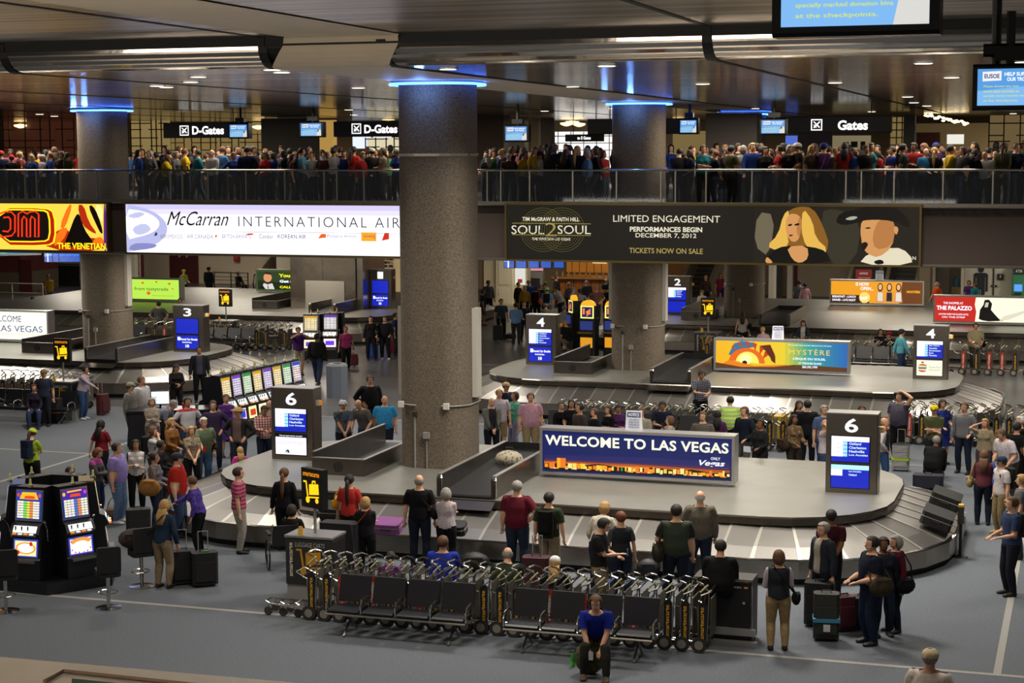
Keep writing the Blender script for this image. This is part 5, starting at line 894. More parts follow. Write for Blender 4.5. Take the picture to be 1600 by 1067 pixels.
t=thing('stop_box','dark emergency stop box on the skirt of the nearest carousel','control box',G(683,862,.1)); obj('box',MB().box((0,-.1,.28),(.3,.1,.2)),BLACK,t); obj('yellow_label',MB().box((0,-.155,.34),(.12,.01,.05)),YEL,t)
# wheelchair
t=thing('wheelchair','black wheelchair with chrome push handles beside the front left kiosk','wheelchair',G(443,888),R(15)); 
for s in (-1,1):
    w2=obj('large_wheel',MB().tube([(s*.3,.3*math.cos(R(a)),.3+.3*math.sin(R(a))) for a in range(0,361,24)],.018,5,False),RUB,t); obj('spokes',MB().tube([(s*.3,-.29,.3),(s*.3,.29,.3)],.006,4).tube([(s*.3,0,.01),(s*.3,0,.59)],.006,4),CHROME,w2); obj('caster',MB().wheel((s*.26,.5,.09),.09,.03,10,'x'),RUB,t)
    obj('push_handle',MB().tube([(s*.24,-.22,.5),(s*.24,-.26,.92),(s*.24,-.38,.95)],.016,5),CHROME,t); obj('armrest',MB().box((s*.27,.08,.7),(.06,.38,.04)),RUB,t)
obj('seat',MB().bx(-.24,.24,-.2,.25,.46,.5),RUB,t); obj('backrest',MB().bx(-.24,.24,-.26,-.22,.5,.9),RUB,t)
# ---------------------------------------------------------------- bags
BAGP={}
def suitcase(P,rz,label,c='#131316',w_=.42,h=.62,d=.26,handle=True,strap=None,tag_=None,lie=0):
    t=thing('suitcase',label,'suitcase',P,rz); m=c if not isinstance(c,str) else mat(c,.7,var=.1,vs=15)
    obj('shell',MB().bev((0,0,h/2+.05),(w_,d,h),.05),m,t); obj('front_pocket',MB().bev((0,-d/2-.015,h*.42+.05),(w_*.8,.04,h*.6),.015,1),m,t)
    for x in (-w_*.35,w_*.35): obj('wheel',MB().wheel((x,d*.3,.04),.04,.03,8),JT,t)
    obj('carry_handle',MB().tube([(-.08,0,h+.05),(-.07,0,h+.09),(.07,0,h+.09),(.08,0,h+.05)],.012,5),BLACK,t)
    if handle: obj('pull_handle',MB().tube([(-.09,d*.35,h),(-.09,d*.35,h+.42),(.09,d*.35,h+.42),(.09,d*.35,h)],.01,5),GREYP,t)
    if strap: obj('strap',MB().bx(-w_/2-.01,w_/2+.01,-d/2-.05,d/2+.01,h*.45,h*.45+.06),mat(strap,.6),t)
    if tag_: obj('luggage_tag',MB().bx(-.05,.06,-d/2-.06,-d/2-.05,h*.25,h*.25+.12) if tag_!='top' else MB().bx(-.04,.08,-.03,.03,h+.06,h+.07),mat('#d8d8d4' if tag_!='top' else '#58b040',.6),t)
    if lie: t.rotation_euler=(R(lie),0,rz)
    return t
suitcase(G(1280,978),RZ,'black suitcase standing left of the suitcase with a blue strap','#0d0d10',.5,.72,.3,False); suitcase(G(1289,1002)+V*.1,R(-8),'dark green-grey suitcase with a blue strap and white tag, front right','#2a2c28',.42,.75,.28,False,'#3a88a8',True); suitcase(G(1318,985),R(20),'dark red suitcase leaning behind the strapped suitcase','#4a1020',.36,.55,.24,False)
suitcase(G(1345,980),R(30),'black duffel-like case on wheels between the front right suitcases and the man in navy','#101014',.4,.5,.3,False)
suitcase(G(320,915),R(20),'black suitcase with a green tag behind the woman with the flowered bag','#121214',.48,.6,.3,True,None,'top'); suitcase(G(285,912)+U*.02,R(20),'black suitcase standing just left of the green tagged one','#101013',.46,.6,.3,True)
suitcase(G(217,850),R(15),'black suitcase standing behind the stool with the bag','#16161a',.5,.7,.3,False)
suitcase(G(161,648),R(60),'dark red suitcase pulled by the woman in a pale top, mid left','#4a141c',.4,.6,.26,True); suitcase(G(72,660)-V*.3,RZ,'large black suitcase in front of the far left kiosk','#121216',.5,.75,.3,False); suitcase(G(95,658)-V*.35,RZ,'second large black suitcase in front of the far left kiosk, with an orange strap','#15161a',.5,.7,.3,False,'#b87820')
suitcase(G(551,573),R(40),'dark red rolling bag behind the woman in pink, centre left','#5a1420',.4,.42,.26,False); suitcase(G(583,560),R(5),'bright blue suitcase held by a woman in a dark hoodie','#1c56b0',.4,.55,.26,True); suitcase(G(778,533),R(-10),'black suitcase beside the man in a grey polo, right of the widest column','#0f0f12',.42,.62,.26,True); suitcase(G(797,531),RZ,'low dark bag on the floor right of the black suitcase','#18242a',.5,.2,.3,False)
suitcase(G(612,553),R(5),'red suitcase just left of the widest column','#7a1420',.3,.5,.26,False)
suitcase(G(838,925),R(-12),'dark red patterned suitcase near the seated man in olive','#3a1018',.5,.62,.32,True); suitcase(G(975,915),RZ,'brown leather suitcase beside the man in khaki trousers','#3a3128',.36,.62,.26,False); suitcase(G(1407,735),RZ,'black and white striped suitcase behind the right display 6',pattern('stripe','#14141a','#d8d8d8',9),.42,.62,.26,True,'#a8c820'); suitcase(G(1450,765),RZ,'dark blue suitcase lying low near the right bend of the carousel','#141826',.7,.32,.4,False)
suitcase(G(1432,690),R(20),'black suitcase behind the standing man with a yellow cap','#101010',.4,.5,.26,False)
# bags on the belt
def onbelt(px,py,lab,c,w_,d,h,rz,tx=0,ty=0):
    t=thing('suitcase',lab,'suitcase',G(px,py,.66),0); t.rotation_euler=Euler((tx,ty,rz)); obj('shell',MB().bev((0,0,h/2),(w_,d,h),.05),mat(c,.7,var=.1,vs=12),t); obj('carry_handle',MB().tube([(-.1,-d/2,h*.5),(-.08,-d/2-.04,h*.5),(.08,-d/2-.04,h*.5),(.1,-d/2,h*.5)],.012,5),BLACK,t); obj('zip_line',MB().bev((0,0,h*.62),(w_+.01,d+.01,.015),.05),GREYP,t); return t
onbelt(1475,788,'black suitcase lying on the belt at the right bend, upper one','#0e0e0f',.62,.85,.26,RZ,0,R(18)); onbelt(1462,818,'black suitcase lying on the belt at the right bend, lower one','#111113',.62,.85,.26,RZ,0,R(18))
onbelt(608,828,'violet suitcase lying on the front belt','#7d4580',.55,.36,.2,RZ,R(17)); onbelt(528,806,'dark suitcase with a tan lid on the front belt behind the kiosk','#1a1a1c',.7,.4,.25,RZ,R(17)); onbelt(545,796,'beige cardboard box standing on the front belt behind the kiosk','#a08a72',.5,.3,.3,RZ-.2,R(17)); onbelt(485,798,'flat dark brown case on the front belt behind the kiosk','#463a34',.8,.4,.12,RZ-.3,R(17)); onbelt(712,832,'small dark bag on the front belt behind the grey-haired woman','#1e2024',.45,.3,.2,RZ,R(17))
def softbag(P,rz,label,c,r=(.26,.14,.15),name='handbag',cat='bag',strap=.22,c2=None):
    t=thing(name,label,cat,P,rz); m=c if not isinstance(c,str) else mat(c,.6,var=.15,vs=20); obj('body',MB().ell((0,0,r[2]*.95),r,10,7),m,t,smooth=True)
    obj('strap',MB().tube([(-r[0]*.7,0,r[2]*1.4),(-r[0]*.5,0,r[2]*1.6+strap*.6),(0,0,r[2]*1.7+strap),(r[0]*.5,0,r[2]*1.6+strap*.6),(r[0]*.7,0,r[2]*1.4)],.012,5),m if not c2 else mat(c2,.6),t)
    obj('flap',MB().bev((0,-r[1]*.75,r[2]*1.3),(r[0]*1.1,.05,r[2]*.5),.015,1),m,t)
    return t
softbag(G(222,916)+Vector((-.12,0,.72)),R(10),'brown leather bag lying on the stool seat','#2c1c14',(.3,.2,.2),'duffel_bag',strap=.05); softbag(G(740,893),0,'black duffel bag on the floor by the carousel, behind the man in bright blue','#0d0d0f',(.32,.2,.2),'duffel_bag',strap=.05)
softbag(G(1075,893)-U*.6,0,'shiny red gift bag on the floor behind the puffer vest man','#b01818',(.13,.1,.2),'gift_bag',strap=.05); softbag(G(1028,905)-U*.2,0,'black bag with a blue label on the floor right of the couple','#15151a',(.22,.16,.2),'duffel_bag',strap=.03)
t=thing('soda_bottle','green plastic soda bottle standing on the floor by the seated man in blue','bottle',G(895,1041)); gm=mat('#2f9a3a',.1); obj('body',MB().lathe([(.035,0),(.038,.02),(.036,.14),(.03,.18),(.013,.22),(.013,.24)],10),gm,t,smooth=True); obj('cap',MB().lathe([(.016,.24),(.016,.26)],8),mat('#1c7a2a',.4),t); obj('liquid',MB().lathe([(.039,.01),(.0385,.08)],10),mat('#56c820',.1),t)
softbag(G(921,1052),R(-10),'camouflage backpack with orange trim on the floor before the seated man',pattern('vor','#2a3018','#4a4a2c',16),(.24,.15,.26),'backpack',strap=.1,c2='#c84a1c')
softbag(G(180,812),0,'woven basket bag standing near the couple at the left','#6a5640',(.24,.2,.16),'basket',strap=.28)
# ---------------------------------------------------------------- people
def v3(*a): return np.array(a,float)
def rx(p,a,piv):
    q=p-piv; c,s=math.cos(a),math.sin(a); return piv+v3(q[0],q[1]*c+q[2]*s*-1*-1*0+(-q[2]*s),q[1]*s+q[2]*c) if False else piv+v3(q[0],q[1]*c-q[2]*s,q[1]*s+q[2]*c)
def ik(a,t,l1,l2,hint):
    d=t-a; L=np.linalg.norm(d); mx=(l1+l2)*.995
    if L>mx: t=a+d/L*mx; d=t-a; L=mx
    u=d/L; x=(l1*l1-l2*l2+L*L)/(2*L); h=math.sqrt(max(l1*l1-x*x,0)); n=hint-u*np.dot(hint,u); n/=max(np.linalg.norm(n),1e-6); return a+u*x+n*h,t
# pose: lean(deg), nod, pelvis z, wrists R/L in torso frame (R is -x), elbow hints, ankles
PO=dict(
 stand=dict(R=(-.27,-.03,.80),L=(.27,-.03,.80)), stand2=dict(R=(-.26,-.06,.82),L=(.22,-.2,1.0),aL=(.16,-.08)),
 fold=dict(R=(.07,-.22,1.13),L=(-.06,-.21,1.17),hR=(-.45,.35,-1),hL=(.45,.35,-1)), clasp=dict(R=(-.03,-.24,.93),L=(.03,-.24,.95),hR=(-1,.4,0),hL=(1,.4,0)),
 phone=dict(R=(-.05,-.33,1.14),L=(.06,-.28,1.08),hR=(-.6,.3,-1),hL=(.6,.3,-1),nod=24), face=dict(R=(-.1,-.17,1.52),L=(.2,-.16,1.0),hR=(-.7,-.2,-1)),
 call=dict(R=(-.12,-.06,1.62),L=(.25,-.05,.82),hR=(-.8,-.4,-1)), headh=dict(R=(-.26,-.05,.82),L=(.12,-.02,1.76),hL=(1,-.2,.3)),
 hip=dict(R=(-.2,-.06,1.0),L=(.27,-.03,.8),hR=(-1,.6,0)), hips=dict(R=(-.19,-.05,1.0),L=(.19,-.05,1.0),hR=(-1,.4,0),hL=(1,.4,0)), back=dict(R=(-.05,.17,.92),L=(.05,.18,.92),hR=(-1,.3,0),hL=(1,.3,0)),
 walk=dict(R=(-.25,-.2,.86),L=(.25,.15,.84),aR=(-.1,.22),aL=(.1,-.25)), pull=dict(R=(-.26,.02,.8),L=(.3,.25,.85),aR=(-.1,-.2),aL=(.1,.2)),
 bend=dict(lean=62,R=(-.14,-.5,1.25),L=(.14,-.5,1.25),nod=-10), lean=dict(lean=24,R=(-.2,-.3,1.0),L=(.2,-.28,1.0),nod=12), reach=dict(lean=12,R=(-.2,-.5,1.2),L=(.25,-.1,.9)), reachl=dict(lean=10,L=(.2,-.52,1.15),R=(-.25,-.1,.9)),
 photo=dict(R=(-.08,-.3,1.52),L=(.08,-.3,1.52),hR=(-1,0,-.6),hL=(1,0,-.6)), hold=dict(R=(-.13,-.28,1.04),L=(.13,-.28,1.06),hR=(-.4,.6,-1),hL=(.4,.6,-1)),
 sit=dict(pz=.52,R=(-.14,-.3,.98),L=(.14,-.3,.98),aR=(-.13,-.48),aL=(.13,-.48)), sitlean=dict(pz=.52,lean=28,R=(-.06,-.52,.96),L=(.05,-.5,.98),aR=(-.16,-.42),aL=(.16,-.52),nod=0,hR=(-1,.3,0),hL=(1,.3,0)), sitback=dict(pz=.5,lean=14,R=(-.2,-.3,.95),L=(.2,-.3,.95),aR=(-.13,-.42),aL=(.13,-.42),nod=10),
 floor=dict(pz=.16,lean=12,R=(-.2,-.32,1.05),L=(.2,-.32,1.05),aR=(-.18,-.62),aL=(.18,-.55),nod=6), kneel=dict(pz=.42,lean=25,R=(-.15,-.35,.95),L=(.15,-.35,.95),aR=(-.12,.36),aL=(.12,.36)),
)
def loft(mb,pts,RX,RY,side,n=12):
    pts=[v3(*p) for p in pts]; vs=[]; fs=[]; m=len(pts)
    for i,p in enumerate(pts):
        t=pts[min(i+1,m-1)]-pts[max(i-1,0)]; t/=np.linalg.norm(t); x=side-t*np.dot(side,t); x/=np.linalg.norm(x); y=np.cross(t,x)
        for k in range(n): a=2*PI*k/n; vs.append(p+x*math.cos(a)*RX[i]+y*math.sin(a)*RY[i])
    for i in range(m-1): fs+=[(i*n+k,i*n+(k+1)%n,(i+1)*n+(k+1)%n,(i+1)*n+k) for k in range(n)]
    vs+=[pts[0],pts[-1]]; c=m*n; fs+=[(c,(k+1)%n,k) for k in range(n)]+[(c+1,(m-1)*n+k,(m-1)*n+(k+1)%n) for k in range(n)]; mb.add([tuple(v) for v in vs],fs)
BODY={}
def body_base(pose,bt,vox):
    key=(pose,bt,vox)
    if key in BODY: return BODY[key]
    P=PO[pose]; pz=P.get('pz',.93); lean=R(P.get('lean',0)); piv=v3(0,0,.95); dz=pz-.93
    fem=bt=='f'; hv=1.18 if bt=='h' else 1.0; sh=.155 if fem else .185*(1.04 if bt=='h' else 1)
    def T(p): q=rx(v3(*p),lean,piv); q[2]+=dz; return q       # torso frame -> pose
    mb=MB(); S1=v3(1,0,0)
    spine=[(0,0,.86),(0,0,.93),(0,.0,1.04),(0,-.005,1.16),(0,0,1.28),(0,0,1.38),(0,.005,1.44),(0,.005,1.475)]
    RXs=[.12,.175*(1.03 if fem else .98),.165*(.94 if fem else 1),.14 if fem else .162,.152 if fem else .176,.15 if fem else .178,.115 if fem else .135,.07]; RYs=[.09,.122,.115,.102,.118,.108,.085,.062]
    if hv>1:
        RXs=[a*b for a,b in zip(RXs,(1.1,1.12,1.25,1.28,1.15,1.08,1.02,1.1))]; RYs=[a*b for a,b in zip(RYs,(1.1,1.15,1.5,1.6,1.3,1.1,1.05,1.1))]
    pts=[T(p) for p in spine]; pts[0]=pts[0]*.4+.6*v3(0,0,.86+dz) ; loft(mb,pts,RXs,RYs,S1,14)
    if fem:
        for s in (-1,1): c=T((s*.065,-.085,1.28)); mb.ell(tuple(c),(.062,.055,.06),8,6)
    hd=T((0,0,1.475)); nod=R(P.get('nod',0))+lean*.55; Hc=hd+rx(v3(0,-.014,.147),nod*1.0,v3(0,0,0))
    loft(mb,[T((0,.005,1.43)),hd*.5+Hc*.5+v3(0,.012,-.02),Hc+v3(0,.01,-.03)],[.07,.058,.054],[.066,.058,.054],S1,10)
    def HT(p): return Hc+rx(v3(*p),nod,v3(0,0,0))
    # head: skull + jaw
    hp=[(0,.01,-.085),(0,-.012,-.07),(0,-.012,-.035),(0,0,0),(0,.006,.05),(0,.01,.085),(0,.012,.108)]
    mb2=MB(); mb2.ell((0,.008,.024),(.073,.092,.098),12,8); mb2.ell((0,-.022,-.04),(.06,.07,.07),10,7)
    for s in (-1,1): mb2.ell((s*.076,.012,-.008),(.012,.02,.03),6,4)
    o0=len(mb.v); mb.add([tuple(HT(q)) for q in mb2.v],mb2.f)
    bones=[]; J={}
    L1,L2=.29,.25
    for s,k in ((-1,'R'),(1,'L')):
        sho=T((s*sh,0,1.40)); w=T(P[k]); hint=np.array(P.get('h'+k,(s*.6,1,-.2)),float); el,w=ik(sho,w,L1,L2,hint)
        ins=T((s*sh*.55,0,1.385)); a=1.22 if bt=='h' else (.86 if fem else 1); sd=np.cross(w-el,v3(0,0,1)); sd=sd/max(np.linalg.norm(sd),1e-3) if np.linalg.norm(sd)>.02 else v3(1,0,0)
        loft(mb,[ins,sho*.8+ins*.2,sho*.7+el*.3,el,el*.6+w*.4,w],[.06*a,.062*a,.052*a,.041*a,.042*a,.027*a],[.06*a,.062*a,.052*a,.041*a,.042*a,.025*a],v3(0,1,0) if abs((el-sho)[1])<.2 else v3(0,0,1),8)
        d=(w-el)/np.linalg.norm(w-el); hc=w+d*.05; loft(mb,[w-d*.01,w+d*.03,w+d*.085,w+d*.10],[.024,.036,.036,.02],[.02,.018,.017,.012],sd,8)
        J[k]=(sho,el,w,d,sd)
        hip=v3(s*.09,0,.90+dz); ax,ay=P.get('a'+k,(s*.11,.0)); ank=v3(ax,ay,.085)
        kn,ank=ik(hip,ank,.425,.40,v3(s*.12,-1,.1 if pose!='kneel' else -1)); lg=1.15 if bt=='h' else (1.03 if fem else 1)
        top=v3(s*.075,0,.955+dz) if pz>.6 else v3(s*.08,.03,.92+dz)
        loft(mb,[top,hip+(kn-hip)*.08,hip+(kn-hip)*.45,kn,kn*.65+ank*.35,ank],[.08*lg,.092*lg,.076*lg,.056*lg,.056*lg,.036],[.09*lg,.098*lg,.08*lg,.058*lg,.06*lg,.038],v3(1,0,0),10)
        if pose=='kneel': ft=[ank+v3(0,-.02,0),ank+v3(0,.08,-.03),ank+v3(0,.14,-.06)]
        else: ft=[ank+v3(0,.055,-.035),ank+v3(0,.02,-.045),ank+v3(0,-.07,-.052),ank+v3(0,-.155,-.06),ank+v3(0,-.175,-.062)]
        loft(mb,ft,[.025,.04,.046,.042,.02][:len(ft)],[.03,.05,.034,.024,.012][:len(ft)],v3(1,0,0),8); J['a'+k]=(hip,kn,ank,ft)
    me=bpy.data.meshes.new('b'); me.from_pydata(mb.v,[],mb.f); bm=bmesh.new(); bm.from_mesh(me); bmesh.ops.recalc_face_normals(bm,faces=bm.faces); bm.to_mesh(me); bm.free(); o=bpy.data.objects.new('b',me); COL.objects.link(o)
    m=o.modifiers.new('r','REMESH'); m.mode='VOXEL'; m.voxel_size=vox; m.use_smooth_shade=True; sm=o.modifiers.new('s','SMOOTH'); sm.factor=.5; sm.iterations=3
    me2=bpy.data.meshes.new_from_object(o.evaluated_get(bpy.context.evaluated_depsgraph_get())); bpy.data.objects.remove(o)
    n=len(me2.vertices); co=np.empty(n*3); me2.vertices.foreach_get('co',co); co=co.reshape(-1,3); nr=np.empty(n*3); me2.vertices.foreach_get('normal',nr); nr=nr.reshape(-1,3)
    fc=[tuple(p.vertices) for p in me2.polygons]; cen=np.array([co[list(f)].mean(0) for f in fc]); bpy.data.meshes.remove(me2)
    # classify faces by nearest bone
    def seg(a,b):
        ab=b-a; t=np.clip(((cen-a)@ab)/(ab@ab),0,1); return np.linalg.norm(cen-(a+t[:,None]*ab),axis=1),t
    names=[];D=[];TT=[]
    def addb(nm,a,b,r): d,t=seg(a,b); names.append(nm); D.append(d-r); TT.append(t)
    addb('torso',T((0,0,.98)),T((0,0,1.40)),.10*hv); addb('head',hd+v3(0,0,.03),Hc,.075); addb('pelvis',v3(-.06,0,.9+dz),v3(.06,0,.9+dz),.08)
    for k in 'RL':
        sho,el,w,d,sd=J[k]; addb('ua'+k,sho,el,.045); addb('fa'+k,el,w,.035); addb('hand'+k,w+d*.01,w+d*.1,.028); hip,kn,ank,ft=J['a'+k]; addb('th'+k,hip,kn,.07); addb('sh'+k,kn,ank+v3(0,0,.03),.05); addb('foot'+k,ft[0],ft[-1],.04)
    D=np.array(D); ix=D.argmin(0); tt=np.array(TT)[ix,np.arange(len(ix))]; reg=[names[i] for i in ix]
    inv=np.array([rx(c-v3(0,0,dz),-lean,piv)[2] for c in cen])
    # fingers and face added to the same skin mesh
    fb=MB()
    for k in 'RL':
        sho,el,w,d,sd=J[k]; nrm=np.cross(d,sd); s=-1 if k=='R' else 1; tow=nrm if np.dot(nrm,v3(0,0,-1)+v3(0,-.3,0))>0 else -nrm
        for i in range(4):
            a=w+d*.085+sd*(-.026+.0175*i); l=(.062,.07,.065,.05)[i]; fb.tube([tuple(a-d*.02),tuple(a+d*l*.5+tow*.006),tuple(a+d*l*.85+tow*.025)],[.0095,.009,.007],5)
        ts=sd if np.dot(sd,v3(-s,-.3,0))>0 else -sd; a=w+d*.02; fb.tube([tuple(a),tuple(a+ts*.042+d*.035),tuple(a+ts*.05+d*.068+tow*.01)],[.013,.011,.008],5)
    fb.add([tuple(HT(q)) for q in [(0,-.09,.012),(-.014,-.094,-.03),(.014,-.094,-.03),(0,-.118,-.026),(0,-.085,-.04)]],[(0,1,3),(0,3,2),(1,4,3),(3,4,2)])
    ey=MB(); e2=MB()
    for s in (-1,1):
        e=MB(); e.ell((s*.03,-.082,.004),(.013,.007,.008),6,4); ey.add([tuple(HT(q)) for q in e.v],e.f)
        e=MB(); e.ell((s*.03,-.088,.004),(.006,.005,.006),5,3); e.box((s*.03,-.088,.026),(.032,.008,.006)); e2.add([tuple(HT(q)) for q in e.v],e.f)
    e=MB(); e.ell((0,-.083,-.058),(.024,.008,.006),8,4); lp=MB(); lp.add([tuple(HT(q)) for q in e.v],e.f)
    BODY[key]=dict(co=co,nr=nr,fc=fc,reg=reg,tt=tt,inv=inv,ex=(fb,ey,e2,lp),HT=HT,Hc=Hc,nod=nod,hd=hd,J=J,T=T,lean=lean,dz=dz,pz=pz,meshes={},cen=cen); return BODY[key]
EYEW=mat('#d8d4cc',.3); EYED=mat('#1a120e',.3); LIP=mat('#7c3a34',.5)
def skinmat(c): return mat(c,.55,var=.05,vs=10)
def build_body(B):
    if 'body' in B['meshes']: return B['meshes']['body']
    vs=[tuple(v) for v in B['co']]; fs=list(B['fc']); mi=[0]*len(fs)
    for i,m in enumerate(B['ex']):
        o=len(vs); vs+=m.v; fs+=[tuple(a+o for a in f) for f in m.f]; mi+=[i]*len(m.f)
    me=bpy.data.meshes.new('person'); me.from_pydata(vs,[],fs); 
    for mm in (EYED,EYEW,EYED,LIP): me.materials.append(mm)
    me.polygons.foreach_set('material_index',mi); me.polygons.foreach_set('use_smooth',[True]*len(fs)); B['meshes']['body']=me; return me
def region(B,test,off,name,key):
    if key in B['meshes']: return B['meshes'][key]
    fs=[f for i,f in enumerate(B['fc']) if test(B['reg'][i],B['tt'][i],B['inv'][i],B['cen'][i])]
    if not fs: B['meshes'][key]=None; return None
    used=sorted({v for f in fs for v in f}); mp={v:i for i,v in enumerate(used)}; co=B['co'][used]+B['nr'][used]*off
    me=bpy.data.meshes.new(name); me.from_pydata([tuple(v) for v in co],[],[tuple(mp[v] for v in f) for f in fs]); me.polygons.foreach_set('use_smooth',[True]*len(fs)); B['meshes'][key]=me; return me
def omat(o,m,slot=0):
    if len(o.material_slots)==0:
        o.data.materials.append(None)
    o.material_slots[slot].link='OBJECT'; o.material_slots[slot].material=m
def hair_mesh(B,style):
    key=('hair',style)
    if key in B['meshes']: return B['meshes'][key]
    mb=MB(); front=lambda x,y,z:(y>-.45 or z>.38)
    if style=='bald': mb.ell((0,.012,.01),(.087,.106,.095),14,10,lambda x,y,z:y>-.1 and z<.35 and z>-.5)
    else: mb.ell((0,.012,.032),(.093,.113,.108),14,10,lambda x,y,z:((y>-.35 or z>.45) and z>(-.75 if y>.3 else -.45)))
    if style in('bob','curly'):
        f=1.0 if style=='bob' else 1.1; mb.ell((0,.025,-.01),(.10*f,.105*f,.125*f),14,10,lambda x,y,z:(y>-.28 or z>.55))
    if style in('long','pony','bun'):
        if style=='bun': mb.ell((0,.115,.06),(.045,.04,.045),8,6)
        if style=='long':
            mb.ell((0,.02,-.0),(.10,.108,.12),14,10,lambda x,y,z:(y>-.25 or z>.6))
    me0=[tuple(B['HT'](q)) for q in mb.v]; m2=MB(); m2.add(me0,mb.f)
    if style=='long':
        T=B['T']; a=B['HT']((0,.06,-.03)); b=T((0,.12,1.42)); c=T((0,.135,1.25)); loft(m2,[a,b*.5+a*.5+v3(0,.01,0),b,c],[.085,.095,.10,.06],[.045,.04,.035,.015],v3(1,0,0),10)
    if style=='pony':
        T=B['T']; a=B['HT']((0,.10,.03)); b=B['HT']((0,.14,-.05)); c=T((0,.15,1.3)); d=T((0,.14,1.12)); loft(m2,[a,b,c,d],[.03,.038,.035,.012],[.03,.035,.03,.01],v3(1,0,0),8)
    me=bpy.data.meshes.new('hair'); me.from_pydata(m2.v,[],m2.f); me.polygons.foreach_set('use_smooth',[True]*len(m2.f)); me.materials.append(None); B['meshes'][key]=me; return me
def cap_mesh(B,kind):
    key=('cap',kind)
    if key in B['meshes']: return B['meshes'][key]
    mb=MB(); mb.ell((0,.01,.045),(.098,.116,.094),14,9,lambda x,y,z:z>-.02)
    if kind=='cap': mb.add([(-.07,-.085,.045),(-.055,-.14,.04),(0,-.175,.038),(.055,-.14,.04),(.07,-.085,.045),(0,-.09,.062)],[(0,1,5),(1,2,5),(2,3,5),(3,4,5),(0,5,4,3,2,1)])
    if kind=='hat': mb.lathe([(.17,.05),(.175,.058),(.09,.065)],16)
    m=MB(); m.add([tuple(B['HT'](q)) for q in mb.v],mb.f); me=bpy.data.meshes.new(kind); me.from_pydata(m.v,[],m.f); me.polygons.foreach_set('use_smooth',[True]*len(m.f)); me.materials.append(None); B['meshes'][key]=me; return me
HC=dict(k='#17110d',b='#3a2416',n='#5c3d24',y='#a88550',g='#8a8680',w='#c8c4bc',r='#6a3218',d='#241a14')
SK=dict(a='#cc9c7e',b='#b48464',c='#74492f',d='#966848')
def garment(c):
    if not isinstance(c,str): return c
    return cloth(c)
def person(P,face,pose,bt,hair,hc,sk,top,sl,bot,leg,h,label,vox=.02,group=None,extra=None,shoe='#1a1715',face_parts=True):
    """P: ground point; face: heading in degrees (0 towards the viewer, 90 to the right)"""
    B=body_base(pose,bt,vox); me=build_body(B); s=h/1.75
    o=bpy.data.objects.new('person',me); COL.objects.link(o); o.location=P; o.rotation_euler=(0,0,R(face)); o.scale=(s*1.1,s*1.1,s); tag(o,label,'person',group); omat(o,skinmat(SK.get(sk,sk)))
    def part(nm,m,mt,kids=None):
        if m is None: return
        q=bpy.data.objects.new(nm,m); COL.objects.link(q); q.parent=o; KIDS.setdefault(o,[]).append(q); omat(q,mt); return q
    arm=lambda r,t:(r[:2]=='ua' and (sl!='n' or t<.12) and (t<.72 or sl=='l' or t<.6)) or (sl=='l' and r[:2] in('fa',) and t<.93)
    tz=.90 if bt!='f' else .93; dress=leg=='d'
    shirt=region(B,lambda r,t,z,c:(r=='torso' or (r=='pelvis' and z>tz) or (r[:2]=='th' and z>tz+.03 and B['pz']>.6) or arm(r,t)) and z<1.455 and not r=='head','' and 0 or .021,'shirt',('shirt',sl,tz)) 
    part('shirt' if not dress else 'dress',shirt,garment(top))
    pants=region(B,lambda r,t,z,c:(r=='pelvis' and z<1.04) or (r=='torso' and z<1.0) or r[:2]=='th' and (leg!='s' or t<.95) or (leg!='s' and r[:2]=='sh' and (leg!='k' or t<.0) ),.018,'trousers',('pants',leg)) if leg in('p','s') else None
    if leg in('p','s'): part('trousers' if leg=='p' else 'shorts',pants,garment(bot))
    else:
        key=('skirt',)
        if key not in B['meshes']:
            m=MB(); d=B['dz']; loft(m,[v3(0,0,1.06+d),v3(0,0,.92+d),v3(0,0,.5+max(d,-.3))],[.15,.19,.25],[.12,.145,.2],v3(1,0,0),14); q=bpy.data.meshes.new('skirt'); q.from_pydata(m.v,[],m.f); q.materials.append(None); B['meshes'][key]=q
        part('skirt',B['meshes'][key],garment(bot))
    part('shoes',region(B,lambda r,t,z,c:r[:4]=='foot' or (r[:2]=='sh' and c[2]<.09 and pose!='kneel'),.008,'shoes',('shoes',)),mat(shoe,.6))
    cap=None
    if isinstance(hair,tuple): hair,cap,cc=hair
    if hair!='none': part('hair',hair_mesh(B,hair),mat(HC.get(hc,hc),.7,var=.2,vs=30))
    if cap: part('cap' if cap=='cap' else 'hat',cap_mesh(B,cap),cloth(cc))
    o['hh']=h
    M=Matrix.Translation(P)@Matrix.Rotation(R(face),4,'Z')@Matrix.Diagonal((s*1.1,s*1.1,s,1))
    if extra: extra(o,B,M)
    return o,B,M
del_keys=[]
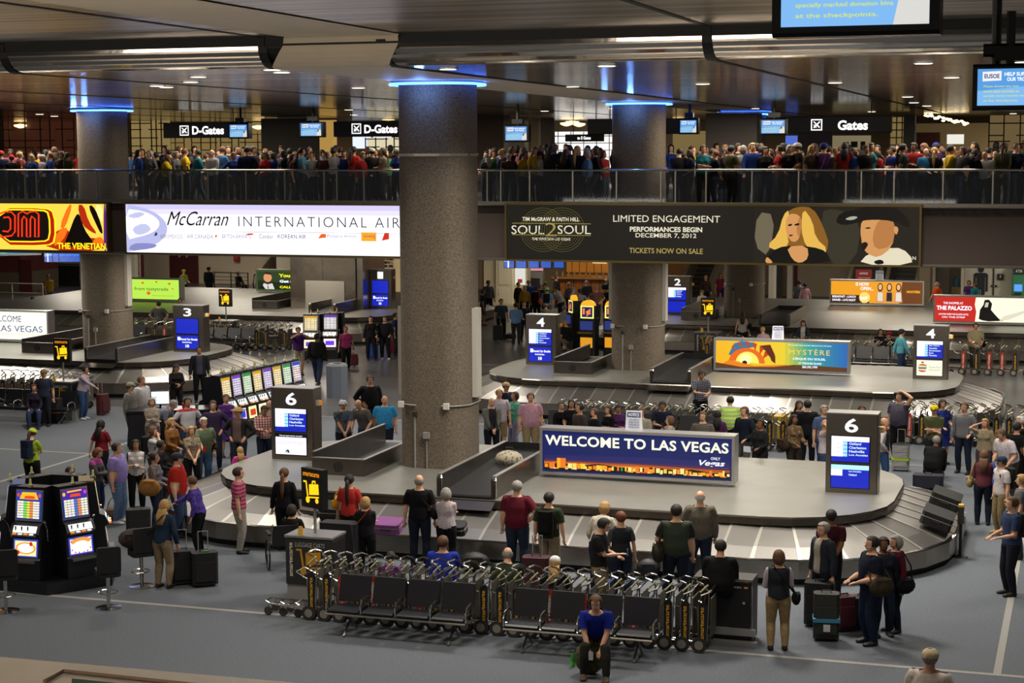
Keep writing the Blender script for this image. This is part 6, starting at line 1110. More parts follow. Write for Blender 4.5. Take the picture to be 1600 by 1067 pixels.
def onback(c,lab,kind='backpack',side=0,z=1.25,sc=1):
    def f(o,B,M):
        T=B['T']; 
        if kind=='backpack':
            q=M@Vector(T((0,.17,z-.16))); t=thing('backpack',lab,'backpack',q,o.rotation_euler.z); t.scale=(sc,)*3; m=garment(c)
            obj('body',MB().bev((0,.02,.16),(.3,.17,.42),.06),m,t); obj('pocket',MB().bev((0,.11,.09),(.22,.06,.2),.03),m,t)
            for s in (-1,1): obj('shoulder_strap',MB().tube([(s*.1,-.05,.34),(s*.11,-.17,.36),(s*.12,-.29,.26),(s*.13,-.25,.08),(s*.13,-.06,.02)],.018,5),BLACK,t)
        else:
            s=side; q=M@Vector(T((s*.27,.02,z))); t=thing('shoulder_bag',lab,'bag',q,o.rotation_euler.z); m=garment(c); r=(.09*sc,.17*sc,.13*sc)
            obj('body',MB().ell((0,0,0),r,10,7),m,t,smooth=True); obj('flap',MB().bev((s*r[0]*.7,0,r[2]*.35),(.03,r[1]*1.3,r[2]*.9),.01),m,t)
            zz=1.43-z; obj('strap',MB().tube([(0,-r[1]*.8,r[2]*.5),(-s*.12,-.17,zz*.5),(-s*.36,-.04,zz+.02),(-s*.36,.08,zz+.01),(-s*.12,.15,zz*.45),(0,r[1]*.8,r[2]*.5)] if kind=='cross' else [(0,-r[1]*.7,r[2]*.5),(-s*.03,-.12,zz*.6),(-s*.1,0,zz+.04),(-s*.03,.12,zz*.6),(0,r[1]*.7,r[2]*.5)],.014,5),m if kind!='cross' else mat('#2a201c',.6) if not isinstance(c,str) else m,t)
    return f
def held(lab,c='#0c0c10',name='phone',size=(.07,.012,.13),emi=None):
    def f(o,B,M):
        sho,el,w,d,sd=B['J']['R']; q=M@Vector(w+d*.11+v3(0,-.02,.02)); t=thing(name,lab,name.replace('_',' '),q,o.rotation_euler.z); obj('body',MB().bev((0,0,0),size,.003,1),mat(c,.3),t)
        if emi: obj('screen',MB().bx(-size[0]*.4,size[0]*.4,size[1]*.5+.001,size[1]*.5+.002,-size[2]*.4,size[2]*.4),em(emi,.8),t)
    return f
def many(*fs):
    def f(o,B,M):
        for g in fs: g(o,B,M)
    return f
def pe(px,py,h,face,pose,bt,hair,hc,sk,top,sl,bot,leg,label,extra=None,pz=0,shoe='#1a1715',vox=.02,z=0):
    """px,py: top of the head in the photograph; the feet stand on height z"""
    st={'bend':.72,'lean':.95,'sit':.765,'sitlean':.71,'sitback':.74,'floor':.55,'kneel':.68,'phone':.995}.get(pose,1)
    P=G(px,py,z+h*st); P.z=z
    # head position of bent poses is ahead of the feet
    B=body_base(pose,bt,vox); hp=B['Hc']; P-=Matrix.Rotation(R(face),3,'Z')@Vector((hp[0],hp[1],0))*(h/1.765)
    return person(P,face,pose,bt,hair,hc,sk,top,sl,bot,leg,h,label,vox,None,extra,shoe)
st,pl,vo=lambda a,b,s=9:pattern('stripe',a,b,s),lambda a,b,s=7:pattern('plaid',a,b,s),lambda a,b,s=18:pattern('vor',a,b,s)
JN='#2c3a58'; JD='#1b2434'; BK='#111114'; KH='#8a765a'; F_=.017
cp=lambda c,k='cap':('short',k,c)
# front area, left to right
pe(50,669,1.66,165,'phone','f',('pony','cap','#b4c838'),'b','a','#93ac2c','s',BK,'p','woman in a lime green shirt and cap seen from behind, walking at the far left',many(onback('#232c44','dark blue drawstring bag on the back of the woman in lime green')),vox=F_)
pe(158,656,1.64,150,'walk','f','long','k','b','#6a1420','s',BK,'p','long-haired woman in a dark red tee seen from behind, upper left',vox=F_)
pe(153,699,1.63,75,'phone','f','curly','r','a',pattern('two','#4a4648','#a8408a',1.36),'l',JN,'p','short-haired woman in a magenta and grey top beside the man in lavender',vox=F_)
pe(183,692,1.78,75,'stand','h','short','d','a','#8676b4','s','#5a7294','p','man in a lavender shirt and light jeans facing right, left of the crowd',vox=F_,shoe='#d0d0d0')
pe(108,731,1.72,60,'sitlean','m','short','b','a',st('#6a62a4','#1c1a2c',7),'s','#3a3c48','p','man in a purple striped shirt bent over the slot cluster at the lower left',vox=F_)
pe(212,687,1.66,10,'fold','f','long','k','b',pattern('vest','#b8b4b0','#151518',.17),'l',BK,'p','dark-haired woman in a white top with black sleeves and folded arms, left crowd',vox=F_)
pe(204,597,1.78,70,'stand','m',cp('#8c8a78'),'n','a','#77756f','l','#3a5684','p','man in a grey sweatshirt, jeans and a beige cap, rear left of the crowd')
pe(221,588,1.82,60,'stand','h','short','n','a','#b9b6ba','s','#4c4a3c','s','big man in a white tee and khaki shorts, rear left of the crowd')
pe(237,622,1.64,20,'fold','f','bob','y','a','#a59a8c','l','#6a6258','p','blonde woman in a beige cardigan with folded arms behind the left crowd')
pe(268,636,1.75,80,'bend','m','short','g','a',st('#9ca0ae','#3c4460',13),'s',JD,'p','person bending down in a white and navy striped shirt')
pe(240,667,1.6,80,'face','f','long','n','a','#b4b0b2','s','#2a2828','p','young woman in a white top with a hand at her face, left crowd',onback('#17181c','dark backpack of the young woman in the white top'),vox=F_)
pe(268,653,1.68,60,'hold','f','long','y','a','#7a5226','l','#3a2c24','p','blonde woman in a mustard brown sweater, left crowd',vox=F_)
pe(252,688,1.6,85,'hold','f','short','k','c','#161518','l','#141416','p','person in a black jacket half hidden in the left crowd')
pe(293,621,1.80,35,'hips','m','short','k','b',pattern('two','#c4c2c6','#a82430',1.41),'s',JN,'p','dark-haired man in a white polo with a red collar near the desk')
pe(333,626,1.80,15,'hips','m','short','b','a','#342843','l',JD,'p','smiling man in a dark purple sweater, middle of the left crowd')
pe(299,666,1.64,25,'clasp','f','long','y','a',vo('#4a3c30','#8c7c68',22),'s',BK,'p','blonde woman in a brown patterned top with clasped hands',vox=F_)
pe(318,651,1.76,30,'reach','h','short','w','a','#5c6a50','s','#40587c','p','white-haired man in a sage tee holding out a red phone',many(onback('#3a3026','brown shoulder bag of the white-haired man in the sage tee','cross',1,.98),held('red phone held out by the white-haired man','#a01818')),vox=F_)
pe(353,616,1.68,20,'stand','f','bun','n','a','#52287a','n','#52287a','d','woman in a sleeveless purple dress beside the slot row')
pe(372,636,1.78,-15,'hips','m',('short','hat','#a48c58'),'n','a',pattern('vest','#5a4840','#111114',.1),'l',JD,'p','man in a straw hat and black jacket facing the crowd',vox=F_)
pe(242,707,1.66,80,'hold','f','bun','k','b','#6a6870','l',JD,'p','woman in a grey top with dark hair in a bun and a tan handbag',onback('#946a38','large tan leather handbag of the woman in grey','bag',-1,1.0,1.5),vox=F_)
pe(277,707,1.80,85,'stand','h',('short','cap','#30343c'),'d','a','#a02018','s',JN,'p','heavy man in a bright red polo and a grey and white cap',vox=F_)
pe(300,743,1.62,-95,'reach','f','short','n','a',vo('#2c1c5c','#4c349a',14),'l',BK,'p','short-haired woman in a purple printed blouse reaching to the left',vox=F_)
pe(257,780,1.66,160,'reachl','f','long','y','a','#1c2c40','l','#86745e','p','long-haired blonde woman in a denim jacket and khaki trousers seen from behind',many(onback(vo('#b8688c','#502848',30),'flowered pink shoulder bag of the woman in the denim jacket','cross',1,.95,.75)),vox=F_,shoe='#2c1a14')
pe(373,730,1.76,95,'stand','m','short','b','a',st('#8a2444','#b8607c',4),'s','#8c8880','p','man in a maroon striped polo alone before the left end of the carousel',vox=F_)
pe(375,698,1.3,-160,'stand','f','long','y','a','#b83a80','l',BK,'p','blonde girl in a bright pink top behind the carousel')
pe(413,633,1.74,15,'phone','m','short','k','b',pl('#8c2c24','#d0c8c0',5),'l',JD,'p','man in a red and white plaid shirt looking down, left of display 6')
pe(421,625,1.72,0,'stand','m','bald','g','a','#8c8478','s',JD,'p','bald man standing behind the man in the plaid shirt')
pe(444,731,1.70,170,'stand','f','pony','n','a','#101013','l','#0e0e10','p','woman in a long black coat seen from behind, left of the lit cart sign',vox=F_)
pe(456,788,1.64,170,'sit','f','bob','d','b','#1c1210','l','#16161a','p','dark-haired person seated in the wheelchair',vox=F_)
pe(546,741,1.70,165,'stand','f','pony','k','b','#a82c28','s',BK,'p','woman in a red shirt with a very long black ponytail seen from behind',onback('#c88c18','yellow shoulder bag of the woman in the red shirt','bag',1,1.12,.8),vox=F_)
pe(571,776,1.58,170,'fold','f','bob','y','a','#131316','l','#0f0f12','p','short blonde woman in black seen from behind with a brown cross bag',onback('#7c3220','brown leather bag of the short blonde woman in black','cross',1,.92,.95),vox=F_)
pe(655,741,1.84,172,'stand','m','bald','g','a','#0d0d10','s','#161e2c','p','tall bald man in a black shirt and jeans seen from behind with a black bag',onback('#101012','round black shoulder bag of the tall bald man','cross',-1,1.05,1.1),vox=F_)
pe(697,762,1.62,170,'fold','f','curly','g','a','#b0a4a8','l','#0d0d10','p','grey curly-haired woman in a white sweater and black trousers from behind',vox=F_)
pe(692,837,1.78,175,'sit','h','short','n','b','#1c2e94','s','#1c2434','p','man in a bright blue tee sitting with his back turned before the carousel',vox=F_)
pe(610,862,1.5,165,'floor','f','short','k','b','#6a2478','s','#20202c','p','child in a purple shirt sitting low behind the carts',vox=F_)
pe(793,855,1.76,175,'sitback','h','bald','g','a','#26301e','s','#2c3040','p','bald man in an olive tee sitting with his back turned behind the carts',vox=F_)
pe(867,869,1.66,170,'floor','f',('long','cap','#d0ccd0'),'y','a','#14161c','l','#16161c','p','blonde person in a white cap sitting behind the carts',vox=F_)
pe(808,751,1.82,165,'hip','h','short','g','a','#5a1424','s','#20293a','p','grey-haired man in a burgundy polo and jeans from behind, one hand on hip',vox=F_)
pe(858,769,1.74,160,'stand','m','short','d','a','#2c3420','s','#827660','s','dark-haired man in an olive tee and khaki shorts from behind',onback('#0f1012','black backpack on the man in the olive tee',z=1.22),vox=F_)
pe(944,786,1.70,160,'lean','f','bob','y','a','#c0b8a8','l',JD,'p','blonde woman in a cream sweater leaning over the carousel',vox=F_)
pe(943,809,1.78,75,'phone','m','short','k','a','#1a1a1c','s','#7c6c54','p','man in a charcoal polo and khaki trousers looking down at his phone',held('small blue phone in the hands of the man in the charcoal polo','#2a4a90'),vox=F_)
pe(970,799,1.68,190,'stand','f','short','r','a',pattern('vest','#10141e','#38383c',.16),'s',JD,'p','red-haired woman in a navy vest from behind holding a paper',vox=F_)
pe(1057,788,1.84,172,'stand2','h','short','d','a',pattern('vest','#26301f','#101012',.2),'s','#141c2a','p','man in an olive quilted vest from behind with a green messenger bag',onback('#2b2a1e','dark olive messenger bag of the man in the quilted vest','bag',1,.92,1.4),vox=F_)
pe(1094,766,1.80,180,'stand2','h','bald','w','a','#5e574c','l',JD,'p','old man with white hair in a taupe sweater from behind at the belt',vox=F_)
pe(1126,844,1.74,170,'sitback','h','short','d','b','#0c0c0e','l','#101014','p','man in a black jacket sitting on the cart return unit with his back turned',vox=F_,z=.42)
pe(1217,859,1.66,176,'hold','f','bob','n','a',pattern('vest','#0f131e','#b0a4ac',.165),'l','#98805c','p','woman in a navy vest, pale pink sleeves and tan trousers seen from behind',onback('#0c0c0e','small black shoulder bag of the woman in tan trousers','cross',-1,.92,.85),vox=.016)
pe(1299,796,1.74,172,'back','m','short','k','c','#3a0f1a','s',BK,'p','man in a maroon shirt with his hands behind his back facing the belt',vox=F_)
pe(1286,816,1.76,-60,'stand','m','short','g','a',pattern('vest','#a09888','#141a26',.07),'l','#12161f','p','grey-haired man in a navy blazer over a pale shirt, facing left',vox=F_)
pe(1362,838,1.80,-75,'hold','h','short','d','a','#101726','s','#18233a','p','man in a navy polo and jeans facing left beside the suitcases, front right',onback('#3a3226','brown canvas shoulder bag behind the man in the navy polo','cross',1,1.0,1.3),vox=.016)
pe(1399,836,1.66,-70,'stand','f','curly','g','a','#521226','l','#161e2e','p','woman with frizzy grey hair in a burgundy shirt, front right',onback('#15151a','black bag of the woman with frizzy grey hair','bag',1,.9,1.1),vox=F_)
pe(1381,839,1.68,10,'stand','f','short','k','c','#20242c','l',JD,'p','dark-haired person hidden between the man in navy and the grey-haired woman')
pe(931,932,1.76,-6,'sitlean','m','short','n','a','#16288c','s','#22231f','p','man in a royal blue polo and sunglasses sitting on the front bench holding a phone',held('small phone in the hands of the seated man in blue','#c8ccd8'),vox=.015,shoe='#4a3a28')
pe(1454,1013,1.80,150,'stand','h',('short','cap','#e0cca8'),'g','a','#e4d8d0','s','#504a44','p','man in a tan cap and white shirt cut off by the bottom edge',vox=.016)
pe(1581,776,1.82,-80,'hold','m','short','n','a',pl('#16305c','#0c1424',9),'s','#1a1c24','p','man in a blue plaid shirt leaning forward at the right edge',onback('#2c2c1e','dark olive backpack on the man in blue plaid'),vox=F_)
pe(1565,713,1.66,-75,'stand','m',('short','cap','#1c2c44'),'n','a','#b8b0b0','s','#7a6a4c','p','boy in a navy cap and white tee with a backpack at the right',onback('#20241e','dark green backpack on the boy in the navy cap'),vox=F_,shoe='#a08050')
pe(1566,672,1.74,-60,'lean','h','short','n','a','#c4bcc0','s','#3c3630','p','heavy man in a white tee at the right with a red strap',vox=F_)
pe(1594,650,1.80,-80,'hold','m','short','w','a','#0d0d0f','l','#0e0e10','p','white-haired man in a black suit at the right edge')
pe(1596,741,1.7,-110,'stand','m','short','y','a','#5a5a5c','s','#3a3a40','p','person in a grey top cut off by the right edge')
pe(1590,660,1.70,120,'stand','m','short','k','b','#101012','s','#141416','p','person in black standing at the far right behind the white tee')
pe(1539,654,1.66,-30,'call','f','long','y','a','#8c8068','l','#3c3440','p','blonde woman in beige on the phone, right side',held('dark phone at the ear of the blonde woman','#101014'))
pe(1507,629,1.78,-35,'stand2','m','short','n','a',pl('#8c8c90','#2e3034',8),'l',JD,'p','young man in a grey plaid hooded jacket, right side',vox=F_)
pe(1460,633,1.76,-20,'fold','m',('short','cap','#d8c010'),'n','a','#4c5234','s','#202028','p','man in a bright yellow cap and green tee with folded arms',vox=F_)
pe(1473,624,1.68,15,'hold','f','long','d','a','#1c2a70','s','#1c2a70','d','dark-haired woman in a royal blue dress behind the yellow cap')
pe(1405,613,1.78,-40,'headh','h','short','d','a','#4a4654','s','#141416','p','man in a grey polo with one hand on his head',onback('#121214','black backpack on the man with a hand on his head'))
pe(1463,681,1.72,150,'kneel','h','short','g','c','#0f0f11','l','#101012','p','man in a black jacket crouching over a stroller, right of display 6')
pe(1382,652,1.72,75,'hip','m','bald','y','a',pattern('vest','#10141e','#b8b0b0',.17),'l','#2a4468','p','man in a navy vest and white sleeves standing just right of display 6',vox=F_)
pe(1249,626,1.66,10,'stand','f','long','k','b','#121214','l',BK,'p','dark-haired woman in black left of the man in a leather jacket')
pe(1262,625,1.78,170,'stand','m','short','k','a','#15171c','l','#14161c','p','man in a black leather jacket with his back turned, left of display 6')
pe(1241,648,1.68,25,'hold','f','long','k','c',vo('#7a6040','#5a4428',12),'l','#2c241c','p','woman in a patterned tan top carrying a brown bag, left of display 6',onback('#34281e','round brown bag carried by the woman in the tan top','bag',-1,1.0,1.3),vox=F_)
pe(1288,633,1.78,20,'stand','m','short','g','a','#4a5c80','s',JN,'p','man in a blue shirt standing behind the left side of display 6')
pe(1290,655,1.70,60,'call','m','bald','g','b','#b0a8b0','s',JN,'p','man in a white shirt on the phone half hidden by display 6')
pe(1538,703,1.64,160,'hold','f','long','n','a','#5a2c34','l','#161d2c','p','woman with a blue jacket over her arm, right side',many(onback('#30509a','blue jacket bundle carried by the woman at the right','bag',-1,1.05,1.2),onback('#8c7a50','checked tan handbag of the woman at the right','bag',1,1.0,1.0)))
pe(1188,655,1.66,-40,'hold','f','bun','k','c','#17191a','l','#141416','p','dark-haired woman in a dark jacket holding white papers',held('folded white paper in the hand of the woman in the dark jacket','#c8ccd8','paper',(.2,.01,.14)),vox=F_)
pe(1163,635,1.80,-50,'stand2','m','short','n','a','#131a28','l','#4c4a48','p','man in a dark navy hooded jacket right of the Welcome sign',onback('#101216','dark backpack of the man in the navy jacket'))
pe(1141,621,1.76,170,'lean','h','short','k','b',st('#a8d818','#9a9c90',3.2),'s','#141416','p','worker in a fluorescent yellow vest bending over the belt')
pe(1096,578,1.84,15,'phone','m','short','d','a',pl('#1a2034','#8c909c',6),'s','#101218','p','tall man in a navy and white plaid shirt above the Welcome sign',vox=F_)
pe(1098,643,1.76,-20,'stand','m','short','n','a',st('#6c665c','#28241f',7),'s','#5a5040','p','man in a dark and tan striped polo right of the placard',onback('#141414','black bag of the man in the striped polo','cross',1,.95))
pe(1121,641,1.64,170,'stand','f','long','k','b',st('#5c1c5c','#20102c',8),'s','#14161c','p','long-haired woman in a purple striped top beside the striped polo man')
pe(1035,626,1.74,-5,'phone','m','short','k','b','#161c30','s','#2a2e38','p','man in a navy tee texting behind the Welcome sign',held('lit phone held by the man in the navy tee','#101014'))
pe(1046,650,1.62,-95,'stand','f','bob','n','a','#8c8884','l','#3a3a40','p','brown-haired woman in pale grey facing left, right of the placard')
pe(1002,637,1.72,-20,'hold','m','short','n','a','#8c8878','s','#3a3a40','p','man in a pale green shirt just behind the placard')
pe(966,631,1.62,15,'phone','f','short','k','b','#4a2454','l','#1a1a24','p','woman in a purple top looking down left of the placard')
pe(950,634,1.60,-50,'fold','f','long','b','a','#0e0e12','s','#101014','p','long-haired woman in a black top behind the letters of the Welcome sign')
pe(928,638,1.58,-60,'stand','m','short','n','a','#191b1f','s','#2c2c34','p','boy in a dark tee looking left behind the Welcome sign')
pe(905,630,1.76,-60,'stand','m','short','d','b','#3a302c','s','#2c2c34','p','man in a brown tee behind the Welcome sign')
pe(893,624,1.66,-5,'hold','f','long','k','b','#0f0f12','s','#131316','p','dark-haired woman in black behind the Welcome sign')
pe(877,628,1.55,10,'hold','f','short','d','a','#101013','l','#101013','p','person in black carrying something at the left end of the Welcome sign')
pe(829,614,1.80,5,'stand','h','short','n','a','#b88c9c','s','#8c7a5c','s','man in a pink tee and khaki shorts left of the Welcome sign',vox=F_)
pe(804,612,1.66,-60,'fold','f','bob','b','b','#5ca48c','l','#8a88a0','p','woman in a mint green blouse and pale trousers left of the pink tee man',vox=F_)
pe(780,608,1.78,10,'stand','m','short','y','a','#b4acb4','s','#846e4c','s','blond man in a white shirt and sunglasses right of the widest column',vox=F_)
pe(791,597,1.76,30,'stand','m',('short','cap','#b09068'),'d','b','#1c2438','s','#2a2a30','p','man in a tan cap behind the blond man')
pe(768,621,1.74,15,'clasp','m','bald','d','a',pattern('vest','#131318','#5c5c56',.09),'l','#121214','p','balding man in a grey blazer right beside the widest column',vox=F_)
pe(601,618,1.76,0,'stand','h','bald','g','a','#2f86b8','s','#1a2030','p','man in a light blue polo with backpack straps, left of the widest column',onback('#14161a','black backpack of the man in the light blue polo'),vox=F_)
pe(578,587,1.84,15,'hip','h','short','k','b','#0d0e10','l','#1a2030','p','big man in a black sweater left of the widest column',vox=F_)
pe(561,625,1.76,-30,'lean','m','bald','n','a','#5c5654','s','#28324a','p','balding man in a grey polo looking down behind the carousel',vox=F_)
pe(536,625,1.74,15,'clasp','m',('short','cap','#c8c4cc'),'k','b',vo('#23262c','#3c4858',9),'s','#15161a','p','man in a white cap and dark printed tee right of display 6',vox=F_)
# mid left
pe(133,571,1.66,75,'reach','f','short','d','b','#a89aa6','l','#33486c','p','woman in a pale pink top pulling a red suitcase at the mid left',shoe='#b8b4b0')
pe(53,600,1.66,10,'sit','f','bob','r','a','#221a2a','l','#2c3a58','p','seated woman in dark purple and jeans at the far left')
pe(68,577,1.7,0,'stand','m',('short','cap','#7a6848'),'n','a','#2a3040','s','#20202a','p','person in a cap behind the far left kiosk')
pe(311,541,1.84,10,'stand','m','short','d','b',pattern('vest','#3a3c4e','#101014',.08),'l','#101014','p','man in a dark suit below display 3')
pe(275,569,1.66,20,'phone','f','long','d','b','#1c1418','l','#1a1418','p','woman in dark clothes facing the belt left of the slot row')
pe(466,511,1.76,20,'photo','m','short','d','b','#3c1c58','s','#8c8674','s','man in a purple polo taking a picture before the pair of slots')
pe(495,521,1.78,170,'walk','h','short','k','c','#151013','l','#26324a','p','person in a dark jacket carrying a black bag right of the purple polo man',onback('#0d0d0f','black bag of the person in the dark jacket','bag',-1,.95,1.1))
pe(540,510,1.66,10,'pull','f','short','r','b','#8c2c60','s',BK,'p','woman in a pink top walking with a dark red rolling bag')
pe(524,480,1.66,-110,'stand','f','short','n','a','#5c9c9c','s','#14161c','p','woman in a teal top playing the pink slot machine')
pe(579,494,1.72,5,'stand2','f','short','d','a','#1c171c','l','#16141a','p','woman in a dark hoodie holding a blue suitcase')
pe(601,494,1.70,-5,'stand2','h','short','d','a','#1b191e','l','#14161e','p','heavy woman in dark clothes and white shoes beside the widest column',shoe='#c8c8c8')
pe(618,489,1.70,80,'stand','m','short','k','b','#1c2850','s','#20242c','p','person in blue half hidden by the widest column')
pe(783,467,1.76,10,'stand','m','short','k','b','#2c3340','s','#0f0f12','p','man in a grey-blue polo beside a black suitcase right of the widest column')
pe(806,473,1.76,165,'hold','m','short','k','a','#6a8cbc','l','#33302c','p','man in a light blue dress shirt seen from behind')
pe(819,471,1.70,10,'hold','m','short','d','a','#23262c','s','#1c2030','p','man in a dark shirt facing the light blue shirt man')
pe(763,438,1.78,30,'stand','m','short','k','c','#3c3e42','l','#0f0f12','p','guard in a grey shirt by the cream shop front')
pe(755,452,1.7,90,'stand','m','short','k','c','#15181f','s','#2c2c2c','s','person in dark clothes cut by the widest column edge')
pe(810,441,1.64,40,'stand','f','short','k','b','#1a1416','l','#141416','p','woman in black at the rear left of the bar crowd')
pe(820,446,1.66,170,'stand','f','bob','y','a','#8c6c10','l','#1c1c1c','p','woman in a mustard coat before the bar')
pe(826,438,1.72,20,'stand','m','short','k','b','#1c3a7c','s','#16181c','p','person in a blue jacket in the bar crowd')
pe(838,447,1.64,150,'stand','f','bob','d','b','#141214','l','#121214','p','woman in black with an orange bag in the bar crowd',onback('#c04810','orange bag in the bar crowd','bag',-1,1.0,1.3))
pe(846,444,1.64,-20,'stand','f','long','b','a','#2c1c1c','s','#141216','p','dark-haired woman in maroon in the bar crowd')
pe(852,440,1.76,160,'hold','m',cp('#5c9c28'),'n','a','#5c9c28','s','#2c2c2c','p','man in a bright green tee and cap in the bar crowd')
pe(855,449,1.72,170,'stand','m',cp('#b8bcc0'),'n','a','#5a88b8','s','#55503c','p','man in a light blue tee and white cap before the green tee man',onback('#101216','dark backpack of the light blue tee man'))
pe(853,474,1.62,160,'sit','m',cp('#7c7c6c'),'n','a','#77786a','s','#333','p','person in a khaki cap and shirt just above display 4')
pe(890,441,1.68,20,'stand','f','curly','y','a','#5a5048','l','#222','p','blond person behind the blue plaid shirt near the bar')
pe(896,449,1.74,60,'stand','m',cp('#7c8084'),'g','a',pl('#1c3a7c','#8ca0c0',9),'s','#202430','p','man in a blue plaid shirt left of the grey tee man')
pe(906,451,1.76,170,'hips','m','short','k','c','#6a686a','s','#2c2c30','p','man in a light grey tee with hands on hips near the penny slots')
pe(932,447,1.74,0,'hips','m',cp('#8a8478'),'n','a',st('#4a1c20','#7c5c50',9),'s','#2c2c30','p','man in a maroon striped polo at the bar steps')
pe(948,435,1.78,0,'fold','m',cp('#b4b8bc'),'n','b','#10202c','s','#14141a','p','man in a dark teal shirt and white cap by the second column')
pe(882,477,1.70,160,'stand','f','short','g','a','#9a9c9c','s','#3a3a3c','p','person in a pale grey tee behind the red shirt player')
pe(884,487,1.72,-70,'sitback','m',cp('#7a6a4c'),'n','b','#8c1820','s','#222','p','player in a red shirt seated at the sideways penny slot',z=.15)
pe(884,501,1.70,-150,'sitback','h','short','y','a','#131315','s','#6a6048','s','heavy player in a black tee and shorts seated behind display 4',z=.1)
pe(917,438,1.7,20,'stand','m','short','g','a','#3a3a3c','l','#1c1c1e','p','bar guest in grey standing by the counter')
pe(905,404,1.74,0,'hold','m','short','k','b','#171214','l','#121214','p','bartender in black behind the bar counter')
pe(869,448,1.7,-70,'lean','m','short','k','b','#b0b0b4','s','#20242c','p','person in a white shirt bending at the left end of the bar')
pe(870,430,1.7,60,'stand','m','short','k','b','#282024','l','#18181c','p','person in dark clothes beside the kiosk with the pink poster')
# right rear
pe(1097,453,1.64,0,'hold','f',('short','cap','#5c7c30'),'n','a','#b0aca8','l','#22242c','p','person in a white jacket and green cap above the lit cart sign')
pe(1103,430,1.72,10,'stand','f','bob','y','a','#3c2c28','l','#221c1c','p','blonde person in brown beside the rear escalator')
pe(1126,427,1.70,5,'stand','f','bob','n','b','#7c2438','s','#5c2034','p','woman in a rose red outfit left of the farthest column')
pe(1133,440,1.72,20,'stand','f','short','k','b','#331c40','s','#16141a','p','person in dark purple next to the woman in rose red')
pe(1160,487,1.70,175,'stand','f','long','b','a','#a8a4a2','n','#121214','p','long-haired woman in a white top from behind on the far carousel side',onback('#141414','black bag on the shoulder of the long-haired woman in white','bag',-1,1.15))
pe(1192,512,1.66,180,'lean','f','short','y','a','#a88c94','l','#4a4a50','p','person in pale pink bending over far luggage')
pe(1255,500,1.68,-15,'phone','f','long','b','a',pattern('vest','#a8a8a8','#171b28',.08),'l','#16161c','p','dark-haired woman in a navy cardigan looking down beyond the show sign')
pe(1249,438,1.76,170,'stand','m','short','d','b','#5a6c74','s','#22242c','p','man in a grey-blue shirt walking away near the beige wall')
pe(1258,442,1.68,170,'walk','f','short','k','c','#b88c94','l','#16182c','p','woman in a pink top walking away near the beige wall')
pe(1464,440,1.78,-80,'walk','h','bald','y','a','#c84810','s','#222','p','man in an orange shirt near the white wall')
pe(1514,438,1.72,-30,'stand','f','bob','d','b','#4c2c6c','s','#2c2c3c','p','woman in a purple tee in front of the painted figure')
pe(1523,441,1.70,-60,'stand','f','bob','b','b','#1c7c88','s','#20282c','p','woman in a teal tee in front of the painted figure')
pe(1409,514,1.78,100,'walk','m',cp('#202428'),'d','b','#4c8c98','l','#1c2a44','p','man in a teal sweater and dark cap left of the burger screen')
pe(1525,505,1.78,0,'hold','h','short','b','b','#8c8464','s','#33302c','p','man in a beige shirt with a diagonal black strap behind the carts',onback('#101010','black messenger bag of the man in the beige shirt','cross',1,1.0))
pe(1376,514,1.7,10,'sit','m','short','k','b','#14141a','s','#14141c','p','dark-haired person seated far behind the show sign carts')
pe(1389,518,1.72,0,'sit','m',('short','cap','#a01c2c'),'k','b','#1a1a20','s','#14141c','p','seated person in a red cap left of the man in teal')
pe(1347,634,1.68,10,'stand','m','short','k','b','#15151a','s','#15151a','p','person hidden behind the right display 6, only dark hair showing')
# left rear
pe(76,429,1.80,40,'walk','m','short','n','b','#8c6c10','s','#4c5868','p','man in a mustard yellow tee walking at the upper left')
pe(50,464,1.66,60,'kneel','m','short','k','b','#a8a4a8','l','#141418','p','person in a white shirt kneeling on the floor at the upper left')
pe(287,421,1.70,40,'hold','f',('short','cap','#a8b828'),'n','a','#7c9428','s','#222','p','woman in lime green and cap before the dark red door')
pe(326,417,1.76,150,'stand','h',cp('#14161c'),'k','c','#0f1116','l','#101216','p','person in black with a cap near the black railing',onback('#101014','black bag of the person near the black railing','backpack'))
pe(372,424,1.66,60,'sit','m','short','k','c','#14100f','l','#14100f','p','person in black seated beside the black railing')
pe(248,471,1.78,180,'hips','m','short','k','a',pl('#202226','#6a6a68',9),'s','#1c1c20','p','man in a black and grey plaid shirt from behind below the lime green sign')
pe(281,466,1.7,0,'stand','m','short','k','b','#1c1c20','s','#1c1c20','p','person hidden right behind display 3, only the head showing')
pe(592,406,1.7,0,'stand','m',('short','cap','#141414'),'n','a','#c84820','s','#222','p','person in an orange shirt at the bright shop right of the mirror column')
pe(458,620,1.7,10,'stand','f','short','n','a','#3a3230','l','#222','p','person hidden behind the left display 6')
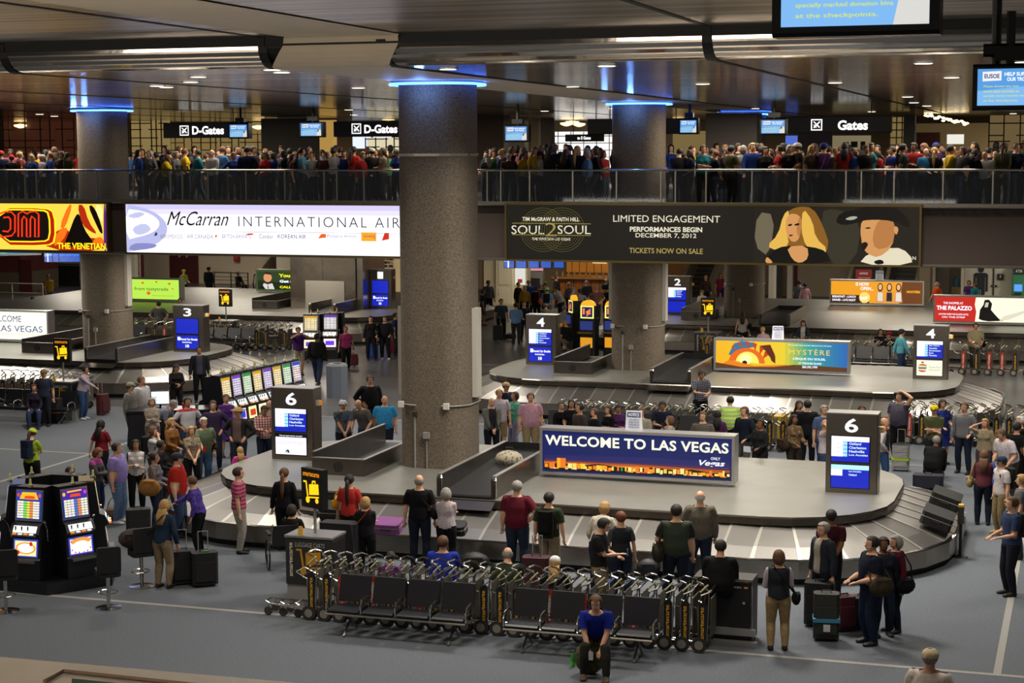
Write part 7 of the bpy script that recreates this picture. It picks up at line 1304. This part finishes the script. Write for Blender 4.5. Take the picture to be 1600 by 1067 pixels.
# luggage-cart tag on the slot clusters etc. handled above; the crowd on the upper floor
rc=random.Random(11)
TOPS=[('navy','#141c34'),('black','#0f0f12'),('charcoal','#26272b'),('white','#a8a4a4'),('light blue','#4c78a8'),('blue','#1a3478'),('red','#8c1c1c'),('teal','#1c6c78'),('green','#2a5a2c'),('yellow','#a88c14'),('purple','#40204c'),('grey','#5a5a5c'),('brown','#3c2c22'),('pink','#9c4c68'),('olive','#3c4024'),('maroon','#401018'),('beige','#7c705c')]
WT=[5,9,6,4,3,4,3,2,2,1,2,4,3,2,2,2,2]
poses=['stand','fold','stand2','phone','hold','hip','walk','back']; hairs=['short','short','short','bob','long','bald','pony','cap']
def landmark(px):
    for x,s in [(60,'at far left'),(120,'left of leftmost column'),(262,'right of leftmost column'),(390,'below first D-Gates sign'),(520,'between D-Gates signs'),(625,'below second D-Gates sign'),(800,'right of widest column'),(965,'before bright glazing'),(1062,'by second column'),(1120,'right of second column'),(1235,'left of Gates sign'),(1395,'below Gates sign'),(1480,'right of Gates sign'),(1700,'at far right')]:
        if px<=x: return s
    return 'at the far right end'
SPEC={548:('#a82020','s'),287:('#c0a010','s'),262:('#b09810','s'),62:('#b4b0b4','s'),470:('#4c88a8','s'),113:('#3f6f98','s'),1445:('#1c5c8c','s'),480:('#a8a8a8','s'),915:('#44648c','s'),430:('#1a3488','s'),30:('#5c2018','s')}
cnt={}; rows=[(17.0,0),(18.1,1),(19.6,2),(21.6,3)]
crowd=[]
for b,r in rows:
    px=-5+rc.random()*15
    while px<1612:
        hide=(622<px<757) or (116<px<208 and b<20.5) or (960<px<1054 and b<20.3)
        ax=apx(px,250,b)[0]; hide=hide or (17.2<b<20 and (abs(ax)<1.3 or abs(ax+19.8)<1.3))
        if not hide: crowd.append((px+rc.uniform(-3,3),b+rc.uniform(-.25,.25),r))
        px+=rc.uniform(11,23)*(1 if r<3 else 1.1)
crowd.sort(key=lambda q:q[1]+(0 if q[2]<2 else 50)); NI=300-sum(1 for o in COL.objects if o.name.startswith('person')); crowd=crowd[:430]
rest=crowd[NI:]; crowd=crowd[:NI]
for px,b,r in crowd:
    a,_=apx(px,250,b); nm,c=rc.choices(TOPS,WT)[0]; h=rc.uniform(1.62,1.92); bt=rc.choice('mmfhf'); hr=rc.choice(hairs if bt!='f' else ['bob','long','short','pony','long']); hc=rc.choice('kkkbbndyg'); cc=None
    if r==0:
        for k,(sc_,_s) in SPEC.items():
            if abs(px-k)<7 and k not in cnt: c=sc_; cnt[k]=1; nm='bright '+{'#a82020':'red','#c0a010':'yellow','#b09810':'gold','#b4b0b4':'white','#4c88a8':'sky blue','#3f6f98':'steel blue','#1c5c8c':'cobalt','#a8a8a8':'pale','#44648c':'denim blue','#1a3488':'royal blue','#5c2018':'rust'}[sc_]
    if hr=='cap': hr=('short','cap',rc.choice(['#14161c','#1c2c6c','#a01c20','#b0aca8','#3c3c3c'])); cc=True
    hn={'k':'black','b':'brown','n':'brown','d':'dark','y':'blond','g':'grey'}[hc]
    lab='%s in %s, %s, %s upstairs %s'%('woman' if bt=='f' else 'man',nm,('wearing a cap' if cc else '%s%s hair'%({'long':'long ','bob':'bobbed ','pony':'tied '}.get(hr,''),hn)),['front row','second row','third row','back row'][r],landmark(px))
    cnt[lab]=cnt.get(lab,0)+1
    if cnt[lab]>1: lab=['','','second','third','fourth','fifth','sixth'][min(cnt[lab],6)]+' '+lab
    cl=mat(c,.85,spec=.2)
    person(W(a,b,MZ),rc.choice([0,20,-30,60,-70,90,-90,160,180,150,-150,120]),rc.choice(poses),bt,hr,hc,rc.choice('aaabbcd'),cl,rc.choice('ssl'),mat(rc.choice(['#14161c','#1c2638','#2c3648','#3a342c','#101012']),.85),'p',h,lab,.026,'the crowd waiting on the upper floor')
# everyone farther back in the upper crowd: too many to pick apart, joined as one
vs_=[];fs_=[];mi_=[]; pal=[skinmat(SK['a']),skinmat(SK['c']),mat(HC['k'],.7),mat(HC['n'],.7),mat('#14161c',.85)]+[mat(c,.85,spec=.2) for _,c in TOPS]; off=0
for px,b,r in rest:
    a,_=apx(px,250,b); B=body_base(rc.choice(['stand','fold','hip']),rc.choice('mf'),.035); q=W(a,b,MZ); an=R(rc.choice([0,40,-60,90,-90,160])); s=rc.uniform(1.64,1.94)/1.75
    M=Matrix.Translation(q)@Matrix.Rotation(an,4,'Z')@Matrix.Scale(s,4); A=np.array(M); co=B['co']@A[:3,:3].T+A[:3,3]; vs_.append(co); ti=rc.choices(range(len(TOPS)),WT)[0]+5; sk_=rc.choice([0,0,1])
    for f,g in zip(B['fc'],B['reg']): fs_.append(tuple(i+off for i in f)); mi_.append(sk_ if g in('head','faR','faL','handR','handL') else 4 if g[:2] in('th','sh','fo','pe') else ti)
    off+=len(co); hm=hair_mesh(B,rc.choice(['short','bob','long'])); hc_=np.empty(len(hm.vertices)*3); hm.vertices.foreach_get('co',hc_); hv=hc_.reshape(-1,3)@A[:3,:3].T+A[:3,3]; vs_.append(hv); hi=rc.choice([2,2,3])
    for p in hm.polygons: fs_.append(tuple(i+off for i in p.vertices)); mi_.append(hi)
    off+=len(hv)
me=bpy.data.meshes.new('crowd'); me.from_pydata(np.concatenate(vs_).tolist(),[],fs_)
for m in pal: me.materials.append(m)
me.polygons.foreach_set('material_index',mi_); me.polygons.foreach_set('use_smooth',[True]*len(fs_)); o=bpy.data.objects.new('crowd',me); COL.objects.link(o); o['kind']='stuff'; tag(o,'dense rear part of the waiting crowd on the upper floor','crowd')
